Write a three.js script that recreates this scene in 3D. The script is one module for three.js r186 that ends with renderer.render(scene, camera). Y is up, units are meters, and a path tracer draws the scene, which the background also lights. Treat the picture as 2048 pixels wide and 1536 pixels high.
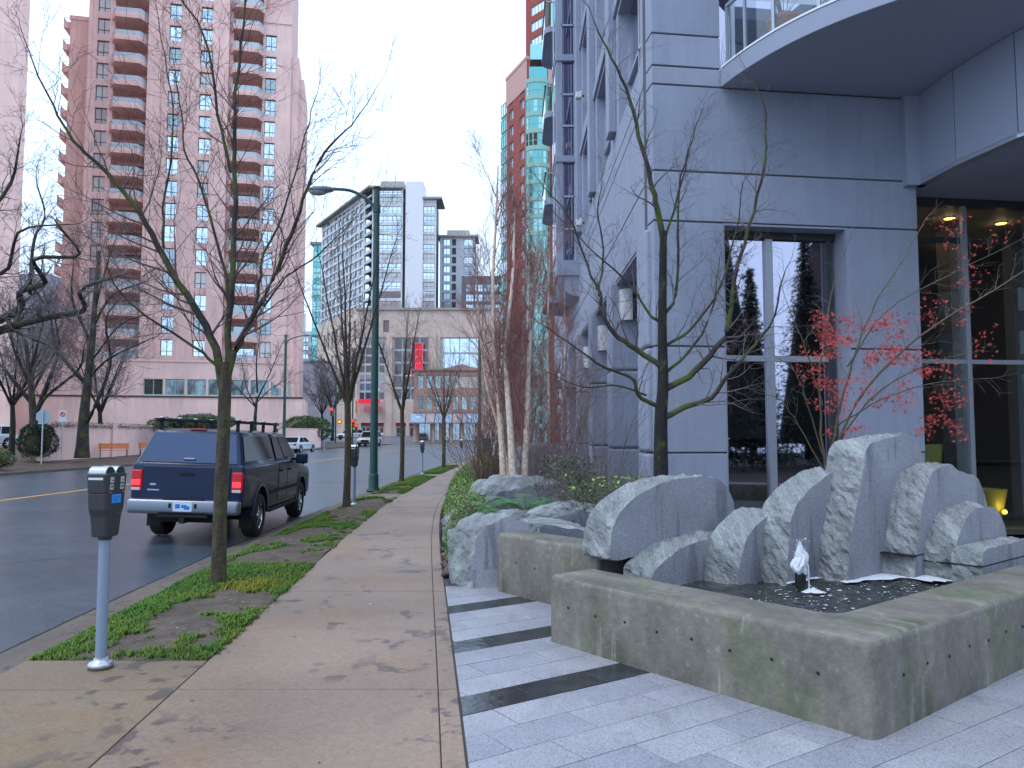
import * as THREE from 'three';
import { mergeGeometries, mergeVertices, toCreasedNormals } from 'three/addons/utils/BufferGeometryUtils.js';
import { MarchingCubes } from 'three/addons/objects/MarchingCubes.js';
import { RoundedBoxGeometry } from 'three/addons/geometries/RoundedBoxGeometry.js';

// ---------- camera, sky, sun, exposure ----------
const scene = new THREE.Scene();
const camera = new THREE.PerspectiveCamera(52.42, 4 / 3, 0.1, 3000);
camera.position.set(0, 1.7, 0);
camera.rotation.x = THREE.MathUtils.degToRad(3.7775);
scene.add(camera);
const renderer = new THREE.WebGLRenderer({ antialias: true });
renderer.setSize(1024, 768);
renderer.toneMapping = THREE.LinearToneMapping;
renderer.toneMappingExposure = 1.6;
renderer.shadowMap.enabled = true;

const V3 = (x, y, z) => new THREE.Vector3(x, y, z);
const PI = Math.PI, sin = Math.sin, cos = Math.cos, abs = Math.abs, max = Math.max, min = Math.min;
const R = (deg) => deg * PI / 180;
const lerp = (a, b, t) => a + (b - a) * t;
const clamp = (x, a = 0, b = 1) => x < a ? a : x > b ? b : x;
const sstep = (a, b, x) => { const t = clamp((x - a) / (b - a)); return t * t * (3 - 2 * t); };
function rng(seed) { let a = seed >>> 0; return () => { a |= 0; a = a + 0x6D2B79F5 | 0; let t = Math.imul(a ^ a >>> 15, 1 | a); t = t + Math.imul(t ^ t >>> 7, 61 | t) ^ t; return ((t ^ t >>> 14) >>> 0) / 4294967296; }; }
function hash2(x, y, s) { let n = Math.imul(x | 0, 374761393) + Math.imul(y | 0, 668265263) + Math.imul(s | 0, 1442695041); n = Math.imul(n ^ n >>> 13, 1274126177); return ((n ^ n >>> 16) >>> 0) / 4294967296; }
function vnoise(x, y, per, s) {   // value noise that tiles every per cells
  const xi = Math.floor(x), yi = Math.floor(y), fx = x - xi, fy = y - yi, u = fx * fx * (3 - 2 * fx), v = fy * fy * (3 - 2 * fy);
  const m = (a) => ((a % per) + per) % per;
  const a = hash2(m(xi), m(yi), s), b = hash2(m(xi + 1), m(yi), s), c = hash2(m(xi), m(yi + 1), s), d = hash2(m(xi + 1), m(yi + 1), s);
  return lerp(lerp(a, b, u), lerp(c, d, u), v);
}
function fbm(x, y, per, oct, s) { let t = 0, a = 0.5, n = 0, f = 1; for (let i = 0; i < oct; i++) { t += a * vnoise(x * f, y * f, per * f, s + i * 17); n += a; a *= 0.55; f *= 2; } return t / n; }
function n3(x, y, z, s) {   // smooth 3-D value noise
  const xi = Math.floor(x), yi = Math.floor(y), zi = Math.floor(z), q = (t) => t * t * (3 - 2 * t), u = q(x - xi), v = q(y - yi), w = q(z - zi);
  const h = (a, b, c) => hash2(xi + a + (zi + c) * 57, yi + b, s);
  return lerp(lerp(lerp(h(0, 0, 0), h(1, 0, 0), u), lerp(h(0, 1, 0), h(1, 1, 0), u), v), lerp(lerp(h(0, 0, 1), h(1, 0, 1), u), lerp(h(0, 1, 1), h(1, 1, 1), u), v), w);
}

// overcast sky: one even bright cloud sheet, faintly mottled
{
  const W = 256, Hh = 128, data = new Float32Array(W * Hh * 4);
  for (let j = 0; j < Hh; j++) for (let i = 0; i < W; i++) {
    const n = 0.94 + 0.12 * fbm(i / W * 8, j / Hh * 4, 8, 4, 5), k = 4 * (j * W + i);
    data[k] = 0.69 * n; data[k + 1] = 0.9 * n; data[k + 2] = 1.2 * n; data[k + 3] = 1;
  }
  const sky = new THREE.DataTexture(data, W, Hh, THREE.RGBAFormat, THREE.FloatType);
  sky.mapping = THREE.EquirectangularReflectionMapping; sky.magFilter = sky.minFilter = THREE.LinearFilter; sky.wrapS = THREE.RepeatWrapping; sky.needsUpdate = true;
  scene.background = sky; scene.environment = sky;
}
const sun = new THREE.DirectionalLight(new THREE.Color(1, 0.95, 0.9), 0.6);
sun.position.set(-30, 60, 20); sun.castShadow = true; sun.shadow.radius = 40;
sun.shadow.mapSize.set(2048, 2048);
Object.assign(sun.shadow.camera, { left: -120, right: 120, top: 160, bottom: -60, near: 1, far: 400 });
scene.add(sun); scene.add(sun.target);

// ---------- helpers ----------
function tex(N, fn, srgb = true, M = N) {   // fn(u, v) -> [r, g, b] in 0..255
  const d = new Uint8Array(N * M * 4);
  for (let j = 0; j < M; j++) for (let i = 0; i < N; i++) { const c = fn(i / N, j / M, i, j), k = 4 * (j * N + i); d[k] = clamp(c[0], 0, 255); d[k + 1] = clamp(c[1], 0, 255); d[k + 2] = clamp(c[2], 0, 255); d[k + 3] = 255; }
  const t = new THREE.DataTexture(d, N, M); t.wrapS = t.wrapT = THREE.RepeatWrapping; t.magFilter = THREE.LinearFilter; t.minFilter = THREE.LinearMipmapLinearFilter; t.generateMipmaps = true;
  if (srgb) t.colorSpace = THREE.SRGBColorSpace; t.needsUpdate = true; return t;
}
const sized = (t, m, n = m) => { t.repeat.set(1 / m, 1 / n); return t; };
const mat = (c, rough = 0.8, o = {}) => new THREE.MeshStandardMaterial({ color: Array.isArray(c) ? new THREE.Color().setRGB(...c) : new THREE.Color(c), roughness: rough, side: THREE.DoubleSide, ...o });
const phys = (c, rough, o = {}) => new THREE.MeshPhysicalMaterial({ color: Array.isArray(c) ? new THREE.Color().setRGB(...c) : new THREE.Color(c), roughness: rough, side: THREE.DoubleSide, ...o });
const taken = {};
const numbered = (n) => { const k = taken[n] = (taken[n] ?? -1) + 1; return k ? n + '_' + String(k).padStart(3, '0') : n; };
function uvBox(g) {   // uv in metres by the dominant axis of each face
  if (g.index) g = g.toNonIndexed();
  for (const k of Object.keys(g.attributes)) if (!['position', 'normal', 'color'].includes(k)) g.deleteAttribute(k);
  const p = g.attributes.position.array, n = p.length / 9, uv = new Float32Array(n * 6);
  if (!g.attributes.normal) g.computeVertexNormals();
  for (let i = 0; i < n; i++) {
    const o = i * 9, ax = p[o + 3] - p[o], ay = p[o + 4] - p[o + 1], az = p[o + 5] - p[o + 2], bx = p[o + 6] - p[o], by = p[o + 7] - p[o + 1], bz = p[o + 8] - p[o + 2];
    const nx = abs(ay * bz - az * by), ny = abs(az * bx - ax * bz), nz = abs(ax * by - ay * bx);
    for (let k = 0; k < 3; k++) { const q = o + k * 3, w = i * 6 + k * 2; if (ny >= nx && ny >= nz) { uv[w] = p[q]; uv[w + 1] = -p[q + 2]; } else if (nx >= nz) { uv[w] = p[q + 2]; uv[w + 1] = p[q + 1]; } else { uv[w] = p[q]; uv[w + 1] = p[q + 1]; } }
  }
  g.setAttribute('uv', new THREE.BufferAttribute(uv, 2)); return g;
}
function merge(list) { list = list.flat(Infinity).map((g) => g.userData.keepUv ? (g.index ? g.toNonIndexed() : g) : uvBox(g)); const g = list.length > 1 ? mergeGeometries(list, false) : list[0]; g.userData.done = true; return g; }
function mesh(name, geo, m, parent = scene) {
  const g = Array.isArray(geo) ? merge(geo) : geo.userData.done ? geo : merge([geo]);
  const o = new THREE.Mesh(g, m); o.castShadow = o.receiveShadow = true;
  o.name = parent === scene ? numbered(name) : name; parent.add(o); return o;
}
function tag(o, label, category, group) { o.userData.kind = 'thing'; o.userData.label = label; o.userData.category = category; if (group) o.userData.group = group; return o; }
function struct(o) { o.userData.kind = 'structure'; return o; }
function stuff(o) { o.userData.kind = 'stuff'; return o; }
function thing(name, label, category, pos = [0, 0, 0], ry = 0, group) {
  const o = new THREE.Group(); o.name = numbered(name); o.position.set(...pos); o.rotation.y = ry; scene.add(o); return tag(o, label, category, group);
}
function sgroup(name) { const o = new THREE.Group(); o.name = numbered(name); scene.add(o); return struct(o); }
function copyOf(src, label, pos, ry = src.rotation.y, s = 1) {
  const c = src.clone(); c.name = numbered(src.name.replace(/_\d{3}$/, '')); c.userData = { ...src.userData, label }; c.position.set(...pos); c.rotation.y = ry; c.scale.setScalar(s); scene.add(c); return c;
}
const box = (x0, x1, y0, y1, z0, z1) => new THREE.BoxGeometry(abs(x1 - x0), abs(y1 - y0), abs(z1 - z0)).translate((x0 + x1) / 2, (y0 + y1) / 2, (z0 + z1) / 2);
const rbox = (x0, x1, y0, y1, z0, z1, r = 0.01, s = 2) => new RoundedBoxGeometry(abs(x1 - x0), abs(y1 - y0), abs(z1 - z0), s, r).translate((x0 + x1) / 2, (y0 + y1) / 2, (z0 + z1) / 2);
const cyl = (r0, r1, y0, y1, x = 0, z = 0, n = 16) => new THREE.CylinderGeometry(r1, r0, y1 - y0, n).translate(x, (y0 + y1) / 2, z);
const shapeOf = (pts) => new THREE.Shape(pts.map(([x, y]) => new THREE.Vector2(x, y)));
function prism(pts, z0, z1, bevel = 0, seg = 2, holes) {   // outline in x,y pulled from z0 to z1
  const s = shapeOf(pts); for (const h of holes || []) s.holes.push(new THREE.Path(h.map(([x, y]) => new THREE.Vector2(x, y))));
  const g = new THREE.ExtrudeGeometry(s, { depth: z1 - z0 - 2 * bevel, bevelEnabled: bevel > 0, bevelThickness: bevel, bevelSize: bevel, bevelOffset: -bevel, bevelSegments: seg, curveSegments: 10 });
  return g.translate(0, 0, z0 + bevel);
}
// polygon in plan (points [X, d]) pulled up from y0 to y1
const slab = (pts, y0, y1, bevel = 0) => prism(pts.map(([x, d]) => [x, d]), y0, y1, bevel).rotateX(-PI / 2);
function soup() { return { p: [], n: [], uv: [] }; }
function soupGeo(s) {
  const P = s.p, N = s.n, U = s.uv; for (let i = 0; i < P.length; i += 9) {   // wind every face the way its normals point
    const ax = P[i + 3] - P[i], ay = P[i + 4] - P[i + 1], az = P[i + 5] - P[i + 2], bx = P[i + 6] - P[i], by = P[i + 7] - P[i + 1], bz = P[i + 8] - P[i + 2];
    if ((ay * bz - az * by) * (N[i] + N[i + 3] + N[i + 6]) + (az * bx - ax * bz) * (N[i + 1] + N[i + 4] + N[i + 7]) + (ax * by - ay * bx) * (N[i + 2] + N[i + 5] + N[i + 8]) < 0) { for (let k = 0; k < 3; k++) { let t = P[i + 3 + k]; P[i + 3 + k] = P[i + 6 + k]; P[i + 6 + k] = t; t = N[i + 3 + k]; N[i + 3 + k] = N[i + 6 + k]; N[i + 6 + k] = t; } const j = i / 9 * 6; for (let k = 0; k < 2; k++) { const t = U[j + 2 + k]; U[j + 2 + k] = U[j + 4 + k]; U[j + 4 + k] = t; } }
  }
  const g = new THREE.BufferGeometry(); g.setAttribute('position', new THREE.Float32BufferAttribute(s.p, 3)); g.setAttribute('normal', new THREE.Float32BufferAttribute(s.n, 3)); g.setAttribute('uv', new THREE.Float32BufferAttribute(s.uv, 2)); g.userData.keepUv = true; g.userData.done = true; return g; }
const _t = V3(), _a = V3(), _b = V3();
function tube(S, pts, rad, sides = 6, cap = false) {   // tapered tube through pts
  const rings = []; let len = 0;
  for (let i = 0; i < pts.length; i++) {
    _t.subVectors(pts[min(i + 1, pts.length - 1)], pts[max(i - 1, 0)]).normalize();
    if (abs(_t.y) < 0.9) _a.set(0, 1, 0); else _a.set(1, 0, 0);
    _b.crossVectors(_t, _a).normalize(); _a.crossVectors(_b, _t);
    if (i) len += pts[i].distanceTo(pts[i - 1]);
    const ring = [];
    for (let k = 0; k <= sides; k++) { const f = k / sides * 2 * PI, c = cos(f), s = sin(f), nx = _a.x * c + _b.x * s, ny = _a.y * c + _b.y * s, nz = _a.z * c + _b.z * s; ring.push([pts[i].x + nx * rad[i], pts[i].y + ny * rad[i], pts[i].z + nz * rad[i], nx, ny, nz, f * max(0.05, rad[0]), len]); }
    rings.push(ring);
  }
  const put = (v) => { S.p.push(v[0], v[1], v[2]); S.n.push(v[3], v[4], v[5]); S.uv.push(v[6], v[7]); };
  for (let i = 0; i + 1 < rings.length; i++) for (let k = 0; k < sides; k++) { const a = rings[i][k], b = rings[i][k + 1], c = rings[i + 1][k + 1], d = rings[i + 1][k]; put(a); put(d); put(c); put(a); put(c); put(b); }
  if (cap) for (const ring of [rings[0], rings[rings.length - 1]]) for (let k = 1; k + 1 < sides; k++) { put(ring[0]); put(ring[k]); put(ring[k + 1]); }
}
const tubeGeo = (pts, r, sides = 8, cap = true) => { const S = soup(); tube(S, pts, pts.map((_, i) => Array.isArray(r) ? r[i] : r), sides, cap); return soupGeo(S); };
function smooth(pts, n) { return new THREE.CatmullRomCurve3(pts).getPoints(n); }
// ground height: level near the camera, a gentle rise further up the street, a bank on the far side
const gy = (X, d) => -0.11 + 0.0115 * max(0, d - 48) * sstep(40, 60, d);
// the carriageway is crowned
const crown = (X, d) => { const a = farX(d), b = kerbX(d), t = clamp((X - a) / (b - a)); return 0.17 * (1 - (2 * t - 1) ** 2); };
// street line: how far the street has bent to the right at depth d
const bend = (d) => 0.00137 * max(0, d - 30) ** 2;
const kerbX = (d) => -3.7 - 0.95 * sstep(-6, 17, d) + bend(d);          // near kerb line, road side
const farX = (d) => -22.9 + bend(d);                                       // far kerb line
const walkL = (d) => -1.62 - 1.58 * sstep(-9, 24, d) + bend(d) * 0.9;   // grass side of the near footway
const walkR = (d) => 0.62 - 2.45 * sstep(-9, 24, d) + bend(d) * 0.9;   // planting side
// ---------- materials shared by many things ----------
const grey = (v) => [v, v, v];
const speck = (base, amp, s, fine = 0.5) => (u, v, i, j) => { const a = hash2(i, j, s), b = hash2(i >> 1, j >> 1, s + 3), n = (fbm(u * 6, v * 6, 6, 4, s + 9) - 0.5), k = (a - 0.5) * amp * fine + (b - 0.5) * amp * (1 - fine) + n * amp * 0.5; return base.map((c) => c + k); };
const bumpNoise = (f, oct, s) => tex(512, (u, v) => grey(255 * fbm(u * f, v * f, f, oct, s)), false);
const T = {};
T.rough = bumpNoise(32, 4, 11); T.coarse = bumpNoise(8, 6, 23);
// asphalt: fine aggregate, tyre-dark and worn patches, hairline seams
T.asphalt = tex(1024, (u, v, i, j) => { const a = hash2(i, j, 1), b = hash2(i >> 1, j >> 1, 2), n = fbm(u * 5, v * 5, 5, 5, 31), m = fbm(u * 24, v * 24, 24, 3, 57); const k = 84 + (a - 0.5) * 28 + (b - 0.5) * 20 + (n - 0.5) * 32 + (m - 0.5) * 14 + (a > 0.985 ? 40 : 0); return [k * 0.86, k * 0.97, k * 1.1]; });
const M = {};
M.asphalt = mat('#ffffff', 0.28, { map: sized(T.asphalt, 5), bumpMap: sized(T.rough.clone(), 0.9), bumpScale: 0.003 });
// footway concrete: sandy grain with wet blotches and pale wear
T.walk = tex(1536, (u, v, i, j) => {
  const a = hash2(i, j, 3), b = hash2(i >> 2, j >> 2, 4), n = fbm(u * 6, v * 6, 6, 5, 41), st = fbm(u * 58, v * 58, 58, 5, 77), mask = fbm(u * 9, v * 9, 9, 4, 91), rust = fbm(u * 11, v * 11, 11, 4, 13);
  let k = 126 + (a - 0.5) * 15 + (b - 0.5) * 12 + (n - 0.5) * 40; let c = [k * 1.12, k * 0.93, k * 0.79];
  const w = sstep(0.58, 0.67, st) * sstep(0.44, 0.6, mask); c = c.map((q, z) => q * (1 - (z == 2 ? 0.24 : 0.3) * w));
  const r = sstep(0.58, 0.75, rust) * 0.5; c = [c[0] * (1 + 0.02 * r), c[1] * (1 - 0.06 * r), c[2] * (1 - 0.2 * r)];
  return c;
});
M.walk = mat('#ffffff', 0.46, { map: sized(T.walk, 9.3), bumpMap: sized(T.rough.clone(), 0.5), bumpScale: 0.0018 });
M.apron = mat('#dfe3d4', 0.5, { map: sized(T.walk.clone(), 9.3), bumpMap: M.walk.bumpMap, bumpScale: 0.0018 }); M.apron.map.offset.set(0.37, 0.61);
M.kerb = mat('#b4bac4', 0.7, { map: sized(T.walk.clone(), 5.1), bumpMap: M.walk.bumpMap, bumpScale: 0.004 });
// pale speckled granite
const graniteFn = (base, amp, s) => (u, v, i, j) => { const a = hash2(i, j, s), b = hash2(i >> 1, j >> 1, s + 1), d = hash2((i + 1) >> 2, (j + 1) >> 2, s + 2), n = fbm(u * 5, v * 5, 5, 4, s + 5); const k = (a - 0.5) * amp * 0.5 + (b - 0.5) * amp * 0.6 + (d > 0.86 ? -amp * 0.35 : 0) + (n - 0.5) * 34 - 26 * sstep(0.6, 0.78, fbm(u * 14, v * 2, 14, 4, s + 40)) * (s > 120 ? 1 : 0.3); return [base[0] + k, base[1] + k, base[2] + k]; };
T.paver = tex(1024, graniteFn([162, 160, 166], 66, 101));
T.granite = tex(1024, graniteFn([152, 150, 158], 64, 131));
T.dark = tex(512, (u, v, i, j) => { const a = hash2(i, j, 8), n = fbm(u * 9, v * 9, 9, 4, 66), k = 54 + (a - 0.5) * 24 + (n - 0.5) * 30; return [k, k * 1.04, k * 1.12]; });
M.paver = [0, 1, 2, 3].map((q) => { const t = sized(T.paver.clone(), 2.3); t.offset.set(q * 0.23, q * 0.41); return mat(['#ffffff', '#f3f2f6', '#e9e9ee', '#fbf8fa'][q], [0.34, 0.42, 0.5, 0.38][q], { map: t, bumpMap: sized(T.rough.clone(), 0.4), bumpScale: 0.0012 }); });
M.darkPaver = [0, 1, 2].map((q) => { const t = sized(T.dark.clone(), 1.4); t.offset.set(q * 0.3, 0.2 * q); return mat(['#ffffff', '#e6eaf0', '#d9dde2'][q], [0.1, 0.16, 0.13][q], { map: t, bumpMap: sized(T.coarse.clone(), 0.8), bumpScale: 0.003 }); });
M.granite = mat('#ffffff', 0.72, { map: sized(T.granite, 2), bumpMap: sized(T.rough.clone(), 0.35), bumpScale: 0.0015 });
T.split = tex(1024, (u, v, i, j) => { const a = hash2(i, j, 15), b = hash2(i >> 1, j >> 1, 16), n = fbm(u * 9, v * 9, 9, 5, 17), m = fbm(u * 3, v * 3, 3, 3, 19), k = 138 + (a - 0.5) * 44 + (b - 0.5) * 46 + (n - 0.5) * 80, gr = sstep(0.55, 0.8, m) * 9; return [k - gr, k - gr * 0.4 + 1, k - gr * 0.9 + 2]; });
M.split = mat('#ffffff', 0.85, { map: sized(T.split, 1.7), bumpMap: sized(T.coarse.clone(), 0.45), bumpScale: 0.03 });
// board-marked fountain concrete, weathered brown-grey with green algae and pale lime runs
T.concrete = tex(1024, (u, v, i, j) => {
  const a = hash2(i, j, 71), n = fbm(u * 4, v * 4, 4, 6, 72), m = fbm(u * 10, v * 3, 10, 5, 73), al = fbm(u * 6, v * 4, 6, 5, 74), run = fbm(u * 40, v * 3, 40, 4, 75), sp = fbm(u * 60, v * 60, 60, 2, 76);
  const k = 106 + (a - 0.5) * 22 + (n - 0.5) * 80 + (m - 0.5) * 44 + (sp - 0.5) * 22; let c = [k * 1.02, k * 0.965, k * 0.88];
  const g = sstep(0.55, 0.75, al) * 0.3; c = [c[0] * (1 - 0.2 * g), c[1] * (1 + 0.0 * g), c[2] * (1 - 0.35 * g)];
  const w = sstep(0.66, 0.78, run) * sstep(0.45, 0.65, al) * 26 + sstep(0.8, 0.9, sp) * 14; return c.map((q) => q + w);
});
M.concrete = mat('#ffffff', 0.66, { map: sized(T.concrete, 2.6), bumpMap: sized(T.rough.clone(), 0.6), bumpScale: 0.003 });
T.soil = tex(512, (u, v, i, j) => { const a = hash2(i, j, 81), b = hash2(i >> 1, j >> 1, 85), n = fbm(u * 6, v * 6, 6, 5, 82), m = fbm(u * 30, v * 30, 30, 3, 83), k = 92 + (a - 0.5) * 30 + (b - 0.5) * 22 + (n - 0.5) * 44 + (m - 0.5) * 40; const gn = sstep(0.5, 0.7, fbm(u * 9, v * 9, 9, 4, 88)) * 0.35; return [lerp(k * 1.12, 70, gn), lerp(k * 0.95, 84, gn), lerp(k * 0.84, 40, gn)]; });
M.soil = mat('#ffffff', 0.9, { map: sized(T.soil, 1.3), bumpMap: sized(T.rough.clone(), 0.3), bumpScale: 0.02 });
M.mulch = mat('#8a7462', 0.95, { map: sized(T.soil.clone(), 0.8), bumpMap: M.soil.bumpMap, bumpScale: 0.03 });
M.lawn = mat('#5f7a3a', 0.95, { map: sized(T.soil.clone(), 2.1), bumpMap: M.soil.bumpMap, bumpScale: 0.03 });
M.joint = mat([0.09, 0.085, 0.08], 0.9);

// ---------- ground, road, kerbs ----------
function ribbon(xa, xb, d0, d1, n, lift, m = 1, g = gy) {   // strip between two lines that run up the street
  const S = soup(), put = (X, d, Y) => { S.p.push(X, Y, -d); S.n.push(0, 1, 0); S.uv.push(X, d); };
  for (let i = 0; i < n; i++) for (let k = 0; k < m; k++) {
    const a = lerp(d0, d1, i / n), b = lerp(d0, d1, (i + 1) / n), P = (d, t) => [lerp(xa(d), xb(d), t), d, g(lerp(xa(d), xb(d), t), d) + lift];
    const p = P(a, k / m), q = P(a, (k + 1) / m), r = P(b, (k + 1) / m), s = P(b, k / m);
    for (const w of [p, q, r, p, r, s]) put(...w);
  }
  return soupGeo(S);
}
const K = (c) => () => c;
struct(mesh('ground', ribbon(K(-700), K(700), -60, 1200, 90, -0.32, 6), mat([0.16, 0.15, 0.14], 0.95, { map: sized(T.soil.clone(), 6) })));
struct(mesh('road', ribbon(farX, kerbX, -12, 104, 90, 0, 16, (X, d) => gy(X, d) + crown(X, d)), M.asphalt));
struct(mesh('cross_street', ribbon(K(-90), K(26), 104, 215, 30, -0.004, 8), M.asphalt));
// old trench cuts and crack seals on the near lanes
const patch = mat([0.028, 0.029, 0.031], 0.62, { map: sized(T.asphalt.clone(), 3) });
{
  const g = sgroup('road_crack_sealing'), r = rng(5);
  const run = (pts, w) => { const c = smooth(pts.map(([X, d]) => V3(X, 0.004 + gy(X, d) + crown(X, d), -d)), 30), S = soup(); for (let i = 0; i + 1 < c.length; i++) { const t = V3().subVectors(c[i + 1], c[i]).normalize(), nn = V3(-t.z, 0, t.x).multiplyScalar(w * (0.5 + r())); for (const q of [c[i].clone().sub(nn), c[i].clone().add(nn), c[i + 1].clone().add(nn), c[i].clone().sub(nn), c[i + 1].clone().add(nn), c[i + 1].clone().sub(nn)]) { S.p.push(q.x, q.y, q.z); S.n.push(0, 1, 0); S.uv.push(q.x, q.z); } } mesh('crack_seal', soupGeo(S), patch, g); };
  run([[-3.99, -2], [-4.02, 4], [-4.06, 5.6], [-4.13, 6.6], [-4.22, 8], [-4.36, 10], [-4.5, 14], [-4.62, 20]].map(([x, d]) => [kerbX(d) - 0.02, d]), 0.012);
  run([[-9, 9.5], [-8, 10.2], [-7, 10.6], [-6.4, 11.3]], 0.006); run([[-12, 26], [-9, 27.5], [-6, 30], [-5, 33]], 0.02); run([[-15, 40], [-10, 38], [-6, 41]], 0.02); run([[-14, 52], [-8, 55], [-5, 60]], 0.03);
}
// centre line: a thin yellow stripe, worn
T.paint = tex(256, (u, v, i, j) => { const n = fbm(u * 20, v * 20, 20, 4, 61), w = sstep(0.62, 0.72, n); return [lerp(214, 120, w), lerp(156, 106, w), lerp(48, 80, w)]; });
struct(mesh('yellow_centre_line', ribbon((d) => -12.98 + bend(d), (d) => -12.82 + bend(d), -10, 100, 80, 0.005, 1, (X, d) => gy(X, d) + crown(X, d)), mat('#ffffff', 0.7, { map: sized(T.paint, 1.1) })));
struct(mesh('white_lane_line', ribbon((d) => -20.2 + (d - 42) * 0.02, (d) => -20.0 + (d - 42) * 0.02, 43, 49, 6, 0.005, 1, (X, d) => gy(X, d) + crown(X, d)), mat('#b9b9b4', 0.7, { map: M.kerb.map })));
// near kerb: a gutter pan flush with the road, a rolled kerb 0.11 m high, in cast lengths
{
  const g = sgroup('near_kerb'), prof = [[-0.0, 0.004], [0.28, 0.014], [0.335, 0.075], [0.375, 0.1], [0.52, 0.104], [0.52, -0.2]];
  let d = -4.2, i = 0;
  while (d < 92) {
    const L = d < 30 ? 3.05 : 6.1, S = soup(), n = 4, gap = 0.006;
    for (let k = 0; k < n; k++) for (let j = 0; j + 1 < prof.length; j++) {
      const a = d + gap + (L - 2 * gap) * k / n, b = d + gap + (L - 2 * gap) * (k + 1) / n, P = (dd, q) => V3(kerbX(dd) + q[0], q[1] + gy(0, dd), -dd), p0 = P(a, prof[j]), p1 = P(a, prof[j + 1]), p2 = P(b, prof[j + 1]), p3 = P(b, prof[j]);
      const nn = V3().crossVectors(V3().subVectors(p1, p0), V3().subVectors(p3, p0)).normalize(); if (nn.y < 0) nn.negate();
      for (const q of [p0, p1, p2, p0, p2, p3]) { S.p.push(q.x, q.y, q.z); S.n.push(nn.x, nn.y, nn.z); S.uv.push(q.x + q.y, -q.z); }
    }
    mesh('kerb_length', soupGeo(S), M.kerb, g); d += L; i++;
  }
}
// near footway in concrete slabs, 1.65 m each, with tooled joints
const WALK_Y = 0.11;
{
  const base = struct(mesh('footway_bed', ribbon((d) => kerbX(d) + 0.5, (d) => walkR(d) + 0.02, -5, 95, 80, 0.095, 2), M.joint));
  const g = sgroup('footway'), r = rng(9);
  let d = 5.36 - 1.65 * 5, i = 0;
  const quadSlab = (a, b, xl, xr, y) => {
    const n = 3, L = [], Q = []; for (let k = 0; k <= n; k++) { const dd = lerp(a, b, k / n); L.push([xl(dd), dd]); Q.push([xr(dd), dd]); }
    return slab([...L, ...Q.reverse()], y - 0.06, y, 0.006);
  };
  while (d < 92) {
    const L = 1.65, j = 0.006, y = WALK_Y + gy(0, d + 0.8) + (r() - 0.5) * 0.003;
    mesh('concrete_slab', quadSlab(d + j, d + L - j, (x) => walkL(x) + j, (x) => walkR(x) - 0.13, y), M.walk, g);
    mesh('edge_strip', quadSlab(d + j, d + L - j, (x) => walkR(x) - 0.125, (x) => walkR(x), y + 0.001), M.walk, g);
    d += L; i++;
  }
  const ap = sgroup('kerbside_paving');   // paved bay the first meter stands on
  for (const [a, b] of [[-2.9, -1.25], [-1.25, 0.4], [0.4, 2.05], [2.05, 3.7], [3.7, 5.36], [5.36, 6.05]]) mesh('concrete_slab', quadSlab(a + 0.006, b - 0.006, (x) => kerbX(x) + 0.525, (x) => walkL(x) - 0.006, -0.002), M.apron, ap);
  for (const [a, b] of [[21.4, 22.9], [32.6, 34.6], [44, 50]]) mesh('concrete_slab', quadSlab(a, b, (x) => kerbX(x) + 0.525, (x) => walkL(x) - 0.006, WALK_Y - 0.002 + gy(0, a)), M.apron, ap);
}
// verge strips: bare mud with tufts of grass
const vergeAt = [[6.06, 21.4], [22.9, 32.6], [34.6, 44]];
const vergeY = (X, d) => { const t = clamp((X - (kerbX(d) + 0.52)) / max(0.2, walkL(d) - kerbX(d) - 0.52)); const e = min(...vergeAt.map(([a, b]) => d > a - 0.1 && d < b + 0.1 ? min(d - a, b - d) : 9)); return -0.006 + (0.035 * sin(PI * t) + 0.03 * (n3(X * 2.2, d * 2.2, 1, 3) - 0.4)) * sstep(0, 0.35, e); };
const bare = (X, d) => { const t = (X - (kerbX(d) + 0.52)) / max(0.2, walkL(d) - kerbX(d) - 0.52); return sstep(0.46, 0.64, n3(X * 1.9 + 9, d * 1.1, 2, 6) * 0.6 + 0.4 * n3(X * 6, d * 5, 2, 7) + 0.26 * (1 - abs(t * 2 - 1.1)) - 0.2 * sstep(1.3, 0.4, abs(d - 9.2)) - 0.35 * sstep(23, 30, d) - 0.12 * sstep(0.5, 0.1, d - 6.06)); };
for (const [a, b] of vergeAt) struct(mesh('verge_soil', ribbon((d) => kerbX(d) + 0.52, (d) => walkL(d) - 0.004, a, b, Math.ceil((b - a) * 6), 0, 8, vergeY), M.soil));
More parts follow.
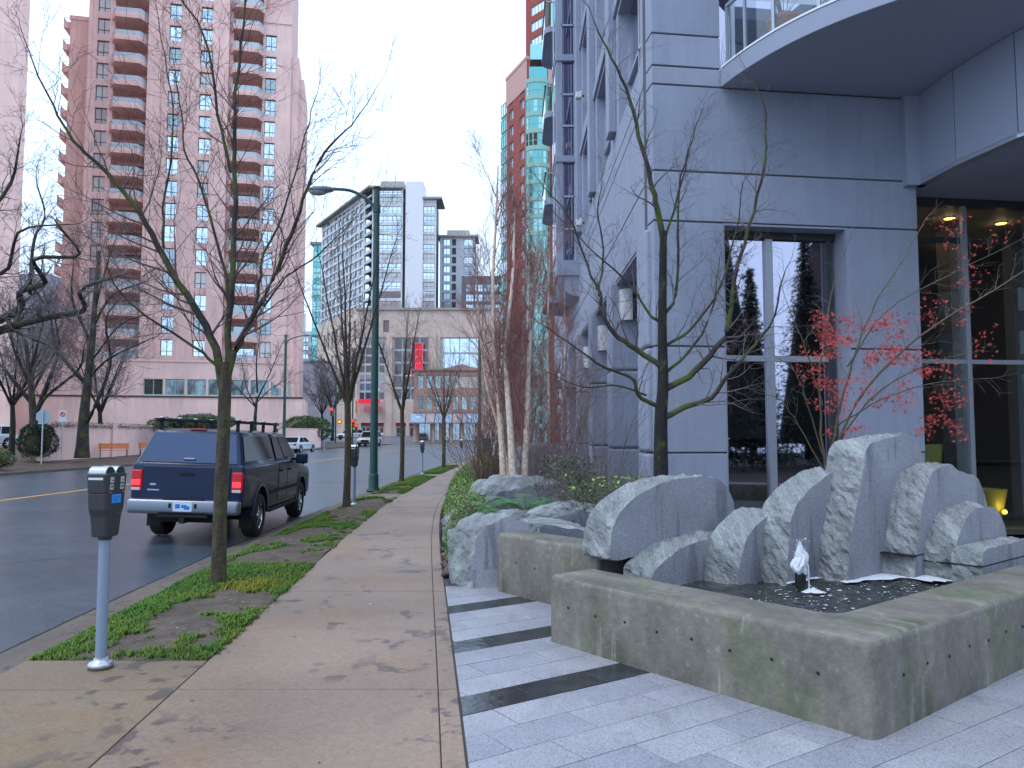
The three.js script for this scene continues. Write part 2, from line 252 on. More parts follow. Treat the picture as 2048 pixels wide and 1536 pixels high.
{
  const S = soup(), r = rng(21);
  for (let k = 0; k < 9; k++) { const f = r() * 6.28, lean = 0.3 + r() * 0.8, h = 0.018 + r() * 0.026, w = 0.0025 + r() * 0.002, x = (r() - 0.5) * 0.035, z = (r() - 0.5) * 0.035, tx = x + cos(f) * lean * h, tz = z + sin(f) * lean * h, px = -sin(f) * w, pz = cos(f) * w; S.p.push(x - px, -0.005, z - pz, x + px, -0.005, z + pz, tx, h, tz); for (let q = 0; q < 3; q++) { S.n.push(0, 1, 0); S.uv.push(q / 2, q); } }
  const tuft = soupGeo(S), list = [];
  for (const [a, b] of vergeAt) { const n = (b - a) * (a > 20 ? 1100 : 2600); for (let i = 0; i < n; i++) { const d = lerp(a, b, r()), X = lerp(kerbX(d) + 0.53, walkL(d) + 0.03, r()); if (r() > bare(X, d) * 1.08) list.push([X, d]); } }
  const im = new THREE.InstancedMesh(tuft, mat('#ffffff', 0.8), list.length), o = new THREE.Object3D(), c = new THREE.Color();
  list.forEach(([X, d], i) => { const big = d > 20 ? 1.3 : 0.85; o.position.set(X, vergeY(X, d), -d); o.rotation.y = r() * 6.28; o.scale.setScalar(big * (0.6 + r() * 0.9)); o.updateMatrix(); im.setMatrixAt(i, o.matrix); const y = n3(X * 3, d * 3, 4, 8), q = 0.7 + r() * 0.6, straw = sstep(0.5, 0.0, Math.hypot(X + 2.95, (d - 8.75) * 0.6)); im.setColorAt(i, c.setRGB(lerp(0.07 + 0.08 * y, 0.35, straw * 0.7) * q, lerp(0.18 + 0.04 * y, 0.28, straw * 0.7) * q, 0.02 * q)); });
  im.name = 'verge_grass'; im.userData = { kind: 'stuff', label: 'short green grass growing in patches on the kerbside verge', category: 'grass' }; im.castShadow = im.receiveShadow = true; scene.add(im);
}
{ // fallen leaves and bits of litter on the verge, gutter and footway
  const r = rng(77), cols = [[0.2, 0.1, 0.05], [0.34, 0.22, 0.1], [0.12, 0.07, 0.05], [0.6, 0.58, 0.54]];
  const g = new THREE.Group(); g.name = 'fallen_leaves'; tag(g, 'scattered brown leaf scraps and pale litter on the verge and gutter', 'leaf litter'); stuff(g); scene.add(g);
  cols.forEach((c, q) => { const S = soup(); for (let i = 0; i < [260, 170, 200, 34][q]; i++) { const d = 4 + r() * 17, w = r(), onV = w < 0.72 && d > 6.1, X = onV ? lerp(kerbX(d) + 0.55, walkL(d) - 0.02, r()) : w < 0.92 ? kerbX(d) + (r() - 0.35) * 0.5 : lerp(walkL(d), walkR(d), r()), y = onV ? vergeY(X, d) + 0.008 : X > walkL(d) - 0.01 ? 0.006 : X > kerbX(d) + 0.37 ? -0.002 : X > kerbX(d) ? -0.09 + 0.1 * sstep(0.28, 0.37, X - kerbX(d)) : gy(X, d) + crown(X, d) + 0.006, s = 0.008 + r() * 0.014, f = r() * 6.28, n = V3(r() - 0.5, 1.6, r() - 0.5).normalize(), P = (a, l) => [X + cos(f + a) * l, y + l * 0.5 * (r() - 0.2), -d + sin(f + a) * l]; const pts = [P(0, s), P(1.9, s * 0.6), P(3.14, s), P(-1.9, s * 0.6)]; for (const k of [0, 1, 2, 0, 2, 3]) { S.p.push(...pts[k]); S.n.push(n.x, n.y, n.z); S.uv.push(0, 0); } } mesh('leaf_scraps', soupGeo(S), mat(c, 0.8), g); });
}
// far footway: kerb, pavement, bank up to the pink walls
const farY = (X, d) => gy(X, d) + 0.13 + 0.055 * clamp(farX(d) - X - 1.5, 0, 10);
struct(mesh('far_kerb', ribbon((d) => farX(d) - 0.2, (d) => farX(d), 20, 100, 60, 0.13), M.kerb));
struct(mesh('far_kerb_face', (() => { const S = soup(); for (let d = 20; d < 100; d += 2) { const P = (dd, y) => V3(farX(dd) + 0.002, gy(0, dd) + y, -dd), q = [P(d, 0), P(d + 2, 0), P(d + 2, 0.13), P(d, 0), P(d + 2, 0.13), P(d, 0.13)]; for (const w of q) { S.p.push(w.x, w.y, w.z); S.n.push(1, 0, 0); S.uv.push(w.z, w.y); } } return soupGeo(S); })(), M.kerb));
struct(mesh('far_footway', ribbon((d) => farX(d) - 40, (d) => farX(d) - 0.2, 20, 100, 60, 0, 24, farY), mat('#8f8c88', 0.6, { map: sized(T.walk.clone(), 7) })));
// granite plaza in front of the fountain: rows at 34 degrees, every fourth row dark
{
  const g = sgroup('granite_plaza'), r = rng(44), an = R(34), ax = [cos(an), sin(an)], nx = [-sin(an), cos(an)], o = [-0.372, 4.81];
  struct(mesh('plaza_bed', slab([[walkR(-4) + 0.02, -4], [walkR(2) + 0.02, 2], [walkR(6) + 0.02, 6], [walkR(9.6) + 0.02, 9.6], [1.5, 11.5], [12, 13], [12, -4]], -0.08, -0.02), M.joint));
  const inside = (X, d) => d > -3.4 && d < 9.35 + (X + 0.7) * 0.55 && X < 10 && X > walkR(d) + 0.012;
  const row = 0.302, len = 0.604;
  for (let k = -22; k < 15; k++) {
    const dark = k >= 0 && k % 4 === 0, off = (k & 1) ? 0.302 : 0.05; let n = 0;
    for (let i = -14; i < 24; i++) {
      const s0 = i * len + off, s1 = s0 + len - 0.006, t0 = k * row, t1 = t0 + row - 0.006;
      const P = (s, t) => [o[0] + ax[0] * s + nx[0] * t, o[1] + ax[1] * s + nx[1] * t]; let q = [P(s0, t0), P(s1, t0), P(s1, t1), P(s0, t1)];
      const ins = q.map(([X, d]) => inside(X, d)); if (!ins.some((b) => b)) continue;
      if (!ins.every((b) => b)) {   // cut the paver along the footway edge
        if (!q.every(([X, d]) => d > -3.4 && d < 9.35 + (X + 0.7) * 0.55)) continue;
        const out = []; for (let m = 0; m < 4; m++) { const A = q[m], B = q[(m + 1) % 4], fa = A[0] - walkR(A[1]) - 0.014, fb = B[0] - walkR(B[1]) - 0.014; if (fa >= 0) out.push(A); if (fa * fb < 0) { const t = fa / (fa - fb); out.push([lerp(A[0], B[0], t), lerp(A[1], B[1], t)]); } } q = out; if (q.length < 3) continue;
        let ar = 0; for (let m = 0; m < q.length; m++) { const A = q[m], B = q[(m + 1) % q.length]; ar += A[0] * B[1] - A[1] * B[0]; } if (abs(ar) < 0.004) continue;
      }
      const [cx, cd] = q[0]; if (Math.hypot(cx - 1.5, cd - 5) > 8.6) continue;
      const far = cd < 1.2; mesh('paver', slab(q, -0.04, 0.002 + (r() - 0.5) * 0.0025, far ? 0 : 0.002), (dark ? M.darkPaver : M.paver)[Math.floor(r() * (dark ? 3 : 4))], g); n++;
    }
  }
}
// ---------- fountain ----------
const FC = [2.014, 4.45], FA = R(38.6);
const fpos = (u, v, y = 0) => [FC[0] + cos(FA) * u - sin(FA) * v, y, -(FC[1] + sin(FA) * u + cos(FA) * v)];
const fplan = (pts, y0, y1, b) => slab(pts, y0, y1, b);   // plan points (u, v) in the fountain's own frame
function roundPoly(pts, rad, n = 4) {   // round the corners of a polygon
  const out = [], N = pts.length; pts.forEach((p, i) => { const a = pts[(i + N - 1) % N], b = pts[(i + 1) % N], r = Array.isArray(rad) ? rad[i] : rad; if (!r) { out.push(p); return; } const la = Math.hypot(a[0] - p[0], a[1] - p[1]), lb = Math.hypot(b[0] - p[0], b[1] - p[1]), A = [p[0] + (a[0] - p[0]) / la * r, p[1] + (a[1] - p[1]) / la * r], B = [p[0] + (b[0] - p[0]) / lb * r, p[1] + (b[1] - p[1]) / lb * r]; for (let k = 0; k <= n; k++) { const t = k / n; out.push([(1 - t) * (1 - t) * A[0] + 2 * t * (1 - t) * p[0] + t * t * B[0], (1 - t) * (1 - t) * A[1] + 2 * t * (1 - t) * p[1] + t * t * B[1]]); } }); return out;
}
const creased = (g, a = 0.6) => toCreasedNormals(uvBox(g), a);
function wobble(g, amp, f, s) { const p = g.attributes.position; for (let i = 0; i < p.count; i++) { const x = p.getX(i), y = p.getY(i), z = p.getZ(i); p.setXYZ(i, x + amp * (n3(x * f, y * f, z * f, s) - 0.5), y + amp * (n3(x * f + 31, y * f, z * f, s) - 0.5), z + amp * (n3(x * f, y * f + 17, z * f, s) - 0.5)); } return g; }
const hole = mat([0.012, 0.012, 0.012], 0.9);
{
  const b = thing('fountain_basin', 'low L-shaped weathered concrete fountain wall with rounded top edge and tie holes', 'fountain wall', fpos(0, 0), FA);
  const L = roundPoly([[0, 0], [7.5, 0], [7.5, 0.5], [0.5, 0.5], [0.5, 2.74], [0, 2.74]], [0.07, 0, 0, 0.12, 0.06, 0.06], 6);
  const g = prism(L, -0.12, 0.55, 0.05, 4).rotateX(-PI / 2); mesh('wall', creased(g, 0.7), M.concrete, b);
  mesh('basin_floor', box(0.5, 7.5, 0.1, 0.16, -3.2, -0.5), mat([0.05, 0.052, 0.05], 0.8), b);
  const tie = (x, y, z, along) => mesh('tie_hole', along ? new THREE.CylinderGeometry(0.011, 0.009, 0.006, 10).rotateX(PI / 2).translate(x, y, 0.0005) : new THREE.CylinderGeometry(0.011, 0.009, 0.006, 10).rotateZ(PI / 2).translate(-0.0005, y, z), hole, b);
  for (let i = 0; i < 8; i++) tie(0, 0.30 + (i % 2) * 0.012, -0.33 - i * 0.31, false);
  for (let i = 0; i < 10; i++) tie(0.36 + i * 0.31, 0.30 + (i % 2) * 0.012, 0, true);
  mesh('drain_ring', new THREE.TorusGeometry(0.055, 0.006, 6, 24).rotateX(PI / 2).translate(0.26, 0.551, -1.62), mat([0.2, 0.19, 0.17], 0.6), b);
}
{
  const w = thing('planter_wall', 'lower concrete planter wall behind the fountain basin, butting the rounded boulder', 'wall', fpos(0, 0), FA);
  mesh('wall', creased(prism(roundPoly([[0.93, 3.1], [1.32, 3.1], [1.32, 4.66], [0.93, 4.66]], 0.05, 4), -0.12, 0.64, 0.05, 4).rotateX(-PI / 2), 0.7), M.concrete, w);
  for (const [v, y] of [[3.62, 0.33], [4.02, 0.33], [4.32, 0.35]]) mesh('tie_hole', new THREE.CylinderGeometry(0.011, 0.009, 0.006, 10).rotateZ(PI / 2).translate(0.9295, y, -v), hole, w);
}
// a granite stone: sawn flat faces, rough split edge. outline in (u, y), front face at v, thickness t
function stone(name, label, outline, v, t, seed, joint) {
  const c = outline.reduce((a, p) => [a[0] + p[0] / outline.length, a[1]], [0, 0])[0], y0 = min(...outline.map((p) => p[1]));
  const o = thing(name, label, 'granite stone', fpos(c, v), FA, 'granite stones of the fountain');
  const P = roundPoly(outline.map(([x, y]) => [x - c, y]), 0.06, 3), n = P.length;
  const pts = []; for (let i = 0; i < n; i++) { const a = P[i], b = P[(i + 1) % n], L = Math.hypot(b[0] - a[0], b[1] - a[1]), m = max(1, Math.ceil(L / 0.045)); for (let k = 0; k < m; k++) pts.push([lerp(a[0], b[0], k / m), lerp(a[1], b[1], k / m)]); }
  const N = pts.length, K2 = max(6, Math.ceil(t / 0.04)), S = soup(), tri = (a, b, d) => { const q = V3().crossVectors(V3().subVectors(b, a), V3().subVectors(d, a)).normalize(); for (const w of [a, b, d]) { S.p.push(w.x, w.y, w.z); S.n.push(q.x, q.y, q.z); S.uv.push(w.x + w.z, w.y + w.z * 0.5); } };
  // split band
  const grid = []; for (let k = 0; k <= K2; k++) { const z = -t * k / K2, row = []; for (let i = 0; i < N; i++) { const p = pts[i], q = pts[(i + 1) % N], r = pts[(i + N - 1) % N], tx = q[0] - r[0], ty = q[1] - r[1], tl = Math.hypot(tx, ty) || 1, e = sin(PI * k / K2), rough = (0.055 * (n3(p[0] * 5, p[1] * 5, z * 5 + seed, seed) - 0.42) + 0.05 * (n3(p[0] * 14, p[1] * 14, z * 14, seed + 3) - 0.5) + 0.035 * (n3(p[0] * 32, p[1] * 32, z * 32, seed + 5) - 0.5) ) * (k === 0 || k === K2 ? 0.25 : 1); const sg = -1; row.push(V3(p[0] - sg * ty / tl * (rough), p[1] + sg * tx / tl * (rough), z)); } grid.push(row); }
  for (let k = 0; k < K2; k++) for (let i = 0; i < N; i++) { const j = (i + 1) % N; tri(grid[k][i], grid[k + 1][i], grid[k + 1][j]); tri(grid[k][i], grid[k + 1][j], grid[k][j]); }
  mesh('split_edge', soupGeo(S), M.split, o);
  const face = (row, z) => { const s = new THREE.Shape(row.map((p) => new THREE.Vector2(p.x, p.y))); return uvBox(new THREE.ShapeGeometry(s).translate(0, 0, z)); };
  mesh('sawn_face', face(grid[0], 0), M.granite, o); mesh('sawn_face', face(grid[K2], -t), M.granite, o);
  if (joint) mesh('joint', box(min(...P.map((p) => p[0])) - 0.012, max(...P.map((p) => p[0])) - 0.3, joint - 0.005, joint + 0.005, -t - 0.004, 0.003), hole, o);
  return o;
}
const yb = 0.12;
stone('granite_slab', 'broad rounded granite slab lying across the left end of the fountain wall', [[0.84, 0.56], [0.85, 0.75], [0.91, 0.92], [1.05, 1.05], [1.22, 1.14], [1.47, 1.22], [1.8, 1.28], [2.24, 1.28], [2.49, 1.23], [2.66, 1.12], [2.74, 0.96], [2.75, 0.8], [2.6, 0.56]], 2.85, 0.36, 1);
stone('granite_slab', 'low sloping granite slab in front of the broad rounded slab', [[1.0, yb], [1.02, 0.5], [1.31, 0.62], [1.43, 0.67], [1.65, 0.7], [1.98, 0.72], [2.2, 0.75], [2.2, yb]], 2.5, 0.36, 2);
stone('granite_slab', 'small curved granite slab beside the fountain jet', [[1.72, yb], [1.74, 0.36], [1.79, 0.57], [1.89, 0.75], [2.0, 0.84], [2.25, 0.95], [2.45, 1.0], [2.5, yb]], 2.12, 0.4, 3);
stone('granite_slab', 'mid-height curved granite slab right behind the fountain jet', [[2.1, yb], [2.12, 0.36], [2.19, 0.88], [2.3, 1.06], [2.56, 1.2], [2.94, 1.34], [3.1, 1.36], [3.2, yb]], 1.86, 0.34, 4);
stone('granite_slab', 'tallest granite slab in the middle of the fountain', [[2.6, yb], [2.63, 0.35], [2.7, 0.7], [2.9, 1.14], [3.04, 1.55], [3.16, 1.64], [3.92, 1.71], [4.09, 1.67], [4.22, 1.56], [4.28, 1.4], [4.2, yb]], 1.56, 0.38, 5);
stone('granite_slab', 'broad arched granite slab right of the tallest slab', [[3.27, yb], [3.28, 0.35], [3.45, 0.9], [3.56, 1.13], [3.74, 1.34], [4.17, 1.42], [4.32, 1.35], [4.47, 1.32], [4.84, 1.25], [5.0, 1.05], [5.11, 0.8], [5.19, yb]], 1.25, 0.31, 6, 0.56);
stone('granite_slab', 'short rounded granite slab near the right fountain wall', [[3.5, yb], [3.51, 0.6], [3.56, 0.7], [3.65, 0.8], [3.83, 0.93], [4.07, 1.0], [4.43, 0.99], [4.59, 0.92], [4.73, 0.77], [4.79, 0.6], [4.81, yb]], 0.97, 0.29, 7, 0.5);
stone('granite_slab', 'low flat granite block against the right fountain wall', [[3.4, yb], [3.4, 0.62], [3.5, 0.67], [4.6, 0.67], [4.75, 0.6], [4.75, yb]], 0.7, 0.26, 8, 0.52);
// water: dark, rippled, with foam along the stones
{
  const t = thing('fountain_water', 'dark rippled fountain water with white foam along the granite slabs', 'water', fpos(0, 0), FA);
  const W = 46, Dp = 26, S = soup(), wy = (u, v) => { const r = Math.hypot(u - 1.95, v - 1.6); return 0.335 + 0.011 * sin(r * 34) * Math.exp(-r * 1.2) + 0.022 * (n3(u * 9, v * 9, 0, 3) - 0.5) + 0.012 * (n3(u * 22, v * 22, 0, 5) - 0.5); };
  const nx = 190, nv = 110, P = (i, j) => { const u = lerp(0.46, 5.4, i / nx), v = lerp(0.46, 3.0, j / nv); return V3(u, wy(u, v), -v); };
  const G = new THREE.BufferGeometry(), pos = [], idx = []; for (let j = 0; j <= nv; j++) for (let i = 0; i <= nx; i++) { const p = P(i, j); pos.push(p.x, p.y, p.z); } for (let j = 0; j < nv; j++) for (let i = 0; i < nx; i++) { const a = j * (nx + 1) + i; idx.push(a, a + 1, a + nx + 2, a, a + nx + 2, a + nx + 1); }
  G.setAttribute('position', new THREE.Float32BufferAttribute(pos, 3)); G.setIndex(idx); G.computeVertexNormals();
  mesh('water_surface', uvBox(G), phys([0.035, 0.037, 0.036], 0.08, { ior: 1.33 }), t);
  // foam sheet: an uneven skin of bubbles floating by the stones
  const foamM = mat([0.78, 0.8, 0.86], 0.75, { bumpMap: sized(T.rough.clone(), 0.12), bumpScale: 0.006 });
  const edge = [[1.55, 2.12], [1.72, 2.1], [2.1, 2.1], [2.1, 1.84], [2.62, 1.84], [2.6, 1.55], [3.28, 1.54], [3.27, 1.24], [3.5, 1.22], [3.5, 0.95], [4.8, 0.95]], S2 = soup(), r = rng(3);
  const strip = (A, B, w0, w1, seed) => { const n = 26, L = V3(B[0] - A[0], 0, -(B[1] - A[1])), nn = V3(-L.z, 0, L.x).normalize(); if (nn.z < 0 && abs(nn.z) > 0.3 || (abs(nn.z) <= 0.3 && nn.x > 0)) nn.negate(); const pt = (k, s) => { const q = k / n, w = lerp(w0, w1, q) * (0.55 + 0.9 * n3(q * 6, seed, 0, 4)), p = V3(A[0] + L.x * q, 0, -A[1] + L.z * q).addScaledVector(nn, s * w - 0.02 ); p.y = 0.352 + 0.006 * (1 - s) + 0.006 * n3(p.x * 20, p.z * 20, 0, 9); return p; }; for (let k = 0; k < n; k++) for (let s = 0; s < 3; s++) { const a = pt(k, s / 3), b = pt(k + 1, s / 3), c = pt(k + 1, (s + 1) / 3), d = pt(k, (s + 1) / 3); for (const w of [a, b, c, a, c, d]) { S2.p.push(w.x, w.y, w.z); S2.n.push(0, 1, 0); S2.uv.push(w.x, w.z); } } };
  strip(edge[3], edge[4], 0.02, 0.05, 2); strip([2.55, 1.57], [3.3, 1.56], 0.06, 0.22, 3); strip([3.22, 1.27], [3.55, 1.26], 0.2, 0.3, 4); strip([3.45, 0.98], [4.6, 0.98], 0.3, 0.45, 5);
  const fl = []; for (let i = 0; i < 260; i++) { const u = 1.2 + r() * 2.4, v = 0.55 + r() * 1.3; if (v > 2.05 - (u - 1.7) * 0.5) continue; const s = 0.004 + r() * r() * 0.016, sh = new THREE.CircleGeometry(s, 7).rotateX(-PI / 2).scale(0.7 + r() * 1.4, 1, 0.6 + r() * 0.5).rotateY(FA * -0.4 + r()).translate(u, wy(u, v) + 0.006, -v); fl.push(sh); }
  stuff(mesh('foam', merge([soupGeo(S2), ...fl]), foamM, t));
}
{
  const p = fpos(1.95, 1.62), t = thing('fountain_jet', 'small white frothy water jet rising from a black nozzle', 'fountain jet', [p[0], 0, p[2]]), r = rng(8);
  const noz = mat([0.015, 0.015, 0.016], 0.45); mesh('nozzle', [new THREE.LatheGeometry([[0, 0.1], [0.03, 0.1], [0.03, 0.36], [0.046, 0.38], [0.048, 0.5], [0.042, 0.51], [0, 0.505]].map(([x, y]) => new THREE.Vector2(x, y)), 18)], noz, t);
  // froth: a ragged column with streaks and torn edges, droplets thrown off, a thin fall to the right
  const G = [], col = (h, r0, lean, seed, y0) => { const n = 44, m = 30, pos = [], idx = []; for (let j = 0; j <= m; j++) for (let i = 0; i <= n; i++) { const f = i / n * 2 * PI, q = j / m, w = r0 * Math.pow(sin(PI * (0.16 + 0.84 * q)), 0.7) * (1.15 - 0.55 * q), k = 0.55 + 0.55 * n3(cos(f) * 2.6 + 9, q * 3.2, sin(f) * 2.6, seed) + 0.5 * n3(cos(f) * 7, q * 9, sin(f) * 7, seed + 1); pos.push(cos(f) * w * k + lean * q * q + 0.012 * sin(q * 9 + seed), y0 + h * q + 0.02 * (n3(cos(f) * 4, q * 4, sin(f) * 4, seed + 2) - 0.5), sin(f) * w * k); } for (let j = 0; j < m; j++) for (let i = 0; i < n; i++) { const a = j * (n + 1) + i; idx.push(a, a + n + 1, a + n + 2, a, a + n + 2, a + 1); } const g = new THREE.BufferGeometry(); g.setAttribute('position', new THREE.Float32BufferAttribute(pos, 3)); g.setIndex(idx); g.computeVertexNormals(); return g; };
  G.push(col(0.27, 0.062, 0.02, 3, 0.49), col(0.2, 0.048, 0.04, 9, 0.49), col(0.14, 0.04, -0.025, 14, 0.5), col(0.22, 0.03, -0.01, 19, 0.55));
  const S = soup(); for (let k = 0; k < 9; k++) { const x0 = 0.03 + 0.02 * r(), z0 = (r() - 0.3) * 0.05, pts = [0, 0.25, 0.5, 0.75, 1].map((q) => V3(x0 + 0.03 * Math.sqrt(q) + 0.006 * (r() - 0.5), 0.6 - 0.27 * q * q - 0.02 * r(), z0 + 0.01 * q)); tube(S, smooth(pts, 12), Array.from({ length: 13 }, () => 0.0015 + 0.004 * r()), 5); } G.push(soupGeo(S));
  const dr = [...G], ball = (x, y, z, s) => new THREE.IcosahedronGeometry(s, 0).scale(1, 1 + r(), 1).translate(x, y, z); for (let i = 0; i < 170; i++) { const h = r(), f = r() * 6.28, q = 0.03 + 0.05 * r() * r(); dr.push(ball(0.015 + cos(f) * q, 0.46 + h * 0.34, sin(f) * q, 0.0012 + r() * 0.0035)); } { const n = 30, pos = [], idx = []; for (let j = 0; j <= 8; j++) for (let i = 0; i <= n; i++) { const f = i / n * 2 * PI, q = j / 8, k = 0.6 + 0.7 * n3(cos(f) * 3, q * 3, sin(f) * 3, 21); pos.push(0.085 + cos(f) * 0.11 * q * k, 0.342 + 0.035 * (1 - q) * (0.5 + n3(cos(f) * 9 * q, 2, sin(f) * 9 * q, 22)), 0.03 + sin(f) * 0.08 * q * k); } for (let j = 0; j < 8; j++) for (let i = 0; i < n; i++) { const a = j * (n + 1) + i; idx.push(a, a + 1, a + n + 2, a, a + n + 2, a + n + 1); } const g = new THREE.BufferGeometry(); g.setAttribute('position', new THREE.Float32BufferAttribute(pos, 3)); g.setIndex(idx); g.computeVertexNormals(); dr.push(g); }
  stuff(mesh('froth', dr, phys([0.86, 0.88, 0.93], 0.35, { transmission: 0.25, ior: 1.33 }), t));
}
// boulders
function boulder(label, pos, size, ry, seed, cut, m = M.split, cat = 'boulder') {   // rough stone with sawn planes; cut: list of [nx, ny, nz, dist]
  let g = mergeVertices(new THREE.IcosahedronGeometry(1, 14).deleteAttribute('normal').deleteAttribute('uv')); const p = g.attributes.position, flat = [];
  const cuts = (cut || []).map(([a, b, c, k]) => { const l = Math.hypot(a, b, c); return [a / l, b / l, c / l, k]; });
  for (let i = 0; i < p.count; i++) {
    let v = V3(p.getX(i), p.getY(i), p.getZ(i)); const e = 0.75; v.set(Math.sign(v.x) * abs(v.x) ** e, Math.sign(v.y) * abs(v.y) ** e, Math.sign(v.z) * abs(v.z) ** e);
    const n = 1 + 0.28 * (n3(v.x * 1.6 + seed, v.y * 1.6, v.z * 1.6, seed) - 0.5) + 0.16 * (n3(v.x * 5, v.y * 5, v.z * 5, seed + 1) - 0.5) + 0.07 * (n3(v.x * 13, v.y * 13, v.z * 13, seed + 2) - 0.5); v.multiplyScalar(n);
    let f = 0; for (const [a, b, c, k] of cuts) { const q = v.x * a + v.y * b + v.z * c; if (q > k) { v.addScaledVector(V3(a, b, c), k - q); f = 1; } }
    p.setXYZ(i, v.x * size[0], v.y * size[1], v.z * size[2]); flat.push(f);
  }
  // split into sawn and rough faces
  const A = soup(), B = soup(), ix = g.index.array, uvs = (S, w) => S.uv.push(w.x + w.z, w.y);
  for (let i = 0; i < ix.length; i += 3) { const q = [0, 1, 2].map((k) => V3(p.getX(ix[i + k]), p.getY(ix[i + k]), p.getZ(ix[i + k]))), nn = V3().crossVectors(V3().subVectors(q[1], q[0]), V3().subVectors(q[2], q[0])).normalize(), S = flat[ix[i]] && flat[ix[i + 1]] && flat[ix[i + 2]] ? B : A; for (const w of q) { S.p.push(w.x, w.y, w.z); S.n.push(nn.x, nn.y, nn.z); uvs(S, w); } }
  const o = thing('granite_boulder', label, cat, pos, ry, 'rough granite boulders in the planting bed'); mesh('rough_surface', soupGeo(A), m, o); if (B.p.length) mesh('sawn_face', soupGeo(B), M.granite, o); return o;
}
boulder('wedge-shaped granite boulder butting the end of the planter wall', fpos(1.26, 5.12, 0.2), [0.48, 0.56, 0.62], FA, 3, [[-0.42, 0.08, 1, 0.6], [0.2, -1, 0, 0.5]]);
boulder('large arched granite boulder with a dark sawn face behind the ferns', [0.12, 0.25, -13.6], [0.98, 0.74, 0.55], R(14), 9, [[0.25, -0.1, 1, 0.55]]);
boulder('small mossy granite boulder at the footway edge of the hedge', [-0.72, 0.14, -12.9], [0.42, 0.36, 0.42], 0.3, 12);
boulder('flat ledge rock directly behind the planter wall', [0.42, 0.42, -9.7], [0.62, 0.24, 0.42], -0.4, 15, [[0.5, -0.2, 1, 0.62]]);
boulder('flat ledge rock stepping up behind the lower ledge rock', [0.78, 0.5, -10.5], [0.62, 0.3, 0.42], -0.5, 18, [[0.5, -0.2, 1, 0.62]]);
boulder('pale ledge rock between the fern and the bramble', [0.02, 0.5, -11.0], [0.34, 0.16, 0.3], 0.2, 21);
boulder('tall dark granite boulder behind the birch trunks', [0.75, 0.85, -17.5], [0.72, 0.7, 0.5], -0.2, 24, [[0.15, 0, 1, 0.6]]);
// pebble strip beside the footway
{
  const g = sgroup('pebble_strip'), r = rng(31), cols = ['#a89a92', '#9a9ba2', '#b98a72', '#8d8a88', '#c4b6a8', '#77757a'].map((c) => mat(c, 0.55, { map: T.walk }));
  for (let i = 0; i < 150; i++) { const d = 9.5 + r() * 2.1, X = walkR(d) + 0.05 + r() * (0.62 - (d - 9.5) * 0.1), s = 0.03 + r() * 0.045; const m = mesh('pebble', new THREE.IcosahedronGeometry(1, 2).scale(s * (1 + r() * 0.6), s * 0.62, s * (0.9 + r() * 0.3)).rotateY(r() * 3).translate(X, 0.0 + s * 0.3 + r() * 0.03, -d), cols[Math.floor(r() * 6)], g); }
}
// ---------- grey concrete residential tower on the right ----------
T.render = tex(512, (u, v, i, j) => { const a = hash2(i, j, 201), n = fbm(u * 5, v * 5, 5, 5, 202), m = fbm(u * 28, v * 3, 28, 4, 203), st = sstep(0.6, 0.78, fbm(u * 40, v * 2, 40, 4, 204)), k = 170 + (a - 0.5) * 12 + (n - 0.5) * 22 + (m - 0.5) * 9 - st * 4; return [k * 0.93, k * 0.96, k * 1.05]; });
M.wall = mat('#f4f4f8', 0.75, { map: sized(T.render, 3.7), bumpMap: sized(T.rough.clone(), 0.3), bumpScale: 0.001 });
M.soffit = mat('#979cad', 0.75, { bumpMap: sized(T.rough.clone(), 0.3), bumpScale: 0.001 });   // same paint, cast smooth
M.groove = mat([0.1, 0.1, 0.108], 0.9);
M.alu = mat([0.42, 0.44, 0.5], 0.35, { metalness: 0.5 });
M.darkFrame = mat([0.035, 0.036, 0.04], 0.5);
M.mirror = phys([0.42, 0.41, 0.5], 0.02, { metalness: 1 });          // coated glazing
M.pane = phys([0.92, 0.96, 0.96], 0.0, { transmission: 1, thickness: 0, ior: 1.5 });
M.greenPane = phys([0.55, 0.8, 0.74], 0.02, { transmission: 1, thickness: 0, ior: 1.55 });
const B0 = [2.4, 13], BA = R(7.5), FR = (g) => { const q = (Array.isArray(g) ? g : [g]).map((x) => uvBox(x).rotateY(BA).translate(B0[0], 0, -B0[1])); return q.map((x) => { x.userData.keepUv = true; return x; }); };
const fr = (x0, x1, y0, y1, z0, z1) => FR(box(x0, x1, y0, y1, z0, z1));
const BLD = thing('residential_tower', 'grey concrete residential tower with scored wall panels and curved balcony', 'building', [0, 0, 0]);
const LV = [-0.1, 1.41, 3.2, 5.34, 6.21, 7.72, 8.05, 8.62, 11.65, 15.4, 19.2, 23];
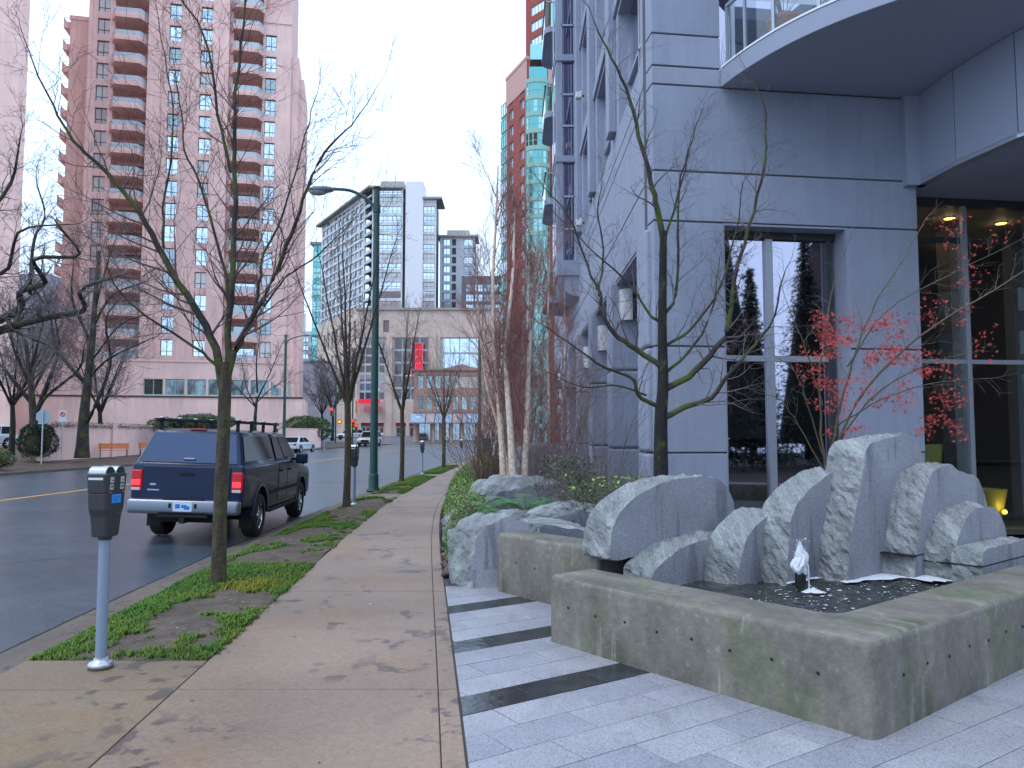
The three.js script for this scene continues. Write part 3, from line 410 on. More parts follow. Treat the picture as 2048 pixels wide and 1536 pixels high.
{
  const gap = 0.014, th = 0.35, chamf = 0.012;
  const wallTone = ['#f4f4f8', '#ecedf2', '#f8f6f8'].map((c, i) => { const t = M.wall.map.clone(); t.offset.set(i * 0.31, i * 0.17); return mat(c, 0.75, { map: t, bumpMap: M.wall.bumpMap, bumpScale: 0.001 }); }); let pn = 0;
  const panel = (x0, x1, y0, y1) => mesh('concrete_panel', FR(rbox(x0, x1, y0 + gap, y1 - gap, -th, 0, chamf, 1)), wallTone[pn++ % 3], BLD);
  for (let i = 0; i < LV.length - 1; i++) {
    const a = LV[i], b = LV[i + 1];
    if (i < 3) { panel(0.0, 1.23, a, b); panel(3.52, 4.84, a, b); } else if (i < 5) panel(0, 4.84, a, b); else if (i < 6) panel(0, 4.84, a, b); else panel(0, 1.23, a, b);
  }
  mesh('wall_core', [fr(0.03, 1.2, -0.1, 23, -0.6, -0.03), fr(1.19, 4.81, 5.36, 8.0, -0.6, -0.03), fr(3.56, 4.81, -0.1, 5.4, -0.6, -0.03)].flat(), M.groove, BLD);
  // lintel soffit and jambs of the tall window
  mesh('window_reveal', [fr(1.231, 3.519, 5.3, 5.335, -0.5, -0.01), fr(3.47, 3.519, 0, 5.3, -0.5, -0.01), fr(1.231, 1.25, 0, 5.3, -0.5, -0.01)].flat(), M.wall, BLD);
  const win = mesh('window', fr(1.25, 3.47, -0.1, 5.3, -0.44, -0.43), M.mirror, BLD);
  mesh('mullion', [fr(2.16, 2.29, -0.1, 5.3, -0.43, -0.36)].flat(), M.alu, win); mesh('transom', [fr(1.25, 2.16, 3.0, 3.1, -0.43, -0.37), fr(2.29, 3.3, 3.0, 3.1, -0.43, -0.37)].flat(), M.alu, win); mesh('frame', [fr(3.3, 3.4, -0.1, 5.3, -0.43, -0.35), fr(1.25, 1.29, -0.1, 5.3, -0.43, -0.37), fr(1.25, 3.47, 5.18, 5.3, -0.425, -0.34)].flat(), M.darkFrame, win);
  // left flank along the street, X = 2.4: scored courses, windows in deep reveals
  const fl = (x0, x1, y0, y1, d0, d1) => box(x0, x1, y0, y1, -d1, -d0);
  const bays = [[14.15, 17.1], [18.55, 21.5], [22.95, 25.9], [31, 34], [35.4, 38.4]], D1 = 44;
  for (let i = 3; i < 6; i++) mesh('concrete_panel', rbox(2.4, 2.75, LV[i] - (i == 3 ? 0.1 : 0) + gap, LV[i + 1] - gap, -D1, -13.3, chamf, 1), M.wall, BLD);
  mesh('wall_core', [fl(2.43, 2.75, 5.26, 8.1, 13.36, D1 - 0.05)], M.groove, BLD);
  for (let f = 0; f < 4; f++) {
    const y0 = f ? LV[6 + f + 1] : 8.05, sill = y0 + (f ? 0.42 : 0.57), top = LV[8 + f] - 0.0;
    let d = 13.3; for (const [a, b] of [...bays, [D1, D1]]) { mesh('wall_pier', rbox(2.4, 2.8, y0 + gap, top, -a, -d, chamf, 1), M.wall, BLD); d = b; }
    for (const [a, b] of bays) {
      mesh('sill_panel', rbox(2.4, 2.8, y0 + gap, sill, -b, -a, chamf, 1), M.wall, BLD); mesh('lintel', rbox(2.4, 2.8, top - 0.42, top, -b, -a, chamf, 1), M.wall, BLD);
      const w = mesh('window', [fl(2.66, 2.67, sill, top - 0.42, a, b)], M.mirror, BLD); mesh('frame', [fl(2.6, 2.66, sill, top - 0.42, a + 1.35, a + 1.43), fl(2.6, 2.66, sill, top - 0.42, a, a + 0.06), fl(2.6, 2.66, sill, top - 0.42, b - 0.06, b), fl(2.6, 2.66, sill + 0.95, sill + 1.02, a, b), fl(2.6, 2.66, sill, sill + 0.06, a, b)], M.alu, w);
    }
    mesh('string_course', [rbox(2.33, 2.41, top - 0.3, top - 0.02, -D1, -13.2, 0.02, 1)], M.wall, BLD);
  }
  // fins between the bays
  for (const d of [17.5, 21.95, 26.35]) mesh('fin', rbox(2.22, 2.41, 8.66, 23, -d - 0.55, -d, 0.03, 2), M.wall, BLD);
  // ground-floor columns under the beam, dark arcade behind
  for (let k = 0; k < 6; k++) {
    const d = 13.35 + k * 4.55, c = mesh('column', [-0.1, 1.41, 3.2].map((y, i) => rbox(2.28, 3.0, y + (i ? 0.012 : 0), [1.41, 3.2, 5.255][i] - 0.012, -d - 0.8, -d + (k ? 0 : 0.16), 0.06, 3)), M.wall, BLD);
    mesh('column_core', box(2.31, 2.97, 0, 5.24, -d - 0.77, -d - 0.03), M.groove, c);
  }
  mesh('arcade_wall', [fl(2.9, 3.05, -0.1, 5.3, 13.4, D1)], M.wall, BLD); mesh('beam_soffit', [fl(2.42, 3.05, 5.2, 5.245, 13.4, D1)], M.soffit, BLD);
  const stub = mesh('arcade_canopy', [rbox(1.75, 3.2, 3.6, 3.78, -32, -30.5, 0.02, 1)], M.wall, BLD);
  // enclosed bay standing off the flank
  const by = [7.45, 11.65, 15.4, 19.2, 23];
  mesh('bay_wall', [fl(1.6, 1.78, 7.45, 23, 27.5, 30.2), fl(2.28, 2.41, 7.45, 23, 27.5, 30.2), fl(1.78, 2.28, 7.45, 7.95, 27.5, 27.7), fl(1.6, 2.4, 7.4, 7.45, 27.48, 30.2)], M.wall, BLD);
  by.slice(0, 4).forEach((y, i) => {
    const y1 = by[i + 1], s = i ? y + 0.1 : y + 0.5; mesh('bay_band', rbox(1.57, 2.42, y1 - 0.14, y1 + 0.1, -30.2, -27.44, 0.02, 1), M.wall, BLD);
    const w = mesh('window', fl(1.78, 2.28, s, y1 - 0.14, 27.6, 27.61), M.mirror, BLD); mesh('frame', [0.3, 0.62].map((q) => fl(1.78, 2.28, lerp(s, y1, q), lerp(s, y1, q) + 0.06, 27.52, 27.6)).concat([fl(1.78, 1.82, s, y1 - 0.14, 27.52, 27.6), fl(2.24, 2.28, s, y1 - 0.14, 27.52, 27.6)]), M.alu, w);
    const side = mesh('window', fl(1.585, 1.595, s + 0.2, y1 - 0.4, 28, 29.8), M.mirror, BLD); mesh('frame', [fl(1.56, 1.6, s + 0.2, y1 - 0.4, 28.85, 28.93), fl(1.56, 1.6, s + 0.2, s + 0.28, 28, 29.8)], M.alu, side);
  });
  // quarter-round corbel below the bay
  mesh('corbel', [prism([[1.66, 7.4], ...Array.from({ length: 9 }, (_, i) => { const t = i / 8 * PI / 2; return [2.4 - 0.74 * cos(t), 7.4 - 0.75 * sin(t)]; }), [2.4, 7.4]], -29.9, -27.56)], M.soffit, BLD);
  // balconies behind the bay
  for (const y of [6.9, 10.85, 14.4, 17.9]) {
    const s = mesh('balcony_slab', [slab(roundPoly([[1.3, 30.4], [2.41, 30.2], [2.41, 34], [1.3, 33.4]], [0.3, 0, 0, 0.3], 5), y, y + 0.24, 0.01)], M.wall, BLD);
    mesh('balcony_glass', [fl(1.33, 1.34, y + 0.3, y + 1.25, 30.6, 33.2), fl(1.36, 2.4, y + 0.3, y + 1.25, 30.42, 30.43)], M.greenPane, s); mesh('handrail', [fl(1.3, 1.37, y + 1.25, y + 1.3, 30.4, 33.4), fl(1.3, 2.4, y + 1.25, y + 1.3, 30.4, 30.46)], M.alu, s);
  }
  // small white floodlights fixed to the flank
  for (const [y, d] of [[13.0, 25.2], [8.75, 25.4]]) { const w = mesh('flood_light', [rbox(2.12, 2.32, y - 0.1, y + 0.1, -d - 0.25, -d, 0.02, 1), cyl(0.05, 0.05, y - 0.05, y + 0.15, 2.3, -d - 0.12, 10)], mat('#d8d8d4', 0.5), BLD); mesh('bracket', box(2.3, 2.41, y - 0.03, y + 0.03, -d - 0.16, -d - 0.1), M.darkFrame, w); }
  // curved white sconces at the column heads
  for (const [k, y] of [[1, 4.7], [2, 4.5], [3, 4.4]]) { const d = 13.35 + k * 4.55 - 0.002, x = 2.72, s = mesh('wall_sconce', [new THREE.CylinderGeometry(0.24, 0.24, 0.72, 18, 1, true, -PI / 2, PI * 0.55).translate(x, y, -d)], mat('#c9c6c8', 0.5), BLD); mesh('bracket', box(x - 0.05, x + 0.16, y - 0.3, y + 0.3, -d - 0.02, -d + 0.05), M.darkFrame, s); }
  // curved balcony over the entrance
  const edge = [[3.62, 13.13], [3.74, 12.75], [3.92, 12.3], [4.2, 11.75], [4.62, 11.15], [5.15, 10.6], [6.0, 9.95], [7.2, 9.3], [9, 8.7], [11, 8.4], [15, 8.4]];
  const sm = smooth(edge.map(([x, d]) => V3(x, 0, d)), 60).map((p) => [p.x, p.z]);
  const bal = mesh('balcony_slab', [slab([...sm, [15, 17], [7.3, 17], [7.15, 13.6], [3.63, 13.16]].reverse(), 7.72, 8.04, 0.012)], M.soffit, BLD);
  mesh('drip_edge', (() => { const S = soup(); for (let i = 0; i + 1 < sm.length; i++) { const P = (q, y, o) => V3(q[0] + o * 0.5, y, -(q[1] + o)), a = P(sm[i], 8.041, -0.012), b = P(sm[i + 1], 8.041, -0.012), c = P(sm[i + 1], 8.075, -0.012), e = P(sm[i], 8.075, -0.012), a2 = P(sm[i], 8.075, 0.12), b2 = P(sm[i + 1], 8.075, 0.12); for (const w of [a, b, c, a, c, e, e, c, b2, e, b2, a2]) { S.p.push(w.x, w.y, w.z); S.n.push(-0.6, 0.2, 0.7); S.uv.push(w.x, w.y); } } return soupGeo(S); })(), mat('#cfd2da', 0.5), bal);
  for (let i = 2; i < 58; i += 7) { const q = sm[i], q2 = sm[min(i + 7, 60)], L = Math.hypot(q2[0] - q[0], q2[1] - q[1]), an = Math.atan2(q2[1] - q[1], q2[0] - q[0]); const off = (g) => uvBox(g.rotateY(an).translate(q[0] + 0.06, 0, -(q[1] + 0.06))); mesh('glass_panel', [off(box(0.05, L - 0.03, 8.14, 9.1, -0.005, 0.005))], M.pane, bal); mesh('rail_post', [off(box(-0.02, 0.03, 8.05, 9.15, -0.02, 0.02)), off(box(0, L, 9.1, 9.16, -0.025, 0.025))], M.alu, bal); }
  // recessed dwelling wall behind the balcony
  mesh('recessed_wall', [...fr(1.2, 9, 8.05, 11.4, -2.3, -2.1), ...fr(1.19, 1.25, 8.05, 11.4, -2.2, -0.61)].flat(), mat('#dcdce4', 0.7), BLD); mesh('upper_balcony_slab', [slab([...sm.map(([x, d]) => [x, d]), [15, 17], [7.3, 17], [7.15, 13.6], [3.63, 13.16]].reverse(), 11.4, 11.7, 0.01)], M.wall, BLD);
  const dr = mesh('balcony_door', fr(2.2, 4.4, 8.1, 10.6, -2.095, -2.085), M.mirror, BLD); mesh('frame', [fr(2.15, 2.25, 8.05, 10.7, -2.1, -2.03), fr(3.25, 3.37, 8.05, 10.7, -2.1, -2.03), fr(4.36, 4.46, 8.05, 10.7, -2.1, -2.03)].flat(), M.alu, dr);
  const sw = mesh('side_window', fr(1.3, 1.55, 8.16, 11.2, -0.3, -0.29), M.mirror, BLD); mesh('frame', [fr(1.24, 1.3, 8.06, 11.3, -0.33, -0.25), fr(1.55, 1.62, 8.06, 11.3, -0.33, -0.25), fr(1.24, 1.62, 8.06, 8.16, -0.33, -0.25)].flat(), mat('#d4d6de', 0.5), sw);
  // first-floor box over the lobby, standing forward, with panel joints
  const bp = [[7.18, 13.6], [7.26, 12.5], [7.5, 11.3], [8.0, 10.2], [9, 9.4], [15, 9.2]];
  for (let i = 0; i + 1 < bp.length; i++) { const [x0, d0] = bp[i], [x1, d1] = bp[i + 1], L = Math.hypot(x1 - x0, d1 - d0), an = Math.atan2(d1 - d0, x1 - x0), off = (g) => uvBox(g.rotateY(an).translate(x0, 0, -d0)); mesh('spandrel_panel', [off(rbox(0.012, L - 0.012, 6.16, 7.715, -0.15, 0, 0.008, 1))], M.soffit, BLD); mesh('trim', [off(box(0, L, 6.1, 6.15, -0.14, 0.02))], M.alu, BLD); }
  mesh('wall_return', [box(6.95, 7.3, 6.1, 7.715, -14.8, -13.45)], M.wall, BLD);
  mesh('entrance_soffit', [slab([...bp, [15, 16.0], [7.1, 14.9], [7.15, 13.62]].reverse(), 6.12, 6.18)], M.soffit, BLD);
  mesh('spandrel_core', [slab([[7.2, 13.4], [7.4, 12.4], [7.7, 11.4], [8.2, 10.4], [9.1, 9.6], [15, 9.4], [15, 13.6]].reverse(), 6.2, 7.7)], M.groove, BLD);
  // lobby glazing and room
  const gz = -0.62, lob = mesh('lobby_glazing', [...fr(4.75, 12, -0.1, 6.1, gz - 0.005, gz + 0.005)], M.pane, BLD);
  mesh('mullion', [4.78, 6.13, 7.48, 8.83, 10.2].map((x) => fr(x, x + 0.09, -0.1, 6.1, gz + 0.006, gz + 0.08)).flat(), M.alu, lob); mesh('transom', [fr(4.75, 12, 3.02, 3.1, gz + 0.006, gz + 0.07)].flat(), M.alu, lob); mesh('head_frame', [fr(4.7, 12, 5.98, 6.1, gz - 0.05, gz + 0.09), fr(4.75, 12, 5.3, 5.4, gz - 0.06, gz - 0.006)].flat(), M.darkFrame, lob);
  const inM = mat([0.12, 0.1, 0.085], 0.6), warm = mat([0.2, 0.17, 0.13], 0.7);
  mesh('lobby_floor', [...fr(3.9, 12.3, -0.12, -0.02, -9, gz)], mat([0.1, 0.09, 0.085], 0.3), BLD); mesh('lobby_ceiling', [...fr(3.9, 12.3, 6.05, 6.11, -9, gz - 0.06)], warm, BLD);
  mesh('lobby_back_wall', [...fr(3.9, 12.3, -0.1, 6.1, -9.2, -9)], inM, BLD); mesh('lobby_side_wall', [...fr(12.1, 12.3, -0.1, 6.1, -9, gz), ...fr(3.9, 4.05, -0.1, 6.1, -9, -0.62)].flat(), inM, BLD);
  mesh('lobby_column', [fr(7.1, 7.5, -0.1, 6.1, -2.6, -2.2), fr(9.4, 9.7, -0.1, 6.1, -3.5, -3.2)].flat(), mat([0.2, 0.19, 0.19], 0.6), BLD);
  const q = new THREE.Matrix4().makeRotationY(BA).setPosition(B0[0], 0, -B0[1]);
  for (const [x, z] of [[5.35, -1.35], [6.6, -1.5], [7.9, -1.7], [5.35, -3.2], [6.7, -3.2], [8.1, -3.4], [5.5, -5.2], [7, -5.2]]) {
    const dl = mesh('downlight', [FR(new THREE.CylinderGeometry(0.1, 0.1, 0.02, 20).translate(x, 6.035, z))].flat(), mat('#ffcf6a', 0.5, { emissive: new THREE.Color(1, 0.62, 0.12), emissiveIntensity: 3 }), BLD); mesh('trim', [FR(new THREE.TorusGeometry(0.11, 0.015, 6, 20).rotateX(PI / 2).translate(x, 6.04, z))].flat(), M.alu, dl);
    const l = new THREE.PointLight(new THREE.Color(1, 0.72, 0.35), 0.08); l.position.set(x, 5.9, z).applyMatrix4(q); l.castShadow = true; scene.add(l);
  }
}
// tall tapering vases inside the lobby
for (const [x, z, h, label, em] of [[5.9, -1.5, 1.55, 'tall tapering yellow-green vase inside the lobby behind the glass mullion', 0], [7.0, -1.2, 0.7, 'glowing yellow vase low in the lobby at the right frame edge', 1]]) {
  const p = V3(x, 0, z).applyAxisAngle(V3(0, 1, 0), BA).add(V3(B0[0], 0, -B0[1])), t = thing('lobby_vase', label, 'vase', [p.x, -0.02, p.z], 0, 'vases in the lobby');
  mesh('vessel', [new THREE.LatheGeometry([[0, 0], [0.17, 0], [0.3, h], [0.27, h], [0.15, 0.04], [0, 0.04]].map(([a, b]) => new THREE.Vector2(a, b)), 28)], mat(em ? '#9a8a28' : '#8e8a3c', 0.45), t); mesh('soil', [cyl(0.25, 0.25, h - 0.1, h - 0.06, 0, 0, 20)], M.mulch, t);
  if (em) { mesh('bulb', [new THREE.SphereGeometry(0.05, 12, 8).translate(0.1, 0.28, 0.27)], mat('#ffe060', 0.5, { emissive: new THREE.Color(1, 0.8, 0.1), emissiveIntensity: 0.6 }), t); const l = new THREE.PointLight(new THREE.Color(1, 0.8, 0.2), 0.16); l.position.set(p.x + 0.1, 0.3, p.z + 0.4); l.castShadow = true; scene.add(l); }
}
// balcony pot
{
  const t = thing('plant_pot', 'round terracotta pot with a bare shrub on the curved balcony', 'pot', [4.4, 8.04, -12.2]);
  mesh('pot', [new THREE.LatheGeometry([[0, 0], [0.17, 0], [0.26, 0.3], [0.28, 0.3], [0.28, 0.36], [0.24, 0.36], [0.22, 0.3], [0, 0.3]].map(([a, b]) => new THREE.Vector2(a, b)), 24)], mat('#8a4a38', 0.7), t);
  const r = rng(61), S = soup(); for (let i = 0; i < 14; i++) { const f = r() * 6.28, l = 0.5 + r() * 0.7, p = [V3(0, 0.28, 0), V3(cos(f) * 0.12, 0.3 + l * 0.45, sin(f) * 0.12), V3(cos(f) * (0.2 + r() * 0.2), 0.3 + l, sin(f) * 0.3)]; tube(S, smooth(p, 5), [0.008, 0.007, 0.006, 0.005, 0.004, 0.002], 4); } mesh('bare_stems', soupGeo(S), mat([0.08, 0.06, 0.05], 0.8), t);
}
// ---------- planting ----------
const barkFn = (base, moss, s, mo = 0.5) => (u, v, i, j) => { const a = hash2(i, j, s), n = fbm(u * 10, v * 5, 10, 5, s + 1), st = fbm(u * 26, v * 5, 26, 3, s + 2), k = 0.62 + 0.5 * n + (st - 0.5) * 0.5 + (a - 0.5) * 0.2, m = sstep(mo, mo + 0.14, fbm(u * 5, v * 4, 5, 4, s + 3)) * (moss ? 1 : 0); return [0, 1, 2].map((q) => lerp(base[q] * k, (moss ? moss[q] : 0) * (0.6 + 0.7 * n), m)); };
T.bark = tex(512, barkFn([84, 72, 58], [84, 84, 48], 301, 0.5)); T.twig = tex(128, barkFn([112, 90, 86], null, 311)); T.moss = tex(512, barkFn([74, 65, 60], [82, 92, 44], 321, 0.53)); T.darkbark = tex(512, barkFn([46, 41, 40], [78, 96, 26], 331, 0.58));
T.birch = tex(256, (u, v, i, j) => { const n = fbm(u * 3, v * 18, 18, 4, 341), m = fbm(u * 6, v * 6, 6, 4, 342), a = hash2(i, j, 343), d = sstep(0.64, 0.74, n), pk = sstep(0.42, 0.62, m); return [lerp(lerp(222, 214, pk), 110, d * 0.6) + a * 10, lerp(lerp(208, 178, pk), 92, d * 0.6) + a * 10, lerp(lerp(196, 150, pk), 84, d * 0.6) + a * 10]; });
M.bark = mat('#ffffff', 0.9, { map: sized(T.bark, 0.9), bumpMap: sized(T.coarse.clone(), 0.2), bumpScale: 0.012 }); M.twig = mat('#ffffff', 0.85, { map: sized(T.twig, 0.5) }); M.moss = mat('#ffffff', 0.95, { map: sized(T.moss, 1.1), bumpMap: M.bark.bumpMap, bumpScale: 0.012 });
M.darkbark = mat('#ffffff', 0.9, { map: sized(T.darkbark, 1.0), bumpMap: M.bark.bumpMap, bumpScale: 0.01 }); M.birch = mat('#ffffff', 0.7, { map: sized(T.birch, 0.5) });
M.redTwig = mat([0.34, 0.17, 0.145], 0.85); M.greyTwig = mat([0.15, 0.12, 0.12], 0.9); M.paleTwig = mat([0.2, 0.16, 0.13], 0.85);
// a branch that forks again and again; level 0 is the finest twig
function grow(S, p, dir, len, r, lvl, rand, o) {
  const n = lvl > 1 ? 5 : lvl > 0 ? 4 : 3, pts = [p.clone()], rad = [r], d = dir.clone(), q = p.clone(), kids = [];
  for (let i = 1; i <= n; i++) { d.x += (rand() - 0.5) * o.wob; d.y += (rand() - 0.5) * o.wob + o.up / n; d.z += (rand() - 0.5) * o.wob; d.normalize(); q.addScaledVector(d, len / n); pts.push(q.clone()); rad.push(max(o.min * 0.6, r * (1 - 0.8 * i / n))); if (lvl > 0) kids.push([q.clone(), d.clone(), i / n]); }
  tube(S, pts, rad, lvl > 1 ? 5 : lvl > 0 ? 4 : 3);
  if (lvl > 0) for (const [kp, kd, t] of kids) { const m = o.fork * (t > 0.9 ? 1.4 : 1); for (let k = 0; k < m; k++) { if (rand() > m - k) continue; const side = V3(rand() - 0.5, rand() - 0.5, rand() - 0.5).cross(kd).normalize(), a = o.ang * (0.6 + 0.7 * rand()), nd = kd.clone().multiplyScalar(cos(a)).addScaledVector(side, sin(a)); grow(S, kp, nd, len * (0.45 + 0.3 * rand()) * (1.15 - 0.35 * t), max(o.min, r * 0.42 * (1.1 - 0.4 * t)), lvl - 1, rand, o); } }
}
// a bare tree from its main limbs; limbs: list of [points, r0, r1]
function bareTree(name, label, group, pos, trunk, limbs, o) {
  const t = thing(name, label, 'tree', pos, 0, group), rand = rng(o.seed), S = soup(), tp = smooth(trunk[0].map((q) => V3(...q)), 14);
  tube(S, tp, tp.map((_, i) => { const f = i / (tp.length - 1); return lerp(trunk[1], trunk[2], f) * (1 + 0.35 * Math.exp(-f * 14)) ; }), 12); mesh('trunk', soupGeo(S), o.trunkM, t);
  const TW = soup();
  for (const [pts, r0, r1] of limbs) {
    const L = soup(), c = smooth(pts.map((q) => V3(...q)), max(8, pts.length * 3)), N = c.length; c.forEach((q, i) => { if (i) { q.x += (rand() - 0.5) * 0.03 * o.jit; q.z += (rand() - 0.5) * 0.03 * o.jit; } });
    tube(L, c, c.map((_, i) => lerp(r0, r1, i / (N - 1))), 7); mesh('limb', soupGeo(L), o.limbM, t);
    let acc = rand() * o.gap; for (let i = 1; i < N; i++) { acc += c[i].distanceTo(c[i - 1]); const f = i / (N - 1); while (acc > o.gap) { acc -= o.gap; if (f < o.start) continue; const kd = V3().subVectors(c[i], c[i - 1]).normalize(), side = V3(rand() - 0.5, (rand() - 0.35) * 0.6, rand() - 0.5).cross(kd).normalize(), a = o.ang * (0.7 + 0.6 * rand()), nd = kd.clone().multiplyScalar(cos(a)).addScaledVector(side, sin(a)); grow(TW, c[i], nd, o.len * (0.5 + 0.8 * rand()) * (1.1 - 0.5 * f), max(o.min, lerp(r0, r1, f) * 0.38), o.lvl, rand, o); } }
    grow(TW, c[N - 1], V3().subVectors(c[N - 1], c[N - 2]).normalize(), o.len * 0.7, r1, o.lvl, rand, o);
  }
  mesh('twigs', soupGeo(TW), o.twigM, t); return t;
}
const vase = (h0, h1, n, spread, r, rand) => { const L = []; for (let i = 0; i < n; i++) { const f = i / n * 6.283 + rand() * 0.8, s = spread * (0.55 + 0.6 * rand()), top = lerp(h0, h1, 0.75 + 0.25 * rand()), b = h0 - 0.25 + 0.3 * rand(); L.push([[[0, b, 0], [cos(f) * s * 0.22, lerp(b, top, 0.22), sin(f) * s * 0.22], [cos(f) * s * 0.55, lerp(b, top, 0.55), sin(f) * s * 0.55], [cos(f) * s, top, sin(f) * s]], r * (0.5 + 0.2 * rand()), r * 0.12]); } return L; };
const OPT = { jit: 1, gap: 0.2, start: 0.25, ang: 0.75, len: 0.75, lvl: 2, min: 0.0022, wob: 0.35, up: 0.25, fork: 0.75, trunkM: M.bark, limbM: M.bark, twigM: M.twig };
// street trees on the verge
{
  const zs = (a, z) => a.map(([x, y], i) => [x, y, z * i / a.length]);
  bareTree('street_tree', 'nearest bare street tree with a forked crown, beside the blue pickup', 'bare street trees along the verge', [-3.345, 0, -9.02], [[[0, -0.05, 0], [0.0, 0.9, 0], [0.02, 1.8, 0.01], [0.03, 2.55, 0.02]], 0.08, 0.07], [
    [zs([[0, 2.2], [-0.1, 2.75], [-0.3, 3.15], [-0.56, 3.55], [-0.75, 3.92], [-0.93, 4.26], [-1.19, 4.58], [-1.43, 4.84], [-1.66, 5.07], [-1.84, 5.39], [-2.07, 5.92]], 0.5), 0.062, 0.008],
    [zs([[0.03, 2.3], [0.04, 3.41], [0.05, 4.26], [0.0, 4.99], [-0.02, 5.87], [0.03, 6.61], [0.05, 7.6]], -0.4), 0.05, 0.01],
    [zs([[0.04, 2.2], [0.1, 2.6], [0.25, 2.9], [0.47, 3.27], [0.65, 3.66], [0.84, 4.1], [0.98, 4.56], [1.2, 4.99], [1.39, 5.17], [1.63, 5.43]], 0.3), 0.052, 0.006],
    [zs([[0.0, 2.3], [-0.1, 2.55], [-0.39, 2.79], [-0.88, 3.12], [-1.06, 3.35], [-1.15, 3.6]], 0.6), 0.026, 0.006],
    [zs([[0.1, 2.6], [0.22, 2.95], [0.31, 3.52], [0.3, 3.85], [0.5, 4.47], [0.71, 5.43], [0.8, 6]], -0.9), 0.032, 0.006],
    [zs([[0.04, 3.1], [-0.03, 3.5], [-0.15, 3.85], [-0.48, 4.79], [-0.69, 5.2], [-0.79, 5.63], [-0.9, 6.2]], -0.7), 0.028, 0.006],
    [zs([[0.02, 4.8], [-0.1, 5.4], [-0.23, 6.3], [-0.6, 6.9], [-1.0, 7.4]], 0.4), 0.024, 0.006],
    [zs([[-0.74, 3.9], [-0.78, 4.5], [-0.72, 5.2], [-0.8, 5.9], [-1.0, 6.8]], -0.3), 0.02, 0.005],
    [zs([[0.45, 3.2], [0.75, 3.5], [1.15, 3.7], [1.6, 4.05]], 0.8), 0.016, 0.005]].map(([p, q, w]) => [p, q * 0.82, w]), { ...OPT, seed: 11, limbM: M.moss, gap: 0.14, len: 0.85, lvl: 2, fork: 0.7, up: 0.3, start: 0.12, min: 0.0026 });
  const st = [[-3.92, 18.6, 2.6, 6.6, 7, 1.35, 0.075, 'bare street tree between the blue pickup and the green lamp post'], [-4.0, 28.4, 2.6, 6.4, 6, 1.2, 0.075, 'bare street tree just beyond the near lamp post'], [-3.55, 40.6, 2.7, 6.0, 7, 1.5, 0.085, 'farthest bare street tree on the near verge, before the awnings']];
  st.forEach(([x, d, h0, h1, n, sp, r, label], i) => { const rd = rng(70 + i); bareTree('street_tree', label, 'bare street trees along the verge', [x, -0.02 + gy(x, d) + 0.11, -d], [[[0, -0.05, 0], [0.02, 1.2, 0], [0, h0, 0.02]], r * 1.15, r], vase(h0, h1, n, sp, r, rd), { ...OPT, seed: 80 + i, gap: 0.2, len: 0.8, lvl: 2, fork: 0.55, min: 0.004 }); });
}
// dark-trunked tree between the stones and the tower
{
  const z = (a, w) => a.map(([x, y], i) => [x, y, w * i / a.length]);
  bareTree('courtyard_tree', 'bare dark-trunked tree with mossy horizontal limbs before the grey tower', null, [1.842, 0.35, -9.7], [[[0, 0, 0], [0.0, 0.8, 0], [0.01, 1.59, 0], [0.04, 1.96, 0], [0.04, 2.67, 0], [0.06, 3.91, 0.05]], 0.105, 0.045], [
    [z([[0.06, 4.2], [-0.02, 4.6], [-0.09, 4.88], [-0.26, 5.57], [-0.41, 6.08], [-0.62, 6.52], [-0.8, 6.9]], 0.2), 0.042, 0.008],
    [z([[0.0, 1.9], [0.35, 2.07], [0.6, 2.16], [0.78, 2.42], [1.02, 2.7], [1.28, 3.06], [1.43, 3.65]], 0.5), 0.04, 0.008],
    [z([[0.03, 2.25], [0.39, 2.45], [0.71, 2.77], [0.89, 3.02], [0.97, 3.55], [1.12, 4.08], [1.35, 4.8], [1.48, 5.53], [1.48, 6.01], [1.28, 6.52]], -0.4), 0.045, 0.006],
    [z([[0.03, 2.55], [-0.34, 2.8], [-0.55, 2.95], [-0.74, 3.26], [-0.75, 3.44], [-0.86, 3.66], [-1.13, 4.37], [-1.45, 4.76]], 0.3), 0.038, 0.006],
    [z([[-0.75, 3.44], [-0.7, 4.03], [-0.76, 4.55], [-0.7, 5.0]], 0.2), 0.016, 0.004],
    [z([[0.0, 2.05], [-0.27, 2.18], [-0.36, 2.38], [-0.79, 2.56], [-1.14, 2.8], [-1.49, 3.02]], 0.6), 0.03, 0.005],
    [z([[-0.17, 2.2], [-0.56, 2.31], [-1.0, 2.28], [-1.43, 2.45]], 0.7), 0.014, 0.004],
    [z([[0.05, 3.2], [0.2, 3.41], [0.28, 4.08], [0.33, 4.99], [0.52, 5.6], [0.66, 5.97]], -0.3), 0.024, 0.005],
    [z([[0.05, 2.8], [0.33, 2.98], [0.69, 3.44], [0.92, 4.22], [1.0, 4.8]], 0.4), 0.022, 0.005],
    [z([[0.05, 2.45], [0.47, 2.84], [0.76, 3.44], [0.88, 4.03]], -0.5), 0.022, 0.005],
    [z([[0.04, 3.1], [-0.11, 3.21], [-0.33, 3.59], [-0.89, 4.12], [-1.42, 4.69]], -0.2), 0.022, 0.004],
    [z([[0.06, 4.1], [0.33, 5.0], [0.42, 5.45]], 0.1), 0.018, 0.004]].map(([p, a, b]) => [p.map(([x, y, w]) => [x, y - 0.35, w]), a, b]), { ...OPT, seed: 33, trunkM: M.darkbark, limbM: M.moss, twigM: M.greyTwig, gap: 0.12, len: 0.52, lvl: 2, fork: 0.62, min: 0.0017, up: 0.08, wob: 0.5, start: 0.12 });
}
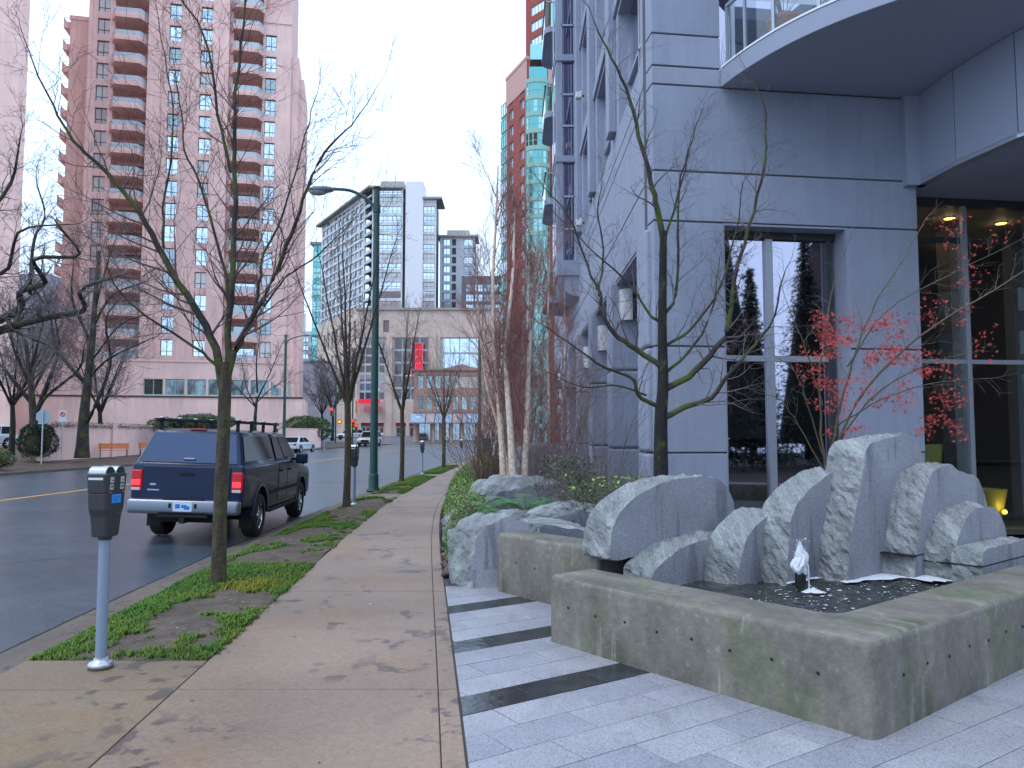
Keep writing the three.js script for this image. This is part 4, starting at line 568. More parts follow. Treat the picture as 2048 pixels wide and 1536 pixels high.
// Japanese maple: thin stems and the last red leaves
{
  const z = (a, w) => a.map(([x, y], i) => [x - 4.1, y - 0.4, w * i / a.length]);
  const t = bareTree('red_leaved_maple', 'slender multi-stemmed maple with sparse red leaves behind the tallest slab', null, [4.1, 0.4, -10.2], [[[0, 0, 0], [0.0, 0.5, 0], [0.02, 0.9, 0]], 0.03, 0.026], [
    [z([[4.1, 1.26], [4.27, 2.03], [4.45, 2.67], [4.76, 3.45], [5.1, 3.97], [5.38, 4.5]], 0.2), 0.018, 0.004], [z([[4.1, 1.26], [4.4, 2.03], [4.87, 2.67], [5.4, 3.12], [6.06, 3.52], [6.73, 3.97], [7.3, 4.2]], 0.9), 0.02, 0.004], [z([[4.08, 1.2], [4.05, 2.15], [4.13, 2.93], [4.32, 3.71], [4.53, 4.24]], -0.3), 0.017, 0.004], [z([[4.1, 1.3], [4.6, 2.15], [5.3, 2.6], [5.8, 2.75]], 0.5), 0.013, 0.003], [z([[4.08, 1.2], [3.69, 1.83], [3.44, 2.15], [3.18, 2.22]], 0.5), 0.011, 0.003], [z([[4.4, 2.6], [4.89, 3.32], [5.68, 3.78], [6.6, 4.24]], 0.4), 0.011, 0.003], [z([[4.06, 2.1], [3.84, 2.8], [3.66, 3.19], [3.5, 3.5]], 0.3), 0.011, 0.003], [z([[4.2, 1.8], [4.72, 2.15], [5.27, 2.35], [5.8, 2.4]], 0.8), 0.011, 0.003], [z([[4.1, 1.3], [3.8, 2.1], [3.6, 2.5], [3.3, 2.7]], 0.6), 0.01, 0.003]],
    { ...OPT, seed: 91, trunkM: M.paleTwig, limbM: mat([0.12, 0.1, 0.06], 0.85), twigM: M.paleTwig, gap: 0.13, len: 0.4, lvl: 1, fork: 0.8, min: 0.0016, up: 0.05, wob: 0.4, start: 0.3 });
  const r = rng(92), S = soup(), leaf = (x, y, zz, s) => { const a = V3(r() - 0.5, r() - 0.3, r() - 0.2).normalize(), e1 = V3(r() - 0.5, r() - 0.5, r() - 0.5).cross(a).normalize(), e2 = V3().crossVectors(a, e1); for (let k = 0; k < 5; k++) { const f = (k - 2) * 0.75, l = s * (k === 2 ? 1 : 0.85 - 0.1 * abs(k - 2)), P = (ff, ll) => V3(x, y, zz).addScaledVector(e1, cos(ff) * ll).addScaledVector(e2, sin(ff) * ll); for (const q of [V3(x, y, zz), P(f - 0.3, l * 0.45), P(f, l), V3(x, y, zz), P(f, l), P(f + 0.3, l * 0.45)]) { S.p.push(q.x, q.y, q.z); S.n.push(a.x, a.y, a.z); S.uv.push(0, 0); } } };
  const cl = [[-0.02, 2.48, 0.34, 0.22, 190], [0.08, 2.8, 0.26, 0.2, 130], [-0.22, 2.28, 0.22, 0.2, 70], [0.76, 2.67, 0.34, 0.2, 150], [0.56, 2.28, 0.34, 0.18, 150], [0.98, 2.28, 0.26, 0.18, 90], [0.29, 1.95, 0.3, 0.2, 80], [-0.07, 1.95, 0.24, 0.2, 60], [1.52, 2.94, 0.34, 0.3, 60], [1.62, 3.93, 0.34, 0.3, 46], [1.87, 3.46, 0.34, 0.3, 36], [1.37, 1.44, 0.3, 0.2, 110], [1.58, 1.76, 0.26, 0.2, 70], [-0.01, 1.63, 0.28, 0.2, 70], [0.2, 1.31, 0.24, 0.16, 60], [0.8, 1.76, 0.3, 0.2, 90], [1.27, 2.15, 0.26, 0.2, 70], [2.25, 3.93, 0.3, 0.2, 20], [1.99, 2.48, 0.3, 0.3, 22]];
  for (const [x, y, sx, sy, n] of cl) { const hubs = Array.from({ length: 11 }, () => [x + (r() + r() - 1) * sx, y + (r() + r() - 1) * sy, (r() - 0.5) * 0.6 + 0.2]); for (let i = 0; i < n * 1.6; i++) { const h = hubs[Math.floor(r() * 11)]; leaf(h[0] + (r() - 0.5) * 0.2, h[1] + (r() - 0.5) * 0.12, h[2] + (r() - 0.5) * 0.2, 0.022 + r() * 0.026); } }
  stuff(mesh('leaves', soupGeo(S), mat([0.5, 0.06, 0.05], 0.65), t));
}
// planting bed
const bedY = (X, d) => -0.03 + 0.42 * sstep(0.05, 1.3, X - walkR(d)) + 0.05 * (n3(X * 1.5, d * 1.5, 0, 12) - 0.5) + gy(0, d) + 0.11;
struct(mesh('planting_bed', ribbon((d) => walkR(d) + 0.005, (d) => 3.4, 9.4, 46, 60, 0, 14, bedY), M.mulch));
// leaf clouds
function leaves(S, n, at, r, s0, s1, flat = 0.4) { for (let i = 0; i < n; i++) { const p = at(i); if (!p) continue; const a = V3(r() - 0.5, r() * 0.8 + flat - 0.2, r() - 0.5).normalize(), e1 = V3(r() - 0.5, r() - 0.5, r() - 0.5).cross(a).normalize(), e2 = V3().crossVectors(a, e1), s = lerp(s0, s1, r()), w = s * 0.48, m = p.clone().addScaledVector(e1, s * 0.5), t = p.clone().addScaledVector(e1, s), L = m.clone().addScaledVector(e2, w * 0.5).addScaledVector(a, s * 0.07), Q = m.clone().addScaledVector(e2, -w * 0.5).addScaledVector(a, s * 0.07); for (const q of [p, L, t, p, t, Q]) { S.p.push(q.x, q.y, q.z); S.n.push(a.x, a.y, a.z); S.uv.push(0, 0); } } }
{
  const h = thing('low_hedge', 'clipped low green hedge along the right edge of the footway', 'hedge', [0, 0, 0]), r = rng(5), prof = (d, a) => { const w = 0.62 + 0.1 * n3(d * 1.7, 0, 0, 2), hh = (0.74 + 0.12 * n3(d * 1.3, 5, 0, 3)) * sstep(10.4, 12.2, d); return [walkR(d) + 0.1 + w * (1 - cos(a)) * 0.62, hh * sin(a)]; };
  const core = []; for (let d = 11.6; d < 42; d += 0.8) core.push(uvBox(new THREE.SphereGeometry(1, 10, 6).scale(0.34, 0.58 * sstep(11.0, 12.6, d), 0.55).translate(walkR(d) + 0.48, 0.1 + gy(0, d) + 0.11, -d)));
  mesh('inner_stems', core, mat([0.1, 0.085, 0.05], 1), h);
  const cols = [[0.14, 0.26, 0.045], [0.22, 0.34, 0.06], [0.09, 0.18, 0.035], [0.22, 0.15, 0.06]]; cols.forEach((c, k) => { const S = soup(); leaves(S, [9000, 5200, 7000, 1800][k], () => { const d = 10.6 + 31 * Math.pow(r(), 1.8), a = r() * PI * 0.92, q = prof(d, a), e = 0.82 + 0.2 * r(); return V3(walkR(d) + 0.1 + (q[0] - walkR(d) - 0.1) * 1 + (r() - 0.5) * 0.06, (q[1]) * e + 0.02 + gy(0, d) + 0.11, -d + (r() - 0.5) * 0.05); }, r, 0.028, 0.056); stuff(mesh('leaves', soupGeo(S), mat(c, 0.5), h)); });
}
{ // glossy ground cover at the near end
  const g = thing('ground_cover', 'bright green glossy ground cover between the pebbles and the wedge boulder', 'plant', [0, 0, 0]), r = rng(6);
  [[0.05, 0.16, 0.035], [0.08, 0.22, 0.05], [0.03, 0.1, 0.03]].forEach((c) => { const S = soup(); leaves(S, 1100, () => { const d = 10.1 + r() * 2.2, X = walkR(d) + 0.06 + r() * 0.75; return V3(X, 0.05 + 0.16 * r() + 0.12 * sstep(0, 0.6, X - walkR(d)), -d); }, r, 0.035, 0.06, 0.7); stuff(mesh('leaves', soupGeo(S), mat(c, 0.35), g)); });
}
// ferns
function fern(label, pos, n, len, seed, dead = 0) {
  const t = thing('fern', label, 'fern', pos, 0, 'ferns between the boulders'), r = rng(seed), S = soup(), Q = soup();
  for (let i = 0; i < n; i++) { const f = i / n * 6.28 + r() * 0.5, l = len * (0.7 + 0.5 * r()), rise = 0.55 + r() * 0.5, c = []; for (let k = 0; k <= 8; k++) { const s = k / 8; c.push(V3(cos(f) * l * s * 0.85, l * (rise * s - 0.75 * s * s) + 0.02, sin(f) * l * s * 0.85)); } tube(Q, c, c.map((_, k) => 0.004 * (1.2 - k / 8)), 3); const side = V3(-sin(f), 0, cos(f)); for (let k = 1; k < 24; k++) { const s = k / 24, p = V3(cos(f) * l * s * 0.85, l * (rise * s - 0.75 * s * s) + 0.022, sin(f) * l * s * 0.85), w = l * 0.24 * sin(PI * (0.12 + 0.86 * s)) ** 0.8, fw = V3(cos(f), 0, sin(f)).multiplyScalar(l * 0.025); for (const sg of [-1, 1]) { const tip = p.clone().addScaledVector(side, sg * w).add(fw).add(V3(0, -0.15 * w + 0.02 * r(), 0)), a = p.clone().addScaledVector(fw, -0.5), b = p.clone().addScaledVector(fw, 0.7); for (const q of [a, b, tip]) { S.p.push(q.x, q.y, q.z); S.n.push(0, 1, 0); S.uv.push(0, 0); } } } }
  mesh('stalks', soupGeo(Q), M.paleTwig, t); stuff(mesh('fronds', soupGeo(S), mat(dead ? [0.16, 0.1, 0.04] : [0.09, 0.28, 0.07], 0.55), t)); return t;
}
fern('bright green fern between the arched boulder and the ledge rocks', [0.22, 0.52, -11.5], 15, 0.8, 1); fern('smaller green fern left of the bright fern', [-0.3, 0.5, -11.2], 12, 0.6, 2); fern('low dark fern in front of the arched boulder', [-0.02, 0.45, -12.2], 9, 0.4, 3); fern('drooping brown fern at the right end of the arched boulder', [0.85, 0.5, -11.9], 11, 0.45, 4, 1);
// twiggy shrubs
function shrub(name, label, pos, n, h, spread, seed, m, o = {}, leafOpt) {
  const t = thing(name, label, 'shrub', pos, 0, o.group), r = rng(seed), S = soup(); for (let i = 0; i < n; i++) { const f = r() * 6.28, q = Math.sqrt(r()) * spread * 0.3, d = V3(cos(f) * spread * (0.3 + 0.7 * r()) / h, 1, sin(f) * spread * (0.3 + 0.7 * r()) / h).normalize(); grow(S, V3(cos(f) * q, 0, sin(f) * q), d, h * (0.5 + 0.5 * r()), o.r || 0.008, o.lvl ?? 2, r, { ...OPT, wob: 0.4, up: 0.15, fork: o.fork || 0.9, min: o.min || 0.0016, ang: 0.6 }); } mesh('stems', soupGeo(S), m, t);
  for (const [c, cnt, s0, s1, y0, y1] of leafOpt || []) { const L = soup(); leaves(L, cnt, () => { const f = r() * 6.28, q = Math.sqrt(r()) * spread; return V3(cos(f) * q, lerp(y0, y1, r()), sin(f) * q); }, r, s0, s1); stuff(mesh('leaves', soupGeo(L), mat(c, 0.5), t)); } return t;
}
shrub('bramble', 'tangled brown bramble with a few green leaves behind the planter wall', [1.15, 0.42, -10.3], 26, 0.75, 0.55, 41, M.paleTwig, { lvl: 2, min: 0.0022 }, [[[0.05, 0.09, 0.025], 700, 0.03, 0.06, 0.05, 0.6], [[0.14, 0.07, 0.03], 300, 0.03, 0.05, 0.1, 0.6], [[0.3, 0.42, 0.05], 60, 0.05, 0.09, 0.55, 0.75]]);
shrub('leggy_shrub', 'leggy shrub with yellow-green tip leaves beside the dark tree trunk', [1.62, 0.42, -10.6], 12, 0.95, 0.35, 42, M.greyTwig, { lvl: 1 }, [[[0.22, 0.4, 0.05], 50, 0.05, 0.09, 0.6, 0.75], [[0.06, 0.1, 0.03], 260, 0.03, 0.05, 0, 0.5]]);
shrub('twiggy_shrub', 'dark twiggy shrub in front of the arched boulder', [0.62, 0.42, -12.5], 20, 1.1, 0.5, 43, M.greyTwig, { lvl: 2 }, [[[0.03, 0.06, 0.02], 500, 0.02, 0.04, 0.0, 0.5]]);
shrub('twiggy_shrub', 'tall bare shrub leaning against the arcade columns', [1.5, 0.4, -13.0], 12, 2.1, 0.7, 44, M.greyTwig, { lvl: 2, r: 0.011 });
shrub('leafy_shrub', 'small broad-leaved green shrub below the arcade columns', [1.35, 0.4, -14.2], 10, 0.6, 0.4, 45, M.greyTwig, { lvl: 1 }, [[[0.07, 0.14, 0.06], 500, 0.06, 0.11, 0.05, 0.65]]);
shrub('leafy_shrub', 'broad-leaved evergreen shrub between the arched boulder and the arcade', [1.0, 0.4, -13.9], 12, 0.85, 0.55, 46, M.greyTwig, { lvl: 1 }, [[[0.05, 0.11, 0.045], 700, 0.06, 0.11, 0.05, 0.9], [[0.09, 0.17, 0.05], 300, 0.05, 0.1, 0.3, 0.95]]);
shrub('leafy_shrub', 'dark green shrub behind the ledge rocks', [1.35, 0.42, -11.6], 12, 0.6, 0.5, 47, M.greyTwig, { lvl: 1 }, [[[0.05, 0.12, 0.04], 700, 0.04, 0.08, 0.0, 0.55], [[0.1, 0.18, 0.04], 260, 0.04, 0.07, 0.2, 0.6]]);
// birch clump with reddish crowns
{
  const group = 'birches in the planting bed', B = [
    [[-0.15, 16.5], [[0, 0, 0], [-0.09, 1.6, 0], [-0.2, 3.1, 0.05], [-0.26, 4.6, 0.05], [-0.2, 5.9, 0], [-0.15, 7.2, 0]], 0.07, 'pale birch at the left of the clump'], [[0.06, 16.2], [[0, 0, 0], [-0.1, 1.6, 0], [-0.19, 3.1, 0], [-0.05, 4.6, 0.1], [0.0, 6.2, 0]], 0.085, 'thick pale birch in the middle of the clump'],
    [[0.24, 16.4], [[0, 0, 0], [0.07, 1.6, 0], [0.13, 3.1, -0.1], [0.24, 4.6, -0.1], [0.32, 5.9, -0.1]], 0.075, 'pale birch at the right of the clump'], [[-0.03, 16.9], [[0, 0, 0], [-0.1, 1.0, 0], [-0.5, 2.4, 0.1], [-0.68, 3.8, 0.1], [-0.75, 4.8, 0]], 0.045, 'slim birch leaning left out of the clump'],
    [[0.95, 20.5], [[0, 0, 0], [0.03, 2, 0], [0.0, 4, 0], [0.06, 6.4, 0]], 0.06, 'slim birch in front of the red brick tower'], [[1.5, 22.5], [[0, 0, 0], [-0.04, 2, 0], [0.05, 4, 0], [0.02, 5.6, 0]], 0.055, 'slim birch against the first arcade column'], [[0.55, 24], [[0, 0, 0], [0.05, 2, 0], [-0.05, 4.5, 0], [0.0, 6.6, 0]], 0.06, 'birch set back behind the clump']];
  B.forEach(([[x, d], tr, r, label], i) => {
    const rd = rng(500 + i), top = tr[tr.length - 1], limbs = []; for (let k = 0; k < 14; k++) { const s = 0.22 + 0.72 * k / 14, q = s * (tr.length - 1), j = Math.floor(q), f = q - j, a = tr[j], b = tr[min(j + 1, tr.length - 1)], p = [0, 1, 2].map((m) => lerp(a[m], b[m], f)), an = rd() * 6.28, l = (0.9 + 0.7 * rd()) * (1.15 - 0.6 * s); limbs.push([[p, [p[0] + cos(an) * l * 0.2, p[1] + l * 0.45, p[2] + sin(an) * l * 0.2], [p[0] + cos(an) * l * 0.42, p[1] + l * 1.05, p[2] + sin(an) * l * 0.42]], r * 0.2, 0.004]); }
    bareTree('birch_tree', label, group, [x, 0.32, -d], [tr, r, r * 0.2], limbs, { ...OPT, seed: 520 + i, trunkM: M.birch, limbM: M.redTwig, twigM: M.redTwig, gap: 0.13, len: 0.65, lvl: 2, fork: 0.8, up: 0.35, min: 0.0036, wob: 0.25, ang: 0.6 });
  });
  const reds = [[-0.6, 18.2, 2.7, 1.0, 51], [0.75, 16.8, 2.1, 0.9, 52], [1.0, 18.5, 2.5, 1.0, 53], [-0.75, 19, 3.0, 0.9, 54], [0.2, 21, 3.4, 1.1, 55], [1.3, 25, 3.6, 1.0, 56]], lab = ['just behind the left birch, leaning over the hedge', 'right of the birch clump in front of the boulder', 'between the birch clump and the arcade', 'behind the hedge left of the birches', 'behind the birch clump in the middle of the bed', 'at the far end of the planting bed'];
  reds.forEach(([x, d, h, s, seed], i) => shrub('red_twig_shrub', 'tall red-brown twiggy shrub ' + lab[i], [x, 0.3, -d], 20, h, s, seed, i % 2 ? M.redTwig : mat([0.2, 0.14, 0.11], 0.85), { lvl: 2, r: 0.014, min: 0.0042, fork: 0.85, group: 'red twig shrubs' }, i < 2 ? [[[0.06, 0.09, 0.03], 350, 0.03, 0.05, 0.1, 1.2]] : [[[0.3, 0.05, 0.03], 24, 0.03, 0.05, 1.8, 2.8]]));
  // a few bright red leaves still hanging
  const r = rng(9), t = thing('red_leaf_branch', 'sprig of bright scarlet leaves hanging in front of the brick tower', 'leaves', [0, 0, 0]), S = soup(); leaves(S, 90, () => { const c = [[0.4, 4.35], [0.24, 4.15], [0.1, 4.2], [0.55, 4.5]][Math.floor(r() * 4)]; return V3(c[0] + (r() - 0.5) * 0.12, c[1] + (r() - 0.5) * 0.16, -15 + (r() - 0.5) * 0.3); }, r, 0.035, 0.06); stuff(mesh('leaves', soupGeo(S), mat([0.55, 0.03, 0.03], 0.5), t)); const tw = soup(); tube(tw, smooth([V3(0.3, 3.0, -15.3), V3(0.2, 3.6, -15.1), V3(0.3, 4.2, -15), V3(0.5, 4.5, -15)], 8), Array(9).fill(0.005), 4); mesh('twig', soupGeo(tw), M.redTwig, t);
}
// trees on the far side
{
  const sh = (L, x, d) => L.map(([p, a, b]) => [p.map(([X, y], i) => [X - x, y - 0.4, (i % 2 ? 0.25 : -0.2) * i]), a, b]);
  bareTree('mossy_tree', 'mossy old tree whose limbs reach in from the left frame edge', null, [-27.5, 0.4, -37], [[[0, 0, 0], [0.2, 2.5, 0], [0.6, 5.2, 0]], 0.5, 0.38], sh([[[[-26.9, 5.4], [-25.85, 6.0], [-24.46, 6.85], [-21.84, 7.21], [-20.91, 7.81], [-19.97, 8.42], [-19.42, 9.63]], 0.27, 0.06], [[[-26.6, 5.6], [-25.17, 6.73], [-23.78, 7.81], [-23.09, 8.42], [-22.88, 9.14], [-22.19, 9.87], [-21.49, 10.6], [-20.8, 11.3]], 0.24, 0.05], [[[-23.09, 8.42], [-22.84, 11.09], [-22.76, 12.31], [-22.5, 13.6]], 0.09, 0.03], [[[-27, 6], [-26, 9.14], [-24.58, 9.63], [-23.21, 11.33], [-21.79, 12.07]], 0.16, 0.03], [[[-27, 7], [-26, 11], [-24.5, 14], [-23.4, 16]], 0.18, 0.03], [[[-24.2, 7.2], [-23.5, 6.6], [-22.3, 6.0], [-21.2, 5.6]], 0.06, 0.02]], -27.5), { ...OPT, seed: 201, trunkM: M.moss, limbM: M.moss, twigM: M.greyTwig, gap: 0.42, len: 1.9, lvl: 3, fork: 0.55, min: 0.008, wob: 0.5, up: 0.15, start: 0.2 });
  bareTree('far_tree', 'tall dark tree with a mossy trunk beside the left orange bench', 'bare trees on the far side', [-25.8, 0.35, -47], [[[0, 0, 0], [0.02, 2.4, 0], [0.15, 4.3, 0], [0.35, 7, 0], [0.45, 9.5, 0], [0.6, 12.6, 0]], 0.33, 0.1], sh([[[[-25.7, 2.3], [-24.85, 3.84], [-24.48, 6.26], [-24.26, 8.7], [-24.0, 10.5]], 0.14, 0.03], [[[-25.6, 4.7], [-27.37, 6.87], [-28.38, 9.31], [-28.9, 11]], 0.12, 0.03], [[[-25.4, 8.4], [-24.16, 10.23], [-22.66, 11.15]], 0.09, 0.03], [[[-25.4, 7.2], [-26.58, 9.92], [-26.97, 12.39]], 0.1, 0.03], [[[-25.3, 9.6], [-24.6, 12], [-24.4, 14]], 0.08, 0.02], [[[-25.6, 5.2], [-24.2, 6.4], [-22.6, 7.4], [-21.4, 7.6]], 0.08, 0.02], [[[-25.6, 6], [-23.4, 8.6], [-21.9, 9.2]], 0.06, 0.02]], -25.8), { ...OPT, seed: 202, trunkM: M.moss, limbM: M.darkbark, twigM: M.greyTwig, gap: 0.38, len: 1.9, lvl: 2, fork: 0.8, min: 0.012, wob: 0.4, up: 0.3 });
  bareTree('far_tree', 'spreading low-forked tree behind the round dark bush', 'bare trees on the far side', [-28.7, 0.5, -47], [[[0, 0, 0], [-0.05, 1.8, 0], [-0.2, 3, 0], [-0.4, 4.6, 0], [-0.8, 7, 0]], 0.3, 0.1], sh([[[[-28.85, 2.4], [-27.9, 4.74], [-27.68, 6.87], [-27.4, 9]], 0.15, 0.03], [[[-28.9, 3.5], [-30.34, 5.35], [-31.3, 5.96], [-32.6, 6.8]], 0.14, 0.03], [[[-28.8, 2.6], [-28.0, 3.84], [-26.4, 5.65], [-25.5, 7]], 0.13, 0.03], [[[-29.2, 5.2], [-28.6, 7], [-28.5, 9.6]], 0.1, 0.03], [[[-29.1, 4.6], [-30.2, 7.4], [-30.8, 9.6]], 0.1, 0.03]], -28.7), { ...OPT, seed: 203, trunkM: M.moss, limbM: M.darkbark, twigM: M.greyTwig, gap: 0.3, len: 1.7, lvl: 2, fork: 0.8, min: 0.012, wob: 0.4, up: 0.3 });
  bareTree('far_tree', 'small vase-shaped bare tree in the planter right of the pink podium window', 'bare trees on the far side', [-21.75, 2.0, -66], [[[0, 0, 0], [0.05, 1.5, 0], [0.15, 3, 0]], 0.16, 0.1], sh([[[[-21.67, 4.06], [-22.42, 5.76], [-23.11, 8.1]], 0.07, 0.02], [[[-21.6, 4.7], [-20.54, 6.82], [-19.74, 9.38]], 0.08, 0.02], [[[-21.57, 5.3], [-21.62, 8.1], [-21.48, 11.1]], 0.08, 0.02], [[[-21.67, 4.06], [-23.05, 5.55], [-24.1, 6.4]], 0.06, 0.02], [[[-21.6, 4.5], [-20.4, 5.6], [-19, 6.6]], 0.05, 0.02]], -21.75).map(([p, a, b]) => [p.map(([x, y, z]) => [x, y - 1.6, z]), a, b]), { ...OPT, seed: 204, trunkM: M.darkbark, limbM: M.darkbark, twigM: M.greyTwig, gap: 0.3, len: 1.5, lvl: 2, fork: 0.7, min: 0.012, up: 0.3 });
  for (const [x, d, h, s, l, sd] of [[-32, 50, 9, 3.4, 'bare tree at the far left behind the parked silver car', 211], [-23.2, 101, 11, 3.6, 'bare tree beyond the low pink wall end', 212], [-34.5, 56, 12, 3, 'bare tree in front of the left balconies', 213], [-28.5, 54, 8, 2.6, 'leafless tree just behind the pink garden wall', 214], [-27.5, 113, 10, 3.4, 'bare dark tree beside the red traffic signal', 215]]) { const rd = rng(sd); bareTree('far_tree', l, 'bare trees on the far side', [x, gy(x, d) + 0.5, -d], [[[0, 0, 0], [0.05, h * 0.2, 0], [0, h * 0.36, 0.05]], 0.2, 0.13], vase(h * 0.36, h, 8, s, 0.14, rd), { ...OPT, seed: sd + 5, trunkM: M.darkbark, limbM: M.darkbark, twigM: M.greyTwig, gap: 0.35, len: 1.6, lvl: 2, fork: 0.75, min: d > 90 ? 0.02 : 0.013, up: 0.3 }); }
  // rounded evergreen bush, planter greenery
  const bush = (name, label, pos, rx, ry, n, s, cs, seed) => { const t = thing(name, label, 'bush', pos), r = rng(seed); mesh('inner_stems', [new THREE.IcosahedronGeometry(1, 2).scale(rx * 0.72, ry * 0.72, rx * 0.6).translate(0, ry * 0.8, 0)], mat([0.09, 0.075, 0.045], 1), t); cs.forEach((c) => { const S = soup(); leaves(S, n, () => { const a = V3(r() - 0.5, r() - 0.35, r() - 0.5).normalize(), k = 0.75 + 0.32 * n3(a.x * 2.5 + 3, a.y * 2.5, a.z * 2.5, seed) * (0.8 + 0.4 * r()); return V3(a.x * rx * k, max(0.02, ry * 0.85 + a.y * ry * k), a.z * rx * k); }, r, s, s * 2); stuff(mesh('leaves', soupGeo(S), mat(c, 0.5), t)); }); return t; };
  bush('evergreen_bush', 'round dark evergreen bush at the left end of the pink wall', [-27.2, 0.45, -44.8], 1.05, 1.05, 2600, 0.07, [[0.025, 0.05, 0.03], [0.045, 0.09, 0.045], [0.02, 0.035, 0.025]], 301);
  bush('evergreen_bush', 'small low shrub in the corner bed at the left frame edge', [-24.6, 0.1, -37.4], 0.8, 0.5, 1200, 0.06, [[0.06, 0.12, 0.03], [0.09, 0.15, 0.03]], 302);
  bush('laurel_bush', 'bright green laurel above the low pink wall', [-22.0, 1.1, -84], 2.6, 1.5, 2600, 0.12, [[0.06, 0.13, 0.03], [0.1, 0.19, 0.04], [0.04, 0.08, 0.03]], 303);
  bush('laurel_bush', 'trimmed green shrub against the right end of the pink podium', [-23.4, 0.9, -80], 1.2, 0.9, 1200, 0.1, [[0.05, 0.1, 0.03], [0.08, 0.15, 0.04]], 304);
  bush('rosemary_bush', 'loose grey-green planting on the podium ledge behind the pickup roof', [-24.0, 2.0, -61], 2.6, 0.75, 2400, 0.09, [[0.04, 0.1, 0.05], [0.06, 0.13, 0.04], [0.08, 0.12, 0.04]], 305);
  bush('rosemary_bush', 'spiky grey-green planting above the pink wall left of the pickup roof', [-26.6, 1.95, -60], 1.5, 0.6, 1200, 0.09, [[0.06, 0.09, 0.06], [0.05, 0.1, 0.05]], 306);
  bush('ivy', 'green ivy hanging over the top of the pink wall above the benches', [-25.6, 1.5, -57.5], 0.7, 0.55, 900, 0.07, [[0.04, 0.09, 0.03], [0.06, 0.11, 0.04]], 307);
  const vs = [], r = rng(8); { const t = thing('wall_creeper', 'thin green creeper along the top of the pink bench wall', 'creeper', [0, 0, 0]), S = soup(); leaves(S, 2400, () => { const q = r(), x = lerp(-27.45, -27.0, q), d = lerp(46.3, 59.5, q); return V3(x + (r() - 0.5) * 0.3, 2.38 + (r() - 0.6) * 0.35, -d); }, r, 0.06, 0.13); stuff(mesh('leaves', soupGeo(S), mat([0.05, 0.1, 0.03], 0.5), t)); }
}
// ---------- buildings across and up the street ----------
const frameCache = new Map();
const winGeo = (w, h, nx, ny, bar) => { const k = [w, h, nx, ny, bar].map((q) => +(+q).toFixed(2)).join(); if (!frameCache.has(k)) { const f = [box(0, w, 0, bar, 0, 0.06), box(0, w, h - bar, h, 0, 0.06), box(0, bar, bar, h - bar, 0, 0.06), box(w - bar, w, bar, h - bar, 0, 0.06)]; for (let i = 1; i < nx; i++) f.push(box(w * i / nx - bar / 2, w * i / nx + bar / 2, bar, h - bar, 0.002, 0.055)); for (const q of Array.isArray(ny) ? ny : Array.from({ length: ny - 1 }, (_, i) => (i + 1) / ny)) f.push(box(bar, w - bar, h * q - bar / 2, h * q + bar / 2, 0.004, 0.05)); frameCache.set(k, [merge([box(0, w, 0, h, -0.02, 0)]), merge(f)]); } return frameCache.get(k); };
function win(parent, x, y, z, w, h, glass, frame, nx = 2, ny = 1, bar = 0.06, ry = 0) { const [g, f] = winGeo(w, h, nx, ny, bar), o = mesh('window', g, glass, parent); o.position.set(x, y, z); o.rotation.y = ry; mesh('frame', f, frame, o); return o; }
const holesOf = (list) => list.map(([x0, x1, y0, y1]) => [[x0, y0], [x0, y1], [x1, y1], [x1, y0]]);
const wallWith = (x0, x1, y0, y1, holes, t = 0.3) => uvBox(prism([[x0, y0], [x1, y0], [x1, y1], [x0, y1]], -t, 0, 0, 1, holesOf(holes)));
T.stucco = tex(512, (u, v, i, j) => { const a = hash2(i, j, 401), n = fbm(u * 4, v * 4, 4, 5, 402), m = fbm(u * 30, v * 4, 30, 4, 403), k = 1 + (a - 0.5) * 0.06 + (n - 0.5) * 0.16 + (m - 0.5) * 0.1; return [236 * k, 196 * k, 186 * k]; });
M.pink = mat('#ffffff', 0.85, { map: sized(T.stucco, 9) }); M.pinkDark = M.pink;
M.skyGlass = phys([0.62, 0.72, 0.78], 0.05, { metalness: 1 }); M.dimGlass = phys([0.3, 0.36, 0.38], 0.05, { metalness: 1 }); M.skyGlass2 = phys([0.5, 0.6, 0.66], 0.06, { metalness: 1 }); M.blindGlass = phys([0.62, 0.62, 0.6], 0.25, { metalness: 0.25 }); M.dark = mat([0.03, 0.028, 0.028], 0.6); M.teal = phys([0.14, 0.42, 0.42], 0.08, { metalness: 0.85 }); M.tealPale = phys([0.3, 0.58, 0.58], 0.08, { metalness: 0.85 });
M.whiteFrame = mat('#b9c2c4', 0.5); M.greenFrame = mat('#8fb8a8', 0.5); M.blackFrame = mat([0.04, 0.042, 0.045], 0.5);
const M_guard = phys([0.5, 0.56, 0.6], 0.12);
